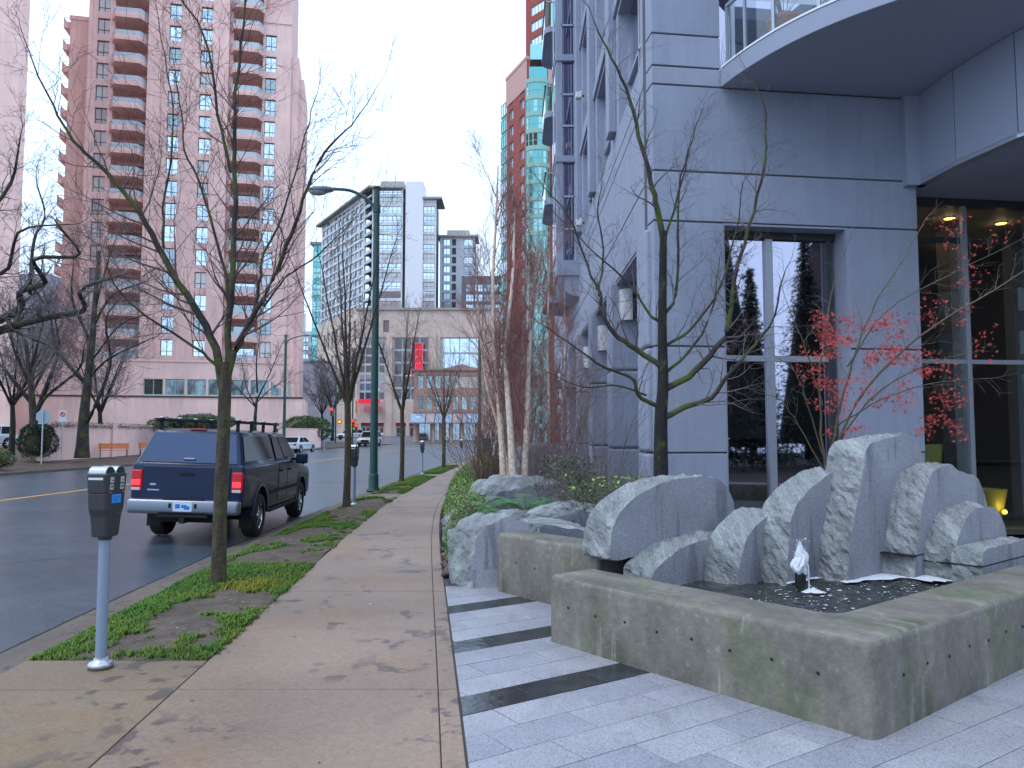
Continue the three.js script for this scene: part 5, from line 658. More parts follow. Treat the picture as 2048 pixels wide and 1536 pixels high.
{ // pink apartment tower
  const g0 = 0.6, A = thing('apartment_tower', 'tall pink stucco apartment tower with stacked rounded balconies', 'building', [-40.0, g0, -92], R(12)), FH = 2.745, N = 20, y0 = 7.75, rd = rng(17);
  const wcol = [[-9.6, 1.35], [-1.6, 1.35], [2.0, 1.35], [9.6, 1.3]], bcol = [[-7.8, -3.8], [5.7, 9.4]], seg = [[-10.5, -7.8], [-3.8, 5.7], [9.4, 12.7]];
  seg.forEach(([a, b], si) => { const H = si === 2 ? 53.6 : 64, hs = []; for (const [x, w] of wcol) if (x > a && x < b) for (let f = 0; f < N; f++) if (y0 + f * FH + 1.8 < H - 0.6) hs.push([x, x + w, y0 + f * FH, y0 + f * FH + 1.95]); mesh('wall', wallWith(a, b, 5, H, hs, 0.35), M.pink, A); for (const [x0, x1, w0, w1] of hs) win(A, x0, w0, -0.26, x1 - x0, w1 - w0, ((q) => q < 0.12 ? M.dimGlass : q < 0.3 ? M.blindGlass : q < 0.6 ? M.skyGlass2 : M.skyGlass)(rd()), M.blackFrame, 2, [0.3], 0.06); });
  mesh('pilaster', [box(-3.8, -2.35, 5, 64, 0.001, 0.7), box(3.45, 5.4, 5, 64, 0.001, 0.7), box(-10.52, -10.1, 5, 64, 0.001, 0.25)], M.pink, A);
  mesh('parapet_band', [box(9.42, 12.75, 52.4, 53.7, 0.002, 0.12)], M.pink, A);
  mesh('rear_wing', [box(-13.3, -10.55, 4, 51.4, -8, -2.2), box(12.2, 13.6, 5, 48.6, -9, -0.5), box(12.5, 14.2, 5, 46.2, -11, -1.5), box(-10.4, 12.4, 4, 63.6, -16, -2.6)], M.pinkDark, A); mesh('wing_coping', [box(-13.4, -10.5, 51.4, 51.9, -8.1, -2.1)], M.pink, A);
  for (let f = 0; f < 17; f++) { const y = 6.6 + f * FH, s = mesh('side_balcony', [box(-14.2, -13.3, y, y + 0.75, -5.6, -2.6)], M.pink, A); mesh('rail', [box(-14.18, -14.14, y + 0.75, y + 1.25, -5.6, -2.6), box(-14.2, -13.3, y + 1.22, y + 1.27, -2.66, -2.6)], M.whiteFrame, s); }
  for (const [a, b] of bcol) {
    mesh('balcony_recess', [box(a, b, 5, 64, -2.4, -2.2), box(a, a + 0.1, 5, 64, -2.2, -0.001), box(b - 0.1, b, 5, 64, -2.2, -0.001)], M.pinkDark, A);
    for (let f = 0; f < N; f++) {
      const y = 6.75 + f * FH; if (f === 0) continue;
      const out = a < 0 ? [[a - 0.2, 0.1], [a + 0.45, 1.25], [b - 0.75, 1.25], [b - 0.15, 0.1], [b - 0.1, -2.2], [a + 0.1, -2.2]] : [[a - 0.2, 0.1], [a + 0.35, 1.25], [b - 0.5, 1.25], [b + 0.1, 0.1], [b - 0.1, -2.2], [a + 0.1, -2.2]];
      const pl = (pts, u0, u1) => prism(pts.map(([x, z]) => [x, -z]), u0, u1).rotateX(-PI / 2), ins = (k) => out.slice(0, 4).map(([x, z]) => [lerp((a + b) / 2, x, k), z * k]);
      const bal = mesh('balcony', [pl(out, y, y + 0.22)], M.pink, A); const rim = [], gl = [], P = out.slice(0, 4);
      for (let i = 0; i < 3; i++) { const [x0, z0] = P[i], [x1, z1] = P[i + 1], L = Math.hypot(x1 - x0, z1 - z0), an = Math.atan2(-(z1 - z0), x1 - x0), mv = (g) => uvBox(g.rotateY(an).translate(x0, 0, z0)); rim.push(mv(box(0, L, y + 0.22, y + 0.62, -0.08, 0.02))); gl.push(mv(box(0.03, L - 0.03, y + 0.64, y + 1.2, -0.045, -0.03))); }
      mesh('parapet', rim, M.pink, bal); mesh('glass_guard', gl, M_guard, bal);
      const dw = mesh('balcony_door', merge([box(a + 0.6, b - 0.7, y + 0.3, y + 2.3, -2.19, -2.17)]), f % 3 === 1 ? M.skyGlass : M.dimGlass, A); mesh('frame', merge([box((a + b) / 2 - 0.04, (a + b) / 2 + 0.04, y + 0.3, y + 2.3, -2.17, -2.12), box(a + 0.6, b - 0.7, y + 2.26, y + 2.34, -2.17, -2.12)]), M.blackFrame, dw);
    }
  }
  mesh('roof_slab', [box(-10.4, 12.4, 63.7, 64.1, -15.9, -0.2)], M.pinkDark, A);
}
{ // podium of the pink tower
  const P = thing('podium', 'low pink podium with a terrace window band in front of the apartment tower', 'building', [-44.4, 0.25, -78.8], R(12.5)), L = 20.4;
  P.scale.setScalar(1.1); mesh('wall', wallWith(-22, L, 0, 5.0, [], 0.4), M.pink, P); mesh('coping', [box(-22, L + 0.05, 4.9, 5.05, -0.45, 0.1)], mat([0.06, 0.045, 0.045], 0.6), P); mesh('side_wall', [box(L - 0.4, L, 0, 5, -14, -0.41), box(L - 3.3, L - 1.3, 5.06, 7.2, -12, -4)], M.pink, P);
  mesh('base_dark_band', [box(-22, L - 0.3, 0.95, 1.15, 0.001, 0.06)], M.blackFrame, P);  // thin black band standing proud of the wall near its foot
  const hs = []; for (let i = 0; i < 7; i++) hs.push([5.6 + i * 1.95, 7.35 + i * 1.95, 5.2, 6.75]); mesh('terrace_wall', wallWith(-6, L - 1.5, 5, 8.4, hs, 0.3).translate(0, 0, -1.6), M.pink, P); mesh('terrace_coping', [box(-6, L - 1.4, 8.4, 8.6, -2, -1.5)], M.pinkDark, P);
  hs.forEach(([a, b, c, d], i) => { win(P, a, c, -1.8, b - a, d - c, i === 0 ? M.dark : M.dimGlass, M.greenFrame, 2, 1, 0.07); }); mesh('interior_curtain', [box(7.9, 8.9, 5.25, 6.6, -1.98, -1.9), box(11.2, 12.0, 5.25, 6.6, -1.98, -1.9)], mat('#cfd0d6', 0.8), P);
  mesh('parking_entry', [box(-18, -13.5, 0, 2.5, 0.002, 0.03)], mat([0.2, 0.12, 0.09], 0.8), P); mesh('upper_wall', [box(-22, -12, 5.05, 6.6, -4, -3)], M.pink, P);
}
{ // garden walls
  const W = thing('garden_wall', 'long pink stucco garden wall behind the orange benches', 'wall', [-27.6, 0.2, -46], 0), an = Math.atan2(14, 0.5);
  const g = (x0, x1, y0, y1, z0, z1) => uvBox(box(x0, x1, y0, y1, z0, z1).rotateY(an)); mesh('wall', [g(0, 14, 0, 2.15, -0.12, 0.12)], M.pink, W); for (const s of [0.1, 7.4, 13.6]) mesh('pier', [g(s - 0.28, s + 0.28, 0, 2.25, -0.2, 0.24)], M.pink, W); mesh('coping', [g(-0.2, 14, 2.16, 2.24, -0.18, 0.19)], M.pinkDark, W);
  const W2 = thing('garden_wall', 'short low pink wall behind the silver coupe', 'wall', [-21.9, 0.4, -73.5], 0), a2 = Math.atan2(8.8, 1.35), h = (x0, x1, y0, y1, z0, z1) => uvBox(box(x0, x1, y0, y1, z0, z1).rotateY(a2)); mesh('wall', [h(0, 9.7, 0, 1.95, -0.12, 0.12)], M.pink, W2); mesh('coping', [h(-0.1, 9.75, 1.955, 2.02, -0.16, 0.16)], M.pinkDark, W2);
}
T.brick = tex(512, (u, v, i, j) => { const row = Math.floor(v * 64), c = (u * 24 + (row & 1) * 0.5), b = Math.floor(c), e = (c - b < 0.05 || (v * 64) % 1 < 0.12) ? 1 : 0, h = hash2(((b % 24) + 24) % 24, row, 7), k = 0.8 + 0.4 * h; return e ? [140, 112, 104] : [158 * k, 66 * k, 56 * k]; });
M.brick = mat('#ffffff', 0.85, { map: sized(T.brick, 5.4) }); M.cornice = mat('#c79a90', 0.8);
{ // red brick and teal glass tower
  const t = thing('brick_tower', 'red brick high-rise with green glass bays rising above the birches', 'building', [2.3, 0.6, -120]), FH = 2.72, H = 60.6, an = R(180 - 67), rd = rng(27);
  const F = (g) => uvBox(g.rotateY(an - PI)).translate(0, 0, 0);   // left flank: local +x runs back and left
  // flank wall, seen from its outer side
  const L = 10.9, dir = V3(-cos(R(67)), 0, -sin(R(67))), ry = Math.atan2(-dir.z, dir.x), hs = []; for (let f = 0; f < 21; f++) for (const x of [1.0, 5.4]) hs.push([x, x + 1.7, 1.4 + f * FH, 1.4 + f * FH + 1.75]);
  const place = (o) => { o.rotation.y = ry; return o; };
  // outer face is local -z, so build the wall mirrored in z
  const wg = wallWith(0, 8.2, 0, H, hs, 0.35).translate(0, 0, 0.35); place(mesh('flank_wall', wg, M.brick, t));
  const loc = (x, y, z) => V3(x, y, z).applyAxisAngle(V3(0, 1, 0), ry);
  for (const [a, b, c, d] of hs) { const p = loc(b, c, 0.25); win(t, p.x, p.y, p.z, b - a, d - c, ((q) => q < 0.15 ? M.dimGlass : q < 0.3 ? M.blindGlass : q < 0.6 ? M.skyGlass2 : M.skyGlass)(rd()), M.whiteFrame, 2, 1, 0.1, ry + PI); }
  const cor = mesh('cornice', merge([box(-0.2, 8.3, H - 4.6, H - 0.01, -0.07, -0.01), box(-0.2, 8.4, H, H + 0.5, -0.15, 0.4)]), M.cornice, t); place(cor);
  for (let f = 0; f < 21; f++) { const p = loc(11.3, 0.8 + f * FH, 0.25); win(t, p.x, p.y, p.z, 3.0, FH - 0.5, rd() < 0.3 ? M.teal : M.skyGlass, M.greenFrame, 3, 1, 0.12, ry + PI); } place(mesh('corner_bay_core', merge([box(8.2, 11.3, 0, H - 3, 0.35, 2)]), M.greenFrame, t));
  // rounded teal bay facing the street
  const R0 = 3.6, seg = 6, a0 = R(205), a1 = R(335), P = (k, r = R0) => { const a = lerp(a0, a1, k / seg); return [1.75 + 1.0 * r * 0.52 * cos(a) / 0.9, -(0.6 + 0.42 * r * sin(a))]; };
  for (let f = 0; f < 21; f++) { const y = f * FH; const ring = []; for (let k = 0; k <= seg; k++) ring.push(P(k)); const up = ring.map(([x, z]) => [x, -z]); mesh('bay_band', [prism([...up, [3.4, 3], [0.1, 3]].reverse(), y + 2.2, y + FH + 0.1).rotateX(-PI / 2)], M.greenFrame, t); for (let k = 0; k < seg; k++) { const [x0, z0] = P(k, R0 * 0.985), [x1, z1] = P(k + 1, R0 * 0.985), w = Math.hypot(x1 - x0, z1 - z0); win(t, x0, y + 0.1, z0 - 0.1, w, 2.1, f % 7 === 3 && k < 3 ? M.dark : rd() < 0.35 ? M.tealPale : M.teal, M.greenFrame, 1, [0.42], 0.09, Math.atan2(-(z1 - z0), x1 - x0)); } }
  mesh('bay_core', [box(0.4, 3.3, 0, H - 1, -3, -0.4)], M.teal, t);
  const hs2 = []; for (let f = 0; f < 21; f++) hs2.push([4.6, 5.8, 1.4 + f * FH, 3.1 + f * FH]); mesh('front_wall', wallWith(3.45, 9, 0, H - 4.6, hs2, 0.35), M.brick, t); mesh('front_cornice', merge([wallWith(3.4, 9.1, H - 4.6, H, [[4.6, 5.8, H - 3.2, H - 1.6]], 0.4)]), M.cornice, t); for (const [a, b, c, d] of hs2) win(t, a, c, -0.25, b - a, d - c, M.skyGlass, M.whiteFrame, 2, 1, 0.1);
  mesh('core', [box(3.6, 9, 0, H - 0.3, -9, -0.4)], M.brick, t);
  // upper shaft, set back
  const up = []; for (let f = 0; f < 10; f++) up.push([-0.2, 3.2, H + 1.4 + f * FH, H + 3.0 + f * FH]); const ug = mesh('upper_wall', wallWith(-1.4, 4.4, H - 4, H + 28, up, 0.3), M.brick, t); ug.position.set(0.9, 0, -4.6); ug.rotation.y = R(-50); up.forEach(([a, b, c, d]) => { const p = V3(a, c, -0.2).applyAxisAngle(V3(0, 1, 0), R(-50)).add(V3(0.9, 0, -4.6)); win(t, p.x, p.y, p.z, b - a, d - c, M.skyGlass, M.whiteFrame, 4, 1, 0.1, R(-50)); });
  for (let f = 0; f < 10; f++) win(t, 4.8, H + 0.5 + f * FH, -0.2, 3.4, FH - 0.3, M.teal, M.greenFrame, 2, [0.4], 0.1); mesh('upper_core', [box(4.7, 10, H, H + 28, -9, -0.3)], M.brick, t); mesh('roof_bay', [box(0.6, 3.2, H + 0.1, H + 2.6, -2.8, -0.2)], M.tealPale, t);
}
T.stone = tex(512, (u, v, i, j) => { const a = hash2(i, j, 421), n = fbm(u * 5, v * 5, 5, 5, 422), m = fbm(u * 24, v * 5, 24, 4, 423), k = 226 + (a - 0.5) * 12 + (n - 0.5) * 34 + (m - 0.5) * 22; return [k, k * 0.985, k * 0.98]; });
const M_stone = mat('#e8d0c0', 0.8, { map: sized(T.stone, 8) }), M_gridFrame = mat([0.2, 0.21, 0.24], 0.5), M_hotel = mat('#f3f0f2', 0.8, { map: sized(T.stone.clone(), 8) });
{ // pale hotel tower, far
  const H = thing('hotel_tower', 'pale grey high-rise with dark window grid and flat overhanging roof', 'building', [-41, 1.5, -225]), y0 = 34, FH = 2.8, N = 14, top = 73.5, rd = rng(37);
  const hs = []; for (let f = 0; f < N; f++) hs.push([0.5, 8.6, y0 + 0.5 + f * FH, y0 + 2.5 + f * FH], [15, 18.4, y0 + 0.5 + f * FH, y0 + 2.5 + f * FH]);
  mesh('front_wall', wallWith(0, 9, 20, top - 1, hs.filter((q) => q[0] < 9), 0.4), M_hotel, H); mesh('slab_wall', [box(9.9, 15, 20, top + 1, -8, 0.8)], mat('#e6e2e6', 0.8), H); mesh('dark_slot', [box(9, 9.9, 20, top - 1, -1, -0.6)], M.dark, H); const lo = hs.filter((q) => q[0] > 9 && q[3] < top - 4.5); mesh('right_wall', wallWith(15, 18.8, 20, top - 4.2, lo, 0.4), M_hotel, H); mesh('right_roof', [box(14.9, 20.5, top - 4.2, top - 3.6, -10, 1.2)], mat('#9f9c98', 0.8), H);
  for (const [a, b, c, d] of [...hs.filter((q) => q[0] < 9), ...lo]) win(H, a, c, -0.25, b - a, d - c, ((q) => q < 0.1 ? M.dimGlass : q < 0.25 ? M.blindGlass : q < 0.5 ? M.skyGlass2 : M.skyGlass)(rd()), M_gridFrame, b - a > 5 ? 6 : 3, [0.35], 0.12);
  // left flank runs back and to the left
  const L = 48, ry = Math.atan2(-(-41), -24.8), dir = Math.atan2(41, -24.8), fl = new THREE.Group(); const an = PI - Math.atan2(41, 24.8), loc = (x, y, z) => V3(x, y, z).applyAxisAngle(V3(0, 1, 0), an);
  const fh = []; for (let f = 0; f < N; f++) for (let k = 0; k < 10; k++) fh.push([7 + k * 4.05, 10.5 + k * 4.05, y0 + 0.5 + f * FH, y0 + 2.6 + f * FH]); const fw = mesh('flank_wall', wallWith(6.2, L, 20, top - 1, fh, 0.5).translate(0, 0, 0.5), M_hotel, H); fw.rotation.y = an;
  for (const [a, b, c, d] of fh) { const p = loc(b, c, 0.3); win(H, p.x, p.y, p.z, b - a, d - c, ((q) => q < 0.1 ? M.dimGlass : q < 0.25 ? M.blindGlass : q < 0.5 ? M.skyGlass2 : M.skyGlass)(rd()), M_gridFrame, 3, 1, 0.16, an + PI); }
  const rc = mesh('balcony_recess', merge([box(0, 6.2, 20, top - 1, 1.6, 2)]), M.dark, H); rc.rotation.y = an; for (let f = 0; f < N; f++) { const s = mesh('balcony', merge([box(0.3, 6, y0 + f * FH, y0 + 0.3 + f * FH, 0, 1.6)]), M.blackFrame, H); s.rotation.y = an; const r = mesh('rail', merge([box(0.3, 6, y0 + 0.3 + f * FH, y0 + 1.2 + f * FH, 0, 0.05)]), M.dimGlass, s); }
  const rf = mesh('roof_overhang', merge([box(-1, L + 2, top - 1, top - 0.4, -1.6, 9)]), mat('#8d8a82', 0.8), H); rf.rotation.y = an; mesh('front_roof', [box(-1, 9.2, top - 0.99, top - 0.39, -9, 1.4), box(2, 9, top - 0.38, top + 2, -8, -2)], mat('#a8a49e', 0.8), H);
  mesh('core', [box(0.2, 18.4, 20, top - 4.4, -12, -0.9)], M.dark, H);
}
{ // second, lower hotel tower
  const H = thing('hotel_annex', 'slimmer pale tower block with dark centre windows behind the hotel', 'building', [-22.3, 1.5, -238]), FH = 2.8, top = 62, rd = rng(47), hs = []; for (let f = 0; f < 12; f++) hs.push([0.8, 3.2, 28 + f * FH, 30.1 + f * FH], [3.7, 5.0, 28 + f * FH, 30.1 + f * FH], [7.4, 10.4, 28 + f * FH, 30.1 + f * FH]);
  mesh('wall', wallWith(0, 10.8, 20, top - 0.5, hs, 0.5), mat('#d3d2da', 0.8), H); hs.forEach(([a, b, c, d], i) => win(H, a, c, -0.3, b - a, d - c, i % 3 === 1 ? M.dark : rd() < 0.3 ? M.dimGlass : M.skyGlass, M_gridFrame, i % 3 ? 2 : 2, 1, 0.14)); mesh('roof', [box(-0.8, 11.8, top - 0.5, top, -9, 1), box(2, 9, top, top + 2.2, -7, -2)], mat('#b5b2ac', 0.8), H); mesh('core', [box(0.1, 10.7, 20, top - 0.6, -10, -0.6)], M.dark, H);
  const K = thing('glazed_block', 'dark-framed glass block between the annex and the brick tower', 'building', [-14.5, 1.5, -222]); const ks = []; for (let f = 0; f < 6; f++) for (let k = 0; k < 4; k++) ks.push([1.2 + k * 2.6, 3.5 + k * 2.6, 27 + f * 2.9, 29.2 + f * 2.9]); mesh('wall', wallWith(0, 12.2, 20, 46, ks, 0.4), mat('#6d6870', 0.8), K); ks.forEach(([a, b, c, d]) => win(K, a, c, -0.25, b - a, d - c, rd() < 0.4 ? M.dimGlass : M.skyGlass, M_gridFrame, 3, [0.5], 0.14)); mesh('core', [box(0.1, 12, 20, 45.8, -8, -0.5)], M.dark, K);
}
{ // stone podium of the hotel with shops
  const P = thing('hotel_podium', 'beige stone podium with a glazed corner below the hotel tower', 'building', [-39.5, 1.3, -198]), top = 32.4, rd = rng(57);
  const hs = [[0.3, 7.2, 9.3, 25.4], [9.2, 18.3, 9.3, 25.4], [21.2, 31, 9.3, 25.4], [6.6, 8.0, 26.8, 29.8], [1.2, 3.6, 0, 3.6], [4.6, 7.0, 0, 3.6], [10, 12.6, 0, 3.6], [13.4, 16.4, 0, 3.6]]; mesh('wall', wallWith(0, 36, 0, top, hs, 0.8), M_stone, P); mesh('cornice', [box(-0.5, 36.2, top, top + 0.6, -2, 0.5)], mat('#a79a92', 0.8), P);
  for (const x of [7.4, 18.6, 31.2]) mesh('pilaster', [box(x, x + 1.6, 0, 26, 0.002, 0.5)], M_stone, P);
  const band = (x0, x1, n, g, nx) => { const h = (25.4 - 9.3) / n; for (let k = 0; k < n; k++) win(P, x0, 9.3 + k * h, -0.5, x1 - x0, h, rd() < 0.25 ? M.skyGlass : g, M.whiteFrame, nx, 1, 0.26); }; band(0.3, 7.2, 7, M.dimGlass, 4); band(9.2, 18.3, 5, M.dimGlass, 4); band(21.2, 31, 4, M.skyGlass, 4); win(P, 6.6, 26.8, -0.4, 1.4, 3, M.dimGlass, M.blackFrame, 1, 1, 0.15);
  for (const [a, b] of [[1.2, 3.6], [4.6, 7.0], [10, 12.6], [13.4, 16.4]]) { win(P, a, 0, -0.5, b - a, 2.7, M.dimGlass, M.whiteFrame, 2, 1, 0.2); mesh('door_fascia', [box(a, b, 2.75, 3.5, -0.5, -0.3)], mat('#a31d22', 0.5), P); }
  // flank
  const an = PI - Math.atan2(41, 21), loc = (x, y, z) => V3(x, y, z).applyAxisAngle(V3(0, 1, 0), an), fh = []; for (let k = 0; k < 8; k++) fh.push([1.6 + k * 4.6, 3.6 + k * 4.6, 10, 23], [1.6 + k * 4.6, 3.6 + k * 4.6, 25, 30]); const w = mesh('flank_wall', wallWith(0, 44, 0, top + 1, fh, 0.8).translate(0, 0, 0.8), M_stone, P); w.rotation.y = an; for (const [a, b, c, d] of fh) { const p = loc(b, c, 0.5); win(P, p.x, p.y, p.z, b - a, d - c, M.dimGlass, M.blackFrame, 1, 3, 0.2, an + PI); }
  mesh('core', [box(0.2, 35.8, 0.1, top - 0.2, -9, -1.2)], M.dark, P);
  for (const [x, y, z] of [[4, 12, -0.9], [12, 15.5, -0.9], [14, 20, -0.9], [16, 13, -0.9]]) mesh('interior_lamp', [box(x, x + 1.6, y, y + 0.25, z, z + 0.5)], mat('#ffd060', 0.5, { emissive: new THREE.Color(1, 0.62, 0.1), emissiveIntensity: 1 }), P);
  const red = mat('#d8102c', 0.45, { emissive: new THREE.Color(0.9, 0.02, 0.06), emissiveIntensity: 0.35 }), s = thing('blade_sign', 'tall red vertical sign of stacked square panels on the hotel podium', 'sign', [-24.6, 16.6, -196.6]); for (let k = 0; k < 5; k++) mesh('sign_panel', [rbox(0.25, 1.95, k * 1.72 + (k ? 0 : 0.5), k * 1.72 + 1.52, -0.25, 0.25, 0.05, 1)], red, s); mesh('sign_frame', [box(0.1, 0.25, 0.3, 8.6, -0.2, 0.2), box(1.95, 2.1, 0.3, 8.6, -0.2, 0.2), ...[1, 2, 3, 4, 5].map((k) => box(0.25, 1.95, k * 1.72 - 0.2, k * 1.72, -0.2, 0.2)), box(1, 1.2, 8.6, 9.6, -0.1, 0.1)], mat('#d4a0a8', 0.5), s); mesh('side_panel', [box(-0.75, 0.09, 0.6, 8.5, -0.3, -0.1)], mat('#9c1a3a', 0.5), s);
  const f = thing('fascia_sign', 'red lettered fascia sign above the doors at the podium corner', 'sign', [-39, 9.3, -197.1]); mesh('upper_board', [rbox(0.2, 5.6, 0.6, 1.6, 0, 0.25, 0.05, 1)], red, f); mesh('lower_board', [rbox(1.6, 6.2, -1.5, -0.2, 0, 0.2, 0.05, 1)], mat('#c86a72', 0.5), f); mesh('neon_strip', [box(-0.5, -0.1, -2, 1.2, 0, 0.2)], mat('#e06a40', 0.5), f);
}
{ // low brick corner shop with awnings
  const S = thing('corner_shop_building', 'three-storey pale brick corner building with striped awnings', 'building', [-14.9, 0.62, -118]), W = 9.9, br = mat('#d4a896', 0.85, { map: sized(T.stone.clone(), 3) }), hs = []; for (let k = 0; k < 7; k++) { hs.push([0.6 + k * 1.33, 1.45 + k * 1.33, 5.0, 7.0]); if (k < 5) hs.push([0.6 + k * 1.33, 1.45 + k * 1.33, 8.2, 10.2]); } const sh = [[0.8, 2.6], [3.1, 3.9], [4.3, 5.4], [5.8, 7.0], [7.5, 9.4]]; for (const [a, b] of sh) hs.push([a, b, 0.3, 3.0]);
  mesh('wall', wallWith(0, W, 0, 11, hs, 0.4), br, S); hs.forEach(([a, b, c, d]) => win(S, a, c, -0.3, b - a, d - c, c < 1 ? M.dimGlass : M.dimGlass, c < 1 ? M.blackFrame : M.whiteFrame, 2, c < 1 ? 1 : 2, 0.07)); const cn = mat('#b08e84', 0.8); mesh('cornice', [box(-0.15, W + 0.15, 10.9, 11.15, -0.5, 0.35)], cn, S); mesh('string_course', [box(-0.05, W + 0.05, 4.5, 4.7, 0.003, 0.18)], cn, S); mesh('gable_band', [box(6.6, W + 0.05, 10.1, 10.3, 0.003, 0.2)], cn, S); mesh('gable', [prism([[4.5, 11.152], [W, 11.152], [7.4, 11.9]], -0.5, 0.2)], cn, S); mesh('gable_panel', [box(6.9, W - 0.2, 8.3, 10, 0.004, 0.06)], mat('#d8c6ba', 0.8), S);
  for (const x of [0, 2.85, 5.55, 7.2, 9.5]) mesh('pier', [box(x, x + 0.4, 0, 3.3, 0.002, 0.25)], mat('#cdb8a6', 0.8), S); mesh('core', [box(0.1, W - 0.1, 0, 10.8, -6, -0.6)], M.dark, S);
  const blue = mat('#aebccf', 0.6), rose = mat('#c9b0ae', 0.6), logo = mat('#e8e8ec', 0.6); [[-0.3, 1.9, blue], [1.95, 3.3, rose], [3.4, 5.9, blue], [6.0, 7.4, rose], [7.5, 10.1, blue]].forEach(([a, b, m], i) => { const aw = mesh('awning', [prism([[0, 4.4], [0.06, 4.42], [1.56, 3.1], [1.56, 2.9], [1.5, 2.9], [1.5, 3.06]], -b + 0.02, -a).rotateY(-PI / 2).translate(0, 0, 0.02)], m, S); if (i % 2 === 0) { const c = (a + b) / 2; mesh('logo', [new THREE.CircleGeometry(0.28, 16).scale(1.5, 0.6, 1).rotateX(-0.86).translate(c, 3.86, 0.74)], logo, aw); } mesh('black_edge', [prism([[0.03, 4.44], [1.57, 3.12], [1.57, 2.9]], -b - 0.1, -b + 0.02).rotateY(-PI / 2).translate(0, 0, 0.02)], M.dark, aw); });
}
{ // slivers of other towers
  const rd = rng(67);
  const S1 = thing('edge_tower', 'pinkish tower block cropped by the left frame edge', 'building', [-45.4, 0.5, -71]); mesh('wall', [slab([[-16, 0], [0, 0], [-11, 15], [-26, 15]], 0, 70)], M.pinkDark, S1); for (let k = 0; k < 20; k++) mesh('joint', [box(-16, 0.01, 4 + k * 3.1, 4.06 + k * 3.1, 0.002, 0.012)], M.pink, S1);
  const S2 = thing('teal_tower', 'narrow teal glass tower behind the left end of the hotel', 'building', [-72.5, 2, -280]); mesh('core', [box(0.2, 4.2, 0, 69, -6, -0.4)], M.teal, S2); for (let f = 0; f < 18; f++) win(S2, 0, 30 + f * 2.05, -0.3, 4.4, 1.95, f % 3 ? M.tealPale : M.teal, M.greenFrame, 3, 1, 0.14); mesh('roof_cap', [box(-0.8, 4.8, 69, 70, -6, 0.3)], mat('#8e8c86', 0.8), S2);
  const S3 = thing('stepped_tower', 'hazy grey stepped tower behind the far left trees', 'building', [-90, 1, -140]); mesh('wall', [box(0, 6, 0, 30, -6, 0), box(-14, 0, 0, 24, -8, -1), box(6, 12, 0, 20, -8, -1)], mat('#9a909c', 0.8), S3); for (let f = 0; f < 8; f++) for (let k = 0; k < 4; k++) win(S3, -12 + k * 3, 4 + f * 2.4, -0.95, 2, 1.4, M.dimGlass, M.whiteFrame, 2, 1, 0.1);
  const S4 = thing('teal_roofed_block', 'low block with a teal roof left of the hotel podium', 'building', [-63, 1.6, -215]); mesh('wall', [box(-10, 8, 0, 15, -10, 0)], mat('#b8aeb2', 0.8), S4); mesh('roof', [prism([[-11, 15], [9, 15], [5, 19], [-8, 19]], -10, 0.6)], mat('#1f8a86', 0.5), S4); for (let f = 0; f < 3; f++) for (let k = 0; k < 5; k++) win(S4, -9 + k * 3.4, 2 + f * 4, 0.02, 2.6, 2.6, M.tealPale, M.whiteFrame, 2, 1, 0.2);
  const S5 = thing('white_office', 'pale distant office block above the teal roof', 'building', [-82, 2, -300]); mesh('wall', [box(0, 17, 0, 40, -8, 0), box(-10, 0, 0, 48, -8, -2)], mat('#c9ccd6', 0.8), S5); for (let f = 0; f < 10; f++) for (let k = 0; k < 5; k++) win(S5, 1 + k * 3.2, 6 + f * 3.3, 0.02, 2.5, 2.1, M.skyGlass, M.blackFrame, 2, 1, 0.2);
  const S6 = thing('grey_warehouse', 'plain grey side wall between the pink podium and the hotel podium', 'building', [-50, 1.2, -165]); mesh('wall', [box(-2, 10, 0, 16, -12, 0)], mat('#b4acb6', 0.85, { map: M_stone.map }), S6); mesh('coping', [box(-2.1, 10.1, 16, 16.4, -12, 0.2)], mat('#8d868f', 0.8), S6);
}
// conifers and a tower behind the viewer, mirrored by the tall window
for (const [x, z, h, i] of [[13, 16, 11, 0], [17.5, 19, 15, 1], [21.5, 18, 22, 2], [26, 21, 13, 3], [9, 20, 9, 4], [31, 22, 16, 5], [5, 23, 10, 6]]) {
  const t = thing('conifer', ['lowest conifer mirrored at the left of the tall window', 'mid-height conifer mirrored left of the window mullion', 'tallest conifer mirrored at the right of the tall window', 'conifer mirrored right of the window mullion', 'small conifer standing behind the footway', 'tall conifer standing well right behind the viewer', 'short conifer standing directly behind the viewer'][i], 'tree', [x, 0, z], i, 'conifers behind the viewer'), r = rng(700 + i), S = soup(); mesh('trunk', [cyl(0.3, 0.05, 0, h, 0, 0, 8)], M.darkbark, t); mesh('inner_foliage', [new THREE.ConeGeometry(h * 0.13, h * 0.86, 10).translate(0, h * 0.5, 0)], mat([0.01, 0.016, 0.01], 1), t); leaves(S, 7000, () => { const q = Math.pow(r(), 1.5), y = 0.6 + q * (h - 0.6), w = (1 - q) * h * 0.2 * (0.4 + 0.7 * r()), f = r() * 6.28; return V3(cos(f) * w, y - w * 0.3, sin(f) * w); }, r, 0.14, 0.4); stuff(mesh('crown', soupGeo(S), mat([0.02, 0.035, 0.02], 0.8), t));
}

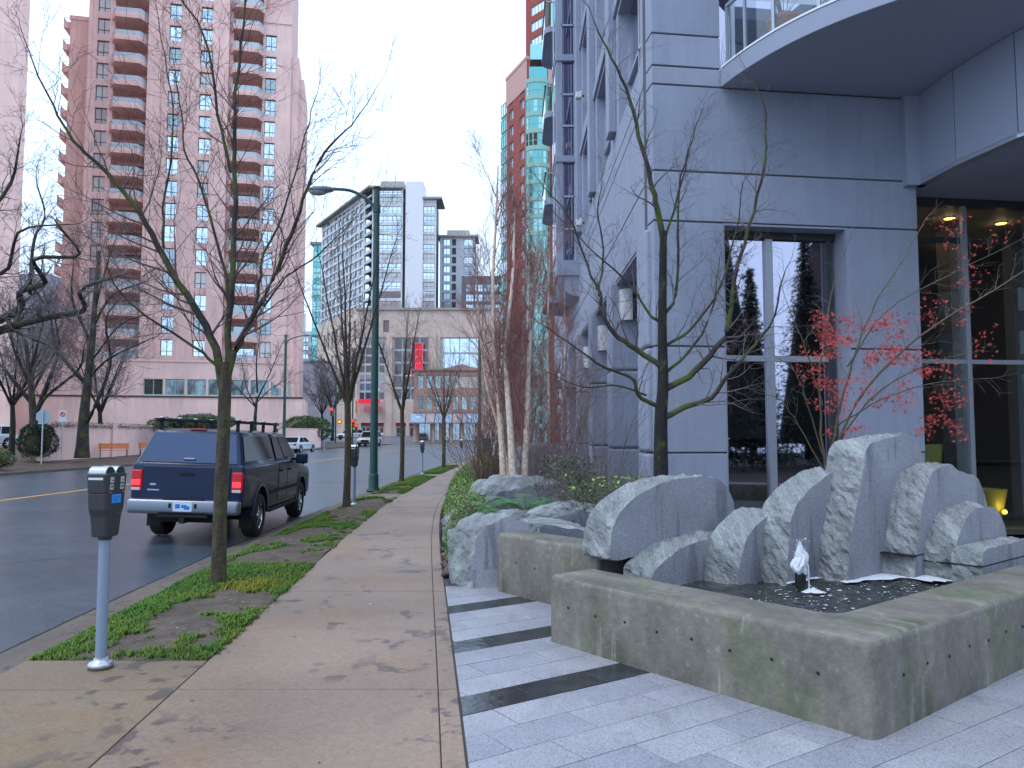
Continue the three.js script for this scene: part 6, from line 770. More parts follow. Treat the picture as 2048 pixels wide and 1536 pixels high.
{ // brick apartment block behind the viewer, mirrored in the lobby glazing
  const t = thing('opposite_block', 'brown apartment block behind the viewer, mirrored in the lobby glass', 'building', [34, 0, 24], R(-142)), hs = []; for (let f = 0; f < 9; f++) for (let k = 0; k < 9; k++) if (k < 5) hs.push([-25 + k * 5, -22.6 + k * 5, 1.2 + f * 3, 3 + f * 3]);
  mesh('wall', wallWith(-27, 1, 0, 28.5, hs, 0.3), mat('#8a7468', 0.85, { map: M.wall.map }), t); for (const [a, b, c, d] of hs) win(t, a, c, -0.2, b - a, d - c, M.dimGlass, M.blackFrame, 2, 1, 0.08); mesh('core', [box(-26.8, 0.8, 0, 28.3, -12, -0.4)], mat('#8a7468', 0.85), t); mesh('cornice', [box(-27.3, 1.3, 28.5, 29, -12.2, 0.3)], mat('#a89a90', 0.8), t);
}
// ---------- street furniture ----------
const M_post = mat('#8a97ab', 0.5, { metalness: 0.2, bumpMap: sized(T.rough.clone(), 0.2), bumpScale: 0.0006 }), M_head = mat([0.035, 0.036, 0.042], 0.5), M_silver = mat([0.5, 0.52, 0.56], 0.35, { metalness: 0.8 }), M_green = mat([0.012, 0.065, 0.055], 0.45);
function loft(secs) { // closed loft through rectangular sections [y, halfX, halfZ, dz]
  const S = soup(), ring = secs.map(([y, a, b, dz = 0]) => { const r = min(a, b) * 0.3, out = []; for (const [sx, sz, f0] of [[1, 1, 0], [-1, 1, PI / 2], [-1, -1, PI], [1, -1, PI * 1.5]]) for (let k = 0; k <= 3; k++) { const f = f0 + k / 3 * PI / 2; out.push(V3(sx * (a - r) + r * cos(f), y, sz * (b - r) + r * sin(f) + dz)); } return out; }), n = ring[0].length;
  const tri = (a, b, c) => { const q = V3().crossVectors(V3().subVectors(b, a), V3().subVectors(c, a)).normalize(); for (const w of [a, b, c]) { S.p.push(w.x, w.y, w.z); S.n.push(q.x, q.y, q.z); S.uv.push(w.x + w.z, w.y); } };
  for (let i = 0; i + 1 < ring.length; i++) for (let k = 0; k < n; k++) { const j = (k + 1) % n; tri(ring[i][k], ring[i + 1][j], ring[i][j]); tri(ring[i][k], ring[i + 1][k], ring[i + 1][j]); }
  for (let k = 1; k + 1 < n; k++) { tri(ring[0][0], ring[0][k], ring[0][k + 1]); tri(ring[ring.length - 1][0], ring[ring.length - 1][k + 1], ring[ring.length - 1][k]); }
  return soupGeo(S);
}
function meter(label, pos, ry) {
  const t = thing('parking_meter', label, 'parking meter', pos, ry, 'twin-head parking meters');
  mesh('post', [cyl(0.039, 0.039, 0.0, 0.96, 0, 0, 20)], M_post, t); mesh('base_flange', [new THREE.LatheGeometry([[0, 0.002], [0.088, 0.002], [0.088, 0.03], [0.075, 0.045], [0.05, 0.055], [0.044, 0.075], [0, 0.075]].map(([a, b]) => new THREE.Vector2(a, b)), 24)], M_silver, t); mesh('collar', [cyl(0.05, 0.05, 0.93, 0.97, 0, 0, 16)], M_head, t);
  const h = mesh('housing', loft([[0.955, 0.068, 0.058], [0.962, 0.076, 0.063], [1.1, 0.088, 0.071], [1.16, 0.104, 0.079], [1.27, 0.11, 0.083], [1.275, 0.106, 0.081], [1.282, 0.112, 0.083], [1.41, 0.12, 0.088], [1.42, 0.114, 0.084]]), M_head, t);
  for (const s of [-1, 1]) {
    const d = mesh('dome', [new THREE.CylinderGeometry(0.058, 0.058, 0.15, 22, 1, false, 0, PI).rotateZ(PI / 2).rotateY(PI / 2).rotateZ(0).translate(0, 0, 0)], M_silver, t); d.rotation.set(0, 0, 0); d.geometry = merge([new THREE.CylinderGeometry(0.052, 0.052, 0.14, 22, 1, false, -PI / 2, PI).rotateX(-PI / 2).translate(s * 0.057, 1.421, 0)]); mesh('display_window', [new THREE.CircleGeometry(0.045, 20, 0, PI).translate(s * 0.057, 1.423, 0.0712)], mat([0.02, 0.05, 0.045], 0.15), d);
    const sl = mesh('slot_plate', [rbox(s * 0.057 - 0.02, s * 0.057 + 0.02, 1.35, 1.395, 0.08, 0.091, 0.003, 1), rbox(s * 0.057 - 0.02, s * 0.057 + 0.02, 1.3, 1.342, 0.078, 0.0885, 0.003, 1)], mat('#a9aaa6', 0.45), t); mesh('coin_slot', [box(s * 0.057 - 0.004, s * 0.057 + 0.012, 1.366, 1.372, 0.091, 0.092), box(s * 0.057 - 0.012, s * 0.057 + 0.012, 1.318, 1.328, 0.0885, 0.0895)], M_head, sl); mesh('red_tab', [box(s * 0.07 - 0.015, s * 0.07 + 0.015, 1.275, 1.29, 0.083, 0.088)], mat('#8a4a44', 0.6), t);
  }
  const bl = mesh('blue_label', [rbox(-0.05, 0.05, 1.2, 1.265, 0.08, 0.0855, 0.006, 1)], mat('#2c8fe0', 0.5), t); mesh('label_print', [0, 1, 2].map((k) => box(-0.035, 0.03 - k * 0.008, 1.243 - k * 0.014, 1.247 - k * 0.014, 0.0855, 0.0862)), mat('#1a4f9a', 0.5), bl);
  mesh('lock_ring', [new THREE.TorusGeometry(0.022, 0.006, 8, 20).translate(0.045, 1.14, 0.072), new THREE.CylinderGeometry(0.016, 0.016, 0.006, 16).rotateX(PI / 2).translate(0.045, 1.14, 0.071)], mat([0.07, 0.07, 0.075], 0.4), t);
  mesh('white_tag', [box(-0.1215, -0.1195, 1.375, 1.392, -0.06, 0.06)], mat('#d6d6d2', 0.6), t); return t;
}
const m1 = meter('nearest twin-head parking meter on its grey-blue post, left foreground', [-3.02, 0, -5.85], R(80));
copyOf(m1, 'parking meter just behind the second street tree, beside the lamp post', [-3.86, 0, -19.2], R(80)); copyOf(m1, 'parking meter on the paved bay between the third and fourth street trees', [-3.95, 0, -34.5], R(80)); copyOf(m1, 'farthest parking meter on the near kerb, before the second lamp post', [-3.0, gy(0, 46) + 0.11, -46.5], R(80)); copyOf(m1, 'parking meter on the far footway beside the low pink wall', [-17.75, gy(0, 74) + 0.14, -74], R(-140));
function lamp(label, pos, H, arm, ry, r = 0.125) {
  const t = thing('street_lamp', label, 'street lamp', pos, ry, 'dark green street lamps'); mesh('pole', [cyl(r, r * 0.72, 0, H, 0, 0, 14)], M_green, t); mesh('base', [new THREE.LatheGeometry([[0, 0], [r * 1.7, 0], [r * 1.7, 0.06], [r * 1.25, 0.12], [r * 1.2, 0.5], [r, 0.55], [0, 0.55]].map(([a, b]) => new THREE.Vector2(a, b)), 16)], M_green, t); mesh('finial', [new THREE.LatheGeometry([[0, H], [r * 1.0, H], [r * 0.98, H + 0.05], [r * 0.3, H + 0.09], [0, H + 0.1]].map(([a, b]) => new THREE.Vector2(a, b)), 14)], M_green, t);
  const A = smooth([V3(-0.02, H - 0.62, 0), V3(-arm * 0.2, H - 0.32, 0), V3(-arm * 0.5, H - 0.06, 0), V3(-arm * 0.85, H - 0.0, 0)], 14); mesh('arm', [tubeGeo(A, 0.05, 8)], M_green, t); mesh('bracket', [cyl(r * 0.95, r * 0.95, H - 0.75, H - 0.5, 0, 0, 14)], M_green, t);
  const hd = mesh('lamp_head', [new THREE.SphereGeometry(1, 20, 10).scale(0.42, 0.11, 0.17).translate(-arm - 0.12, H - 0.02, 0)], mat([0.14, 0.17, 0.19], 0.4), t); mesh('lens', [new THREE.SphereGeometry(1, 16, 8, 0, 6.3, PI / 2, PI / 2).scale(0.3, 0.14, 0.14).translate(-arm - 0.22, H - 0.07, 0)], mat([0.25, 0.27, 0.28], 0.2), hd); return t;
}
lamp('tall green street lamp with a curved arm on the near verge', [-4.2, 0, -23.8], 9.35, 1.6, 0); lamp('green street lamp at the end of the hedge, far along the near footway', [-2.52, gy(0, 61) + 0.11, -61], 9.0, 1.8, R(-160), 0.14); lamp('street lamp on the far footway with its arm over the road', [-20.85, gy(0, 71) + 0.16, -71.5], 10.6, 2.6, R(180), 0.15);
{ const t = thing('utility_cabinet', 'dark green utility cabinet beside the far lamp post', 'cabinet', [-2.0, gy(0, 61.5) + 0.11, -62]); mesh('body', [rbox(-0.35, 0.35, 0, 1.25, -0.25, 0.25, 0.03, 2)], M_green, t); mesh('roof', [rbox(-0.4, 0.4, 1.25, 1.32, -0.3, 0.3, 0.02, 1)], M_green, t); mesh('door_seam', [box(-0.005, 0.005, 0.06, 1.2, 0.2505, 0.252)], M.dark, t); mesh('handle', [box(0.05, 0.08, 0.6, 0.75, 0.251, 0.275)], M_silver, t); }
// signs
{ const t = thing('stop_sign', 'octagonal sign seen from its grey back on a thin post', 'sign', [-26.0, 0.1, -43.3], R(190)); mesh('post', [cyl(0.035, 0.035, 0, 3.0, 0, -0.04, 8)], M_silver, t); mesh('plate', [new THREE.CylinderGeometry(0.4, 0.4, 0.012, 8).rotateY(PI / 8).rotateX(PI / 2).translate(0, 2.65, 0)], mat('#9fb2bd', 0.45, { metalness: 0.3 }), t); mesh('front_face', [new THREE.CylinderGeometry(0.395, 0.395, 0.004, 8).rotateY(PI / 8).rotateX(PI / 2).translate(0, 2.65, 0.0095)], mat('#b01c20', 0.5), t); mesh('brace', [box(-0.02, 0.02, 2.3, 3.0, -0.02, -0.007)], mat('#3a6f78', 0.5), t); }
{ const t = thing('no_parking_sign', 'white sign with a red circle on a post beside the mossy tree', 'sign', [-26.2, 0.3, -45.5], R(12)); mesh('post', [cyl(0.03, 0.03, 0, 2.85, 0, -0.03, 8)], M_silver, t); const p = mesh('plate', [rbox(-0.2, 0.2, 2.2, 2.85, 0, 0.012, 0.005, 1)], mat('#d9d9dc', 0.5), t); const red = mat('#b8202c', 0.5); mesh('red_ring', [new THREE.TorusGeometry(0.125, 0.022, 6, 28).translate(0, 2.64, 0.014)], red, p); mesh('red_bar', [box(-0.02, 0.02, -0.12, 0.12, 0.012, 0.018).rotateZ(R(45)).translate(0, 2.64, 0)], red, p); mesh('letter_p', [box(-0.05, -0.025, 2.56, 2.72, 0.0125, 0.016), new THREE.TorusGeometry(0.035, 0.012, 5, 14, PI).rotateZ(-PI / 2).translate(-0.03, 2.675, 0.0145)], M.dark, p); }
// benches
function bench(label, pos, ry) { const t = thing('bench', label, 'bench', pos, ry, 'orange benches by the pink wall'), w = mat('#f08a30', 0.6, { map: sized(T.stone.clone(), 0.7) }), k = mat([0.03, 0.03, 0.035], 0.5), L = 1.8; for (let i = 0; i < 4; i++) mesh('seat_slat', [rbox(-L / 2, L / 2, 0.43, 0.465, -0.2 + i * 0.115, -0.1 + i * 0.115, 0.008, 1)], w, t); for (let i = 0; i < 3; i++) mesh('back_slat', [rbox(-L / 2, L / 2, 0.56 + i * 0.12, 0.66 + i * 0.12, -0.27 - i * 0.03, -0.235 - i * 0.03, 0.008, 1)], w, t); for (const s of [-1, 1]) { mesh('leg', [box(s * 0.78 - 0.03, s * 0.78 + 0.03, 0, 0.43, -0.22, -0.16), box(s * 0.78 - 0.03, s * 0.78 + 0.03, 0, 0.43, 0.16, 0.22), box(s * 0.78 - 0.03, s * 0.78 + 0.03, 0.39, 0.43, -0.16, 0.16)], k, t); mesh('back_post', [box(s * 0.78 - 0.03, s * 0.78 + 0.03, 0.43, 0.93, -0.045, 0).rotateX(-0.22).translate(0, 0, -0.2)], k, t); } return t; }
bench('orange slatted bench against the pink wall, fully in view', [-26.1, 0.28, -51.3], R(28)); bench('orange slatted bench half hidden behind the blue pickup', [-25.2, 0.28, -54.9], R(28));
// traffic signals at the crossing
function signal(label, pos, heads, arms, pole) { const t = thing('traffic_signal', label, 'traffic signal', pos, 0, 'traffic signals at the crossing'); mesh('pole', [cyl(0.1, 0.08, 0, pole, 0, 0, 10)], M_green, t); for (const a of arms) mesh('mast_arm', [tubeGeo(a.map((q) => V3(...q)), 0.06, 6)], M_green, t); for (const [x, y, on, kind] of heads) { const h = mesh('signal_head', [rbox(x - 0.2, x + 0.2, y - (kind === 'walk' ? 0.25 : 0.85), y + 0.25, -0.15, 0.1, 0.03, 1)], mat('#8a6a1c', 0.5), t); const e = kind === 'walk' ? new THREE.Color(1, 0.35, 0.02) : new THREE.Color(1, 0.02, 0.04); mesh('lit_lens', [new THREE.SphereGeometry(0.15, 14, 10).scale(1, 1, 0.4).translate(x, y, 0.11)], mat('#ff2030', 0.4, { emissive: e, emissiveIntensity: on * 1.6 }), h); if (kind !== 'walk') mesh('dark_lens', [new THREE.CircleGeometry(0.14, 14).translate(x, y - 0.33, 0.105), new THREE.CircleGeometry(0.14, 14).translate(x, y - 0.66, 0.105)], M.dark, h); } return t; }
signal('traffic signal on a long mast arm before the stone podium, showing red', [-21.9, gy(0, 97) + 0.1, -97], [[-0.5, 4.4, 1], [0.5, 2.85, 1, 'walk']], [[[0, 5, 0], [-0.5, 4.9, 0]]], 8.5); signal('tall signal pole behind the second street tree, showing two reds', [-19.4, gy(0, 95) + 0.1, -95], [[0.1, 2.95, 1], [0.45, 2.35, 1]], [[[0, 3.1, 0], [0.5, 3.0, 0]]], 11.5);
// ---------- vehicles ----------
T.paintSpeck = null;
const paint = (c, o = {}) => phys(c, 0.32, { clearcoat: 0.7, clearcoatRoughness: 0.1, ...o }), M_glassCar = phys([0.012, 0.014, 0.016], 0.12, { ior: 1.4, specularIntensity: 0.12 }), M_tyre = mat([0.016, 0.016, 0.017], 0.8), M_chrome = mat([0.62, 0.63, 0.66], 0.22, { metalness: 1 }), M_under = mat([0.012, 0.012, 0.013], 0.9);
const side = (pts, w0, w1, b = 0, holes) => prism(pts, w0, w1, b, 3, holes).rotateY(PI / 2);     // outline (forward s, y) across the car; forward is -z, w is x
function quad(a, b, c, d) { const S = soup(), n = V3().crossVectors(V3().subVectors(b, a), V3().subVectors(d, a)).normalize(); for (const q of [a, b, c, a, c, d]) { S.p.push(q.x, q.y, q.z); S.n.push(n.x, n.y, n.z); S.uv.push(0, 0); } return soupGeo(S); }
const mix4 = (c, u, v) => { const a = c[0].clone().lerp(c[1], u), b = c[3].clone().lerp(c[2], u); return a.lerp(b, v); };
const pane = (c, u0, u1, v0, v1, off) => { const n = V3().crossVectors(V3().subVectors(c[1], c[0]), V3().subVectors(c[3], c[0])).normalize().multiplyScalar(off), f = (u, v) => mix4(c, u, v).add(n); const N = 4, S = []; return quad(f(u0, v0), f(u1, v0), f(u1, v1), f(u0, v1)); };
function wheel(t, x, s, r, w, big) { const g = new THREE.Group(); g.name = 'wheel'; g.position.set(x, r, -s); t.add(g); const lath = (p) => new THREE.LatheGeometry(p.map(([a, b]) => new THREE.Vector2(a, b)), 30).rotateZ(PI / 2); mesh('tyre', [lath([[r * 0.64, -w / 2], [r * 0.93, -w / 2], [r, -w * 0.36], [r, w * 0.36], [r * 0.93, w / 2], [r * 0.64, w / 2]])], M_tyre, g); const sg = Math.sign(x), rim = [lath([[r * 0.66, -w * 0.4], [r * 0.62, -w * 0.3], [r * 0.62, w * 0.3], [r * 0.66, w * 0.4]]), new THREE.CylinderGeometry(r * 0.2, r * 0.2, 0.05, 14).rotateZ(PI / 2).translate(sg * w * 0.36, 0, 0)]; for (let k = 0; k < 5; k++) rim.push(box(sg * w * 0.27, sg * w * 0.38, -r * 0.1, r * 0.1, 0, r * 0.64).rotateX(k * PI * 0.4)); mesh('rim', rim, M_chrome, g); mesh('brake_disc', [new THREE.CylinderGeometry(r * 0.6, r * 0.6, 0.04, 20).rotateZ(PI / 2)], M_under, g); }
const arch = (s, y, r, n = 10) => Array.from({ length: n + 1 }, (_, i) => { const a = PI * i / n; return [s - r * cos(a), y + r * sin(a)]; });
function cabin(c) { const [s0, s1, y0, w0, t0, t1, y1, w1] = c, P = (s, y, x) => V3(x, y, -s); return { R: [P(s0, y0, w0), P(s1, y0, w0), P(t1, y1, w1), P(t0, y1, w1)], L: [P(s1, y0, -w0), P(s0, y0, -w0), P(t0, y1, -w1), P(t1, y1, -w1)], B: [P(s0, y0, -w0), P(s0, y0, w0), P(t0, y1, w1), P(t0, y1, -w1)], F: [P(s1, y0, w0), P(s1, y0, -w0), P(t1, y1, -w1), P(t1, y1, w1)], T: [P(t0, y1, w1), P(t1, y1, w1), P(t1, y1, -w1), P(t0, y1, -w1)] }; }
function cabinGeo(c, rows = 6) { // rounded shell over the cabin
  const [s0, s1, y0, w0, t0, t1, y1, w1] = c, S = soup(), secs = []; const m = 0.12; for (let i = 0; i <= rows; i++) { const q = i / rows, e = 1 - (1 - q) ** 1; secs.push([lerp(y0, y1, q), lerp(w0, w1, q), lerp(s0, t0, q), lerp(s1, t1, q)]); } secs.push([y1 + 0.018, w1 - 0.05, t0 + 0.05, t1 - 0.06], [y1 + 0.035, w1 - 0.16, t0 + 0.16, t1 - 0.2], [y1 + 0.042, w1 * 0.4, lerp(t0, t1, 0.3), lerp(t0, t1, 0.7)]);
  const ring = secs.map(([y, w, a, b]) => { const r = min(0.09, w * 0.3), o = []; for (const [sx, sz, f0] of [[1, 1, 0], [-1, 1, PI / 2], [-1, -1, PI], [1, -1, PI * 1.5]]) for (let k = 0; k <= 3; k++) { const f = f0 + k / 3 * PI / 2, cx = sx * (w - r) + r * cos(f), ss = (sz > 0 ? a + r : b - r), z = -ss + r * sin(f); o.push(V3(cx, y, z)); } return o; }), n = ring[0].length, G = new THREE.BufferGeometry(), pos = [], idx = []; ring.forEach((q) => q.forEach((v) => pos.push(v.x, v.y, v.z))); for (let i = 0; i + 1 < ring.length; i++) for (let k = 0; k < n; k++) { const j = (k + 1) % n, a = i * n + k, b = i * n + j; idx.push(a, b + n, b, a, a + n, b + n); } const top = (ring.length - 1) * n; for (let k = 1; k + 1 < n; k++) idx.push(top, top + k + 1, top + k); G.setAttribute('position', new THREE.Float32BufferAttribute(pos, 3)); G.setIndex(idx); return toCreasedNormals(uvBox(G), 0.5);
}
{ // dark blue pickup with a canopy
  const M_chrome = mat([0.24, 0.26, 0.3], 0.32, { metalness: 0.9 }), t = thing('pickup_truck', 'dark blue pickup truck with a matching rear canopy and roof rack, parked at the kerb', 'pickup truck', [-5.43, gy(0, 13.2) + crown(-5.43, 14) + 0.004, -14.05], R(3.7)), navy = paint([0.003, 0.012, 0.048], { clearcoat: 0.3, specularIntensity: 0.6 }), W = 0.96, rl = 0.52;
  const low = [[-1.2, 0.62], [-1.22, 0.9], [-1.2, 1.28], [-1.16, 1.31], [3.1, 1.31], [3.3, 1.22], [4.25, 1.1], [4.42, 0.98], [4.45, 0.6], [4.4, 0.5], ...arch(3.53, 0.42, 0.49).reverse(), [3.0, 0.44], [0.55, 0.44], ...arch(0, 0.42, 0.49).reverse(), [-0.55, 0.56]];
  mesh('body', creased(side(low, -W, W, 0.06), 0.5), navy, t); mesh('wheel_well', [box(-W + 0.1, W - 0.1, 0.5, 1.2, -4.2, 0.6)], M_under, t); mesh('chassis', [box(-0.5, 0.5, 0.34, 0.5, -4, 1.0), cyl(0.07, 0.07, -0.6, 0.6, 0, 0, 8).rotateZ(PI / 2).translate(0, 0.36, 0)], M_under, t);
  const can = [-1.18, 1.12, 1.3, 0.925, -0.86, 1.06, 1.85, 0.76], cab = [1.16, 3.2, 1.3, 0.91, 1.2, 2.5, 1.83, 0.74];
  const cm = mesh('canopy', cabinGeo(can), navy, t), cc = cabin(can); mesh('rear_window', [pane(cc.B, 0.05, 0.95, 0.05, 0.93, 0.012)], phys([0.02, 0.045, 0.12], 0.05, { ior: 1.6 }), cm); mesh('side_window', [pane(cc.R, 0.05, 0.95, 0.12, 0.88, 0.012)], M_glassCar, cm); mesh('side_window', [pane(cc.L, 0.05, 0.95, 0.12, 0.88, 0.012)], M_glassCar, cm); mesh('handle', [rbox(-0.1, 0.1, 1.375, 1.41, 1.13, 1.17, 0.012, 2)], M_chrome, cm); mesh('brake_light', [rbox(-0.14, 0.14, 1.865, 1.895, 0.72, 0.84, 0.01, 1)], mat('#b03038', 0.4), cm);
  const cb = mesh('cab', cabinGeo(cab), navy, t), ca = cabin(cab); mesh('windscreen', [pane(ca.F, 0.06, 0.94, 0.08, 0.94, 0.012)], M_glassCar, cb); for (const k of ['R', 'L']) { const fl = k === 'L', u = (a, b) => fl ? [1 - b, 1 - a] : [a, b]; mesh('side_window', [pane(ca[k], ...u(0.04, 0.36), 0.1, 0.9, 0.012)], M_glassCar, cb); mesh('side_window', [pane(ca[k], ...u(0.4, 0.9), 0.1, 0.9, 0.012)], M_glassCar, cb); }
  const tg = mesh('tailgate', [rbox(-0.74, 0.74, 0.68, 1.27, 1.2, 1.232, 0.015, 2)], navy, t); mesh('tailgate_handle', [rbox(-0.13, 0.13, 1.12, 1.18, 1.225, 1.242, 0.01, 1)], M_under, tg); stuff(mesh('lettering', [box(-0.62, -0.52, 0.955, 0.985, 1.232, 1.236), box(-0.66, -0.46, 0.87, 0.89, 1.232, 1.236), box(0.56, 0.62, 0.83, 0.86, 1.232, 1.236)], mat('#a9b4c8', 0.4), tg));
  const bp = mesh('rear_bumper', [creased(prism(roundPoly([[-0.98, -0.09], [-0.96, -0.24], [0.96, -0.24], [0.98, -0.09], [0.98, 0.3], [0.86, 0.3], [0.84, -0.02], [-0.84, -0.02], [-0.86, 0.3], [-0.98, 0.3]], 0.03, 2), 0.5, 0.74, 0.03, 2).rotateX(-PI / 2).scale(1, 1, -1).rotateY(PI).translate(0, 0, 1.2), 0.5)], M_chrome, t); bp.geometry = merge([creased(rbox(-0.95, 0.95, 0.5, 0.74, 1.18, 1.36, 0.06, 3), 0.5)]);
  mesh('step_pad', [rbox(-0.35, 0.35, 0.735, 0.745, 1.24, 1.34, 0.004, 1), box(-0.42, 0.42, 0.46, 0.5, 1.25, 1.38)], M_under, bp); const pl = mesh('licence_plate', [rbox(-0.16, 0.16, 0.55, 0.71, 1.358, 1.368, 0.005, 1)], mat('#c9d3de', 0.5), bp); mesh('plate_print', [box(-0.12, -0.04, 0.6, 0.67, 1.368, 1.3695), box(-0.02, 0.07, 0.61, 0.66, 1.368, 1.3695), box(0.03, 0.12, 0.585, 0.64, 1.3695, 1.3705)], mat('#2470c8', 0.5), pl); mesh('plate_light', [rbox(-0.24, -0.19, 0.6, 0.68, 1.35, 1.37, 0.01, 1), rbox(0.19, 0.24, 0.6, 0.68, 1.35, 1.37, 0.01, 1)], M_under, bp); mesh('hitch', [box(-0.04, 0.04, 0.36, 0.47, 1.1, 1.38)], M_under, bp);
  for (const s of [-1, 1]) { const tl = mesh('tail_light', [rbox(s * 0.76, s * 0.945, 0.86, 1.2, 1.12, 1.24, 0.03, 2)], mat('#8e0f16', 0.25, { emissive: new THREE.Color(0.5, 0.01, 0.02), emissiveIntensity: 0.25 }), t); mesh('lit_lens', [rbox(s * 0.78, s * 0.93, 0.95, 1.04, 1.236, 1.25, 0.01, 1)], mat('#ff3038', 0.3, { emissive: new THREE.Color(1, 0.05, 0.06), emissiveIntensity: 0.7 }), tl); mesh('reverse_lens', [rbox(s * 0.78, s * 0.93, 0.865, 0.91, 1.232, 1.246, 0.008, 1)], mat('#c8c2c4', 0.3), tl); }
  for (const s of [0, 3.53]) for (const x of [-1, 1]) { wheel(t, x * 0.83, s, 0.385, 0.27); mesh('wheel_arch', [side([...arch(s, 0.42, 0.54, 14), ...arch(s, 0.42, 0.485, 14).reverse()], x > 0 ? W - 0.03 : -W - 0.012, x > 0 ? W + 0.012 : -W + 0.03)], navy, t); mesh('mud_flap', [box(x * 0.7, x * 0.95, 0.2, 0.55, -s + 0.44, -s + 0.455)], M_under, t); }
  for (const x of [-1, 1]) { const mr = mesh('wing_mirror', [rbox(x * 1.0, x * 1.26, 1.22, 1.44, -2.72, -2.6, 0.04, 2)], navy, t); mesh('mirror_arm', [box(x * 0.9, x * 1.05, 1.28, 1.34, -2.7, -2.62)], M_under, mr); mesh('running_board', [rbox(x * 0.86, x * 1.0, 0.38, 0.44, -2.9, -0.62, 0.02, 1)], M_under, t); for (const [a, b] of [[1.3, 2.0], [2.05, 3.0]]) { const d = mesh('door', [box(x * (W + 0.001), x * (W + 0.006), 0.55, 1.27, -b, -a)], navy, t); mesh('door_handle', [rbox(x * (W + 0.005), x * (W + 0.035), 1.1, 1.14, -a - 0.22, -a - 0.08, 0.01, 1)], M_under, d); } mesh('trim_strip', [box(x * (W + 0.002), x * (W + 0.016), 0.72, 0.78, -3.0, -0.6)], M_under, t); mesh('head_light', [rbox(x * 0.62, x * 0.93, 0.82, 1.02, -4.46, -4.36, 0.03, 1)], mat('#c9ccd0', 0.2), t); }
  for (const [x0, x1] of [[-0.7, -0.65], [0.65, 0.7]]) mesh('rack_rail', [box(x0 + 0.01, x1 - 0.01, 2.0, 2.03, -2.2, 0.95)], M_under, t); for (const s of [-0.75, 0.1, 0.95, 1.9]) { mesh('rack_crossbar', [box(-0.8, 0.8, 2.032, 2.05, -s - 0.025, -s + 0.025)], M_under, t); for (const x of [-0.675, 0.675]) { mesh('rack_post', [box(x - 0.025, x + 0.025, 1.86, 2.0, -s - 0.03, -s + 0.03)], M_under, t); mesh('rack_cap', [rbox(x - 0.035, x + 0.035, 2.05, 2.08, -s - 0.045, -s + 0.045, 0.01, 1)], M_silver, t); } }
  t.scale.set(0.94, 1, 1); t.rotation.order = 'YXZ'; t.rotation.z = R(-2.0);
}
function car(name, label, cat, pos, ry, col, kind, group = 'cars in the street') {
  const t = thing(name, label, cat, pos, ry, group), p = paint(col), van = kind === 'suv', W = van ? 0.95 : 0.88, b = van ? 1.05 : 0.9, top = van ? 1.72 : 1.38, r = van ? 0.37 : 0.32;
  const low = [[-0.95, 0.42], [-1.0, 0.6], [-0.98, b - 0.05], [-0.9, b], ...(van ? [[2.4, b], [2.6, b], [3.4, b - 0.12], [3.55, b - 0.3]] : [[-0.4, b + 0.02], [2.2, b], [2.5, b - 0.04], [3.3, b - 0.16], [3.52, b - 0.3]]), [3.58, 0.45], [3.5, 0.3], ...arch(2.7, r, r + 0.06).reverse(), ...arch(0, r, r + 0.06).reverse(), [-0.5, 0.32]];
  mesh('body', creased(side(low, -W, W, 0.07), 0.5), p, t); mesh('wheel_well', [box(-W + 0.1, W - 0.1, 0.35, b - 0.2, -3.2, 0.5)], M_under, t);
  const c = van ? [-0.95, 2.45, b - 0.02, W - 0.05, -0.72, 1.75, top, W - 0.2] : [-0.55, 2.35, b - 0.02, W - 0.06, 0.15, 1.4, top, W - 0.22], cm = mesh('cabin', cabinGeo(c), p, t), k = cabin(c); mesh('windscreen', [pane(k.F, 0.07, 0.93, 0.06, 0.94, 0.012)], M_glassCar, cm); mesh('rear_window', [pane(k.B, 0.07, 0.93, 0.08, 0.92, 0.012)], M_glassCar, cm); for (const q of ['R', 'L']) { const u = (a, bb) => q === 'L' ? [1 - bb, 1 - a] : [a, bb]; mesh('side_window', [pane(k[q], ...u(0.06, 0.46), 0.12, 0.9, 0.012)], M_glassCar, cm); mesh('side_window', [pane(k[q], ...u(0.5, 0.92), 0.12, 0.9, 0.012)], M_glassCar, cm); }
  for (const x of [-1, 1]) { for (const s of [0, 2.7]) wheel(t, x * (W - 0.1), s, r, 0.2); mesh('tail_light', [rbox(x * (W - 0.28), x * (W - 0.04), b - 0.25, b - 0.1, 0.93, 1.01, 0.02, 1)], mat('#a01820', 0.3), t); mesh('head_light', [rbox(x * (W - 0.32), x * (W - 0.04), b - 0.4, b - 0.26, -3.6, -3.46, 0.02, 1)], mat('#dfe2e6', 0.15), t); mesh('wing_mirror', [rbox(x * W, x * (W + 0.18), b + 0.02, b + 0.15, -2.15, -2.04, 0.03, 1)], p, t); }
  mesh('front_bumper', [rbox(-W + 0.05, W - 0.05, 0.32, 0.5, -3.64, -3.45, 0.05, 2)], van ? M_under : p, t); mesh('grille', [box(-0.45, 0.45, 0.52, b - 0.28, -3.605, -3.56)], M_under, t); mesh('rear_bumper', [rbox(-W + 0.04, W - 0.04, 0.36, 0.58, 0.9, 1.06, 0.05, 2)], van ? M_under : p, t); mesh('licence_plate', [box(-0.16, 0.16, 0.62, 0.76, 1.0, 1.012)], mat('#cfd6dc', 0.5), t); return t;
}
const road = (x, d) => [x, gy(x, d) + crown(x, d) + 0.003, -d];
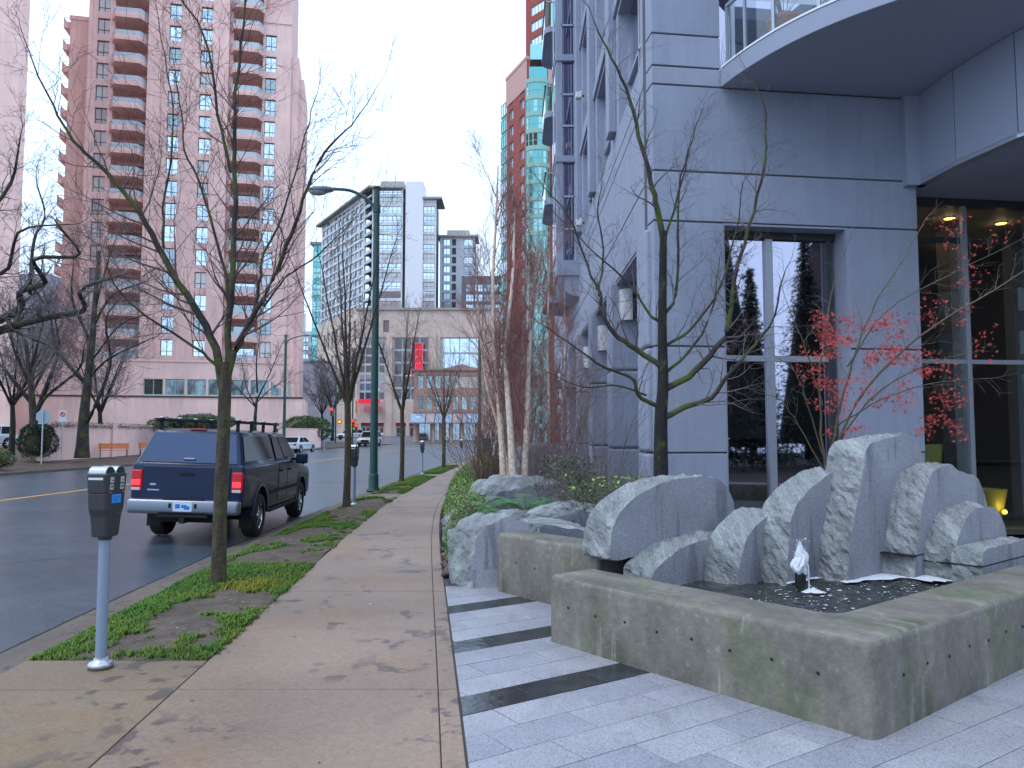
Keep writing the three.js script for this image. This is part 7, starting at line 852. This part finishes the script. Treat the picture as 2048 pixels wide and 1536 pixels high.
car('coupe', 'silver coupe parked at the far kerb in front of the low pink wall', 'car', road(-19.2, 68.2), R(-8), [0.5, 0.55, 0.6], 'car'); car('suv', 'pale van with a light roof facing the street beside the low pink wall', 'van', [-25.4, gy(0, 107) + 0.45, -107], R(165), [0.6, 0.62, 0.66], 'suv'); car('suv', 'white van parked behind the signal pole', 'van', [-25.6, gy(0, 128) + 0.2, -128], R(150), [0.6, 0.62, 0.68], 'suv'); car('suv', 'silver car driving towards the viewer behind the near lamp post', 'car', road(-16.4, 92), R(176), [0.5, 0.45, 0.45], 'suv'); car('sedan', 'white sedan crossing the far intersection side-on', 'car', road(-30, 176), R(88), [0.75, 0.76, 0.8], 'car'); car('suv', 'silver car parked at the far left behind the round bush', 'car', [-39.5, 0.72, -60], R(170), [0.5, 0.54, 0.56], 'suv');
// pedestrian outside the corner shop
function person(label, pos, ry, top, legs, seed) {
  const t = thing('person', label, 'person', pos, ry), mc = new MarchingCubes(64, new THREE.MeshBasicMaterial(), false, false, 60000); mc.isolation = 0; const J = [[0, 1.58, 0, 0.1, 0, 1.68, 0.01, 0.095], [0, 1.42, 0, 0.06, 0, 1.55, 0, 0.055], [-0.17, 1.38, 0, 0.075, 0.17, 1.38, 0, 0.075], [0, 1.36, 0, 0.14, 0, 1.0, 0, 0.13], [0, 1.02, 0, 0.14, 0, 0.92, 0, 0.15], [-0.2, 1.38, 0, 0.06, -0.26, 1.1, -0.04, 0.048], [-0.26, 1.1, -0.04, 0.048, -0.22, 0.86, 0.1, 0.036], [0.2, 1.38, 0, 0.06, 0.25, 1.1, -0.05, 0.048], [0.25, 1.1, -0.05, 0.048, 0.22, 0.86, 0.08, 0.036], [-0.09, 0.92, 0, 0.1, -0.1, 0.5, 0.1, 0.07], [-0.1, 0.5, 0.1, 0.07, -0.1, 0.08, 0.04, 0.045], [0.09, 0.92, 0, 0.1, 0.1, 0.5, -0.04, 0.07], [0.1, 0.5, -0.04, 0.07, 0.1, 0.1, -0.18, 0.045], [-0.1, 0.05, 0.02, 0.045, -0.1, 0.04, 0.17, 0.035], [0.1, 0.07, -0.2, 0.045, 0.1, 0.04, -0.06, 0.035]];
  const n = 64; for (let k = 0; k < n; k++) for (let j = 0; j < n; j++) for (let i = 0; i < n; i++) { const x = (i / n * 2 - 1) * 0.95, y = 0.9 + (j / n * 2 - 1) * 0.95, z = (k / n * 2 - 1) * 0.95; let d = 9; for (const [ax, ay, az, ar, bx, by, bz, br] of J) { const ux = bx - ax, uy = by - ay, uz = bz - az, h = clamp(((x - ax) * ux + (y - ay) * uy + (z - az) * uz) / (ux * ux + uy * uy + uz * uz)), e = Math.hypot(x - ax - ux * h, y - ay - uy * h, z - az - uz * h) - lerp(ar, br, h), q = clamp(0.5 + 0.5 * (d - e) / 0.05); d = lerp(d, e, q) - 0.05 * q * (1 - q); } mc.field[i + j * n + k * n * n] = -d; } mc.update();
  const g = new THREE.BufferGeometry(), pos2 = mc.positionArray.slice(0, mc.count * 3); for (let i = 0; i < pos2.length; i++) pos2[i] *= 0.95; for (let i = 1; i < pos2.length; i += 3) pos2[i] += 0.9; g.setAttribute('position', new THREE.BufferAttribute(pos2, 3)); g.computeVertexNormals(); const col = new Float32Array(pos2.length); for (let i = 0; i < pos2.length; i += 3) { const y = pos2[i + 1], x = pos2[i], c = y > 1.52 ? [0.5, 0.32, 0.25] : y > 0.88 && !(abs(x) > 0.19 && y < 0.9) ? top : abs(x) > 0.19 && y > 0.8 ? [0.5, 0.32, 0.25] : y < 0.09 ? [0.02, 0.02, 0.02] : legs; col.set(c, i); } g.setAttribute('color', new THREE.BufferAttribute(col, 3)); mesh('body', [g], mat('#ffffff', 0.8, { vertexColors: true }), t); mesh('hair', [new THREE.SphereGeometry(0.108, 14, 10, 0, 6.3, 0, 1.75).scale(1, 1.15, 1.08).translate(0, 1.665, -0.012)], mat([0.04, 0.025, 0.02], 0.8), t); return t;
}
person('person in a pale pink top and dark trousers walking by the corner shop', [-4.8, gy(0, 105) + 0.01, -105], R(100), [0.6, 0.42, 0.42], [0.02, 0.022, 0.03], 1);
renderer.render(scene, camera);
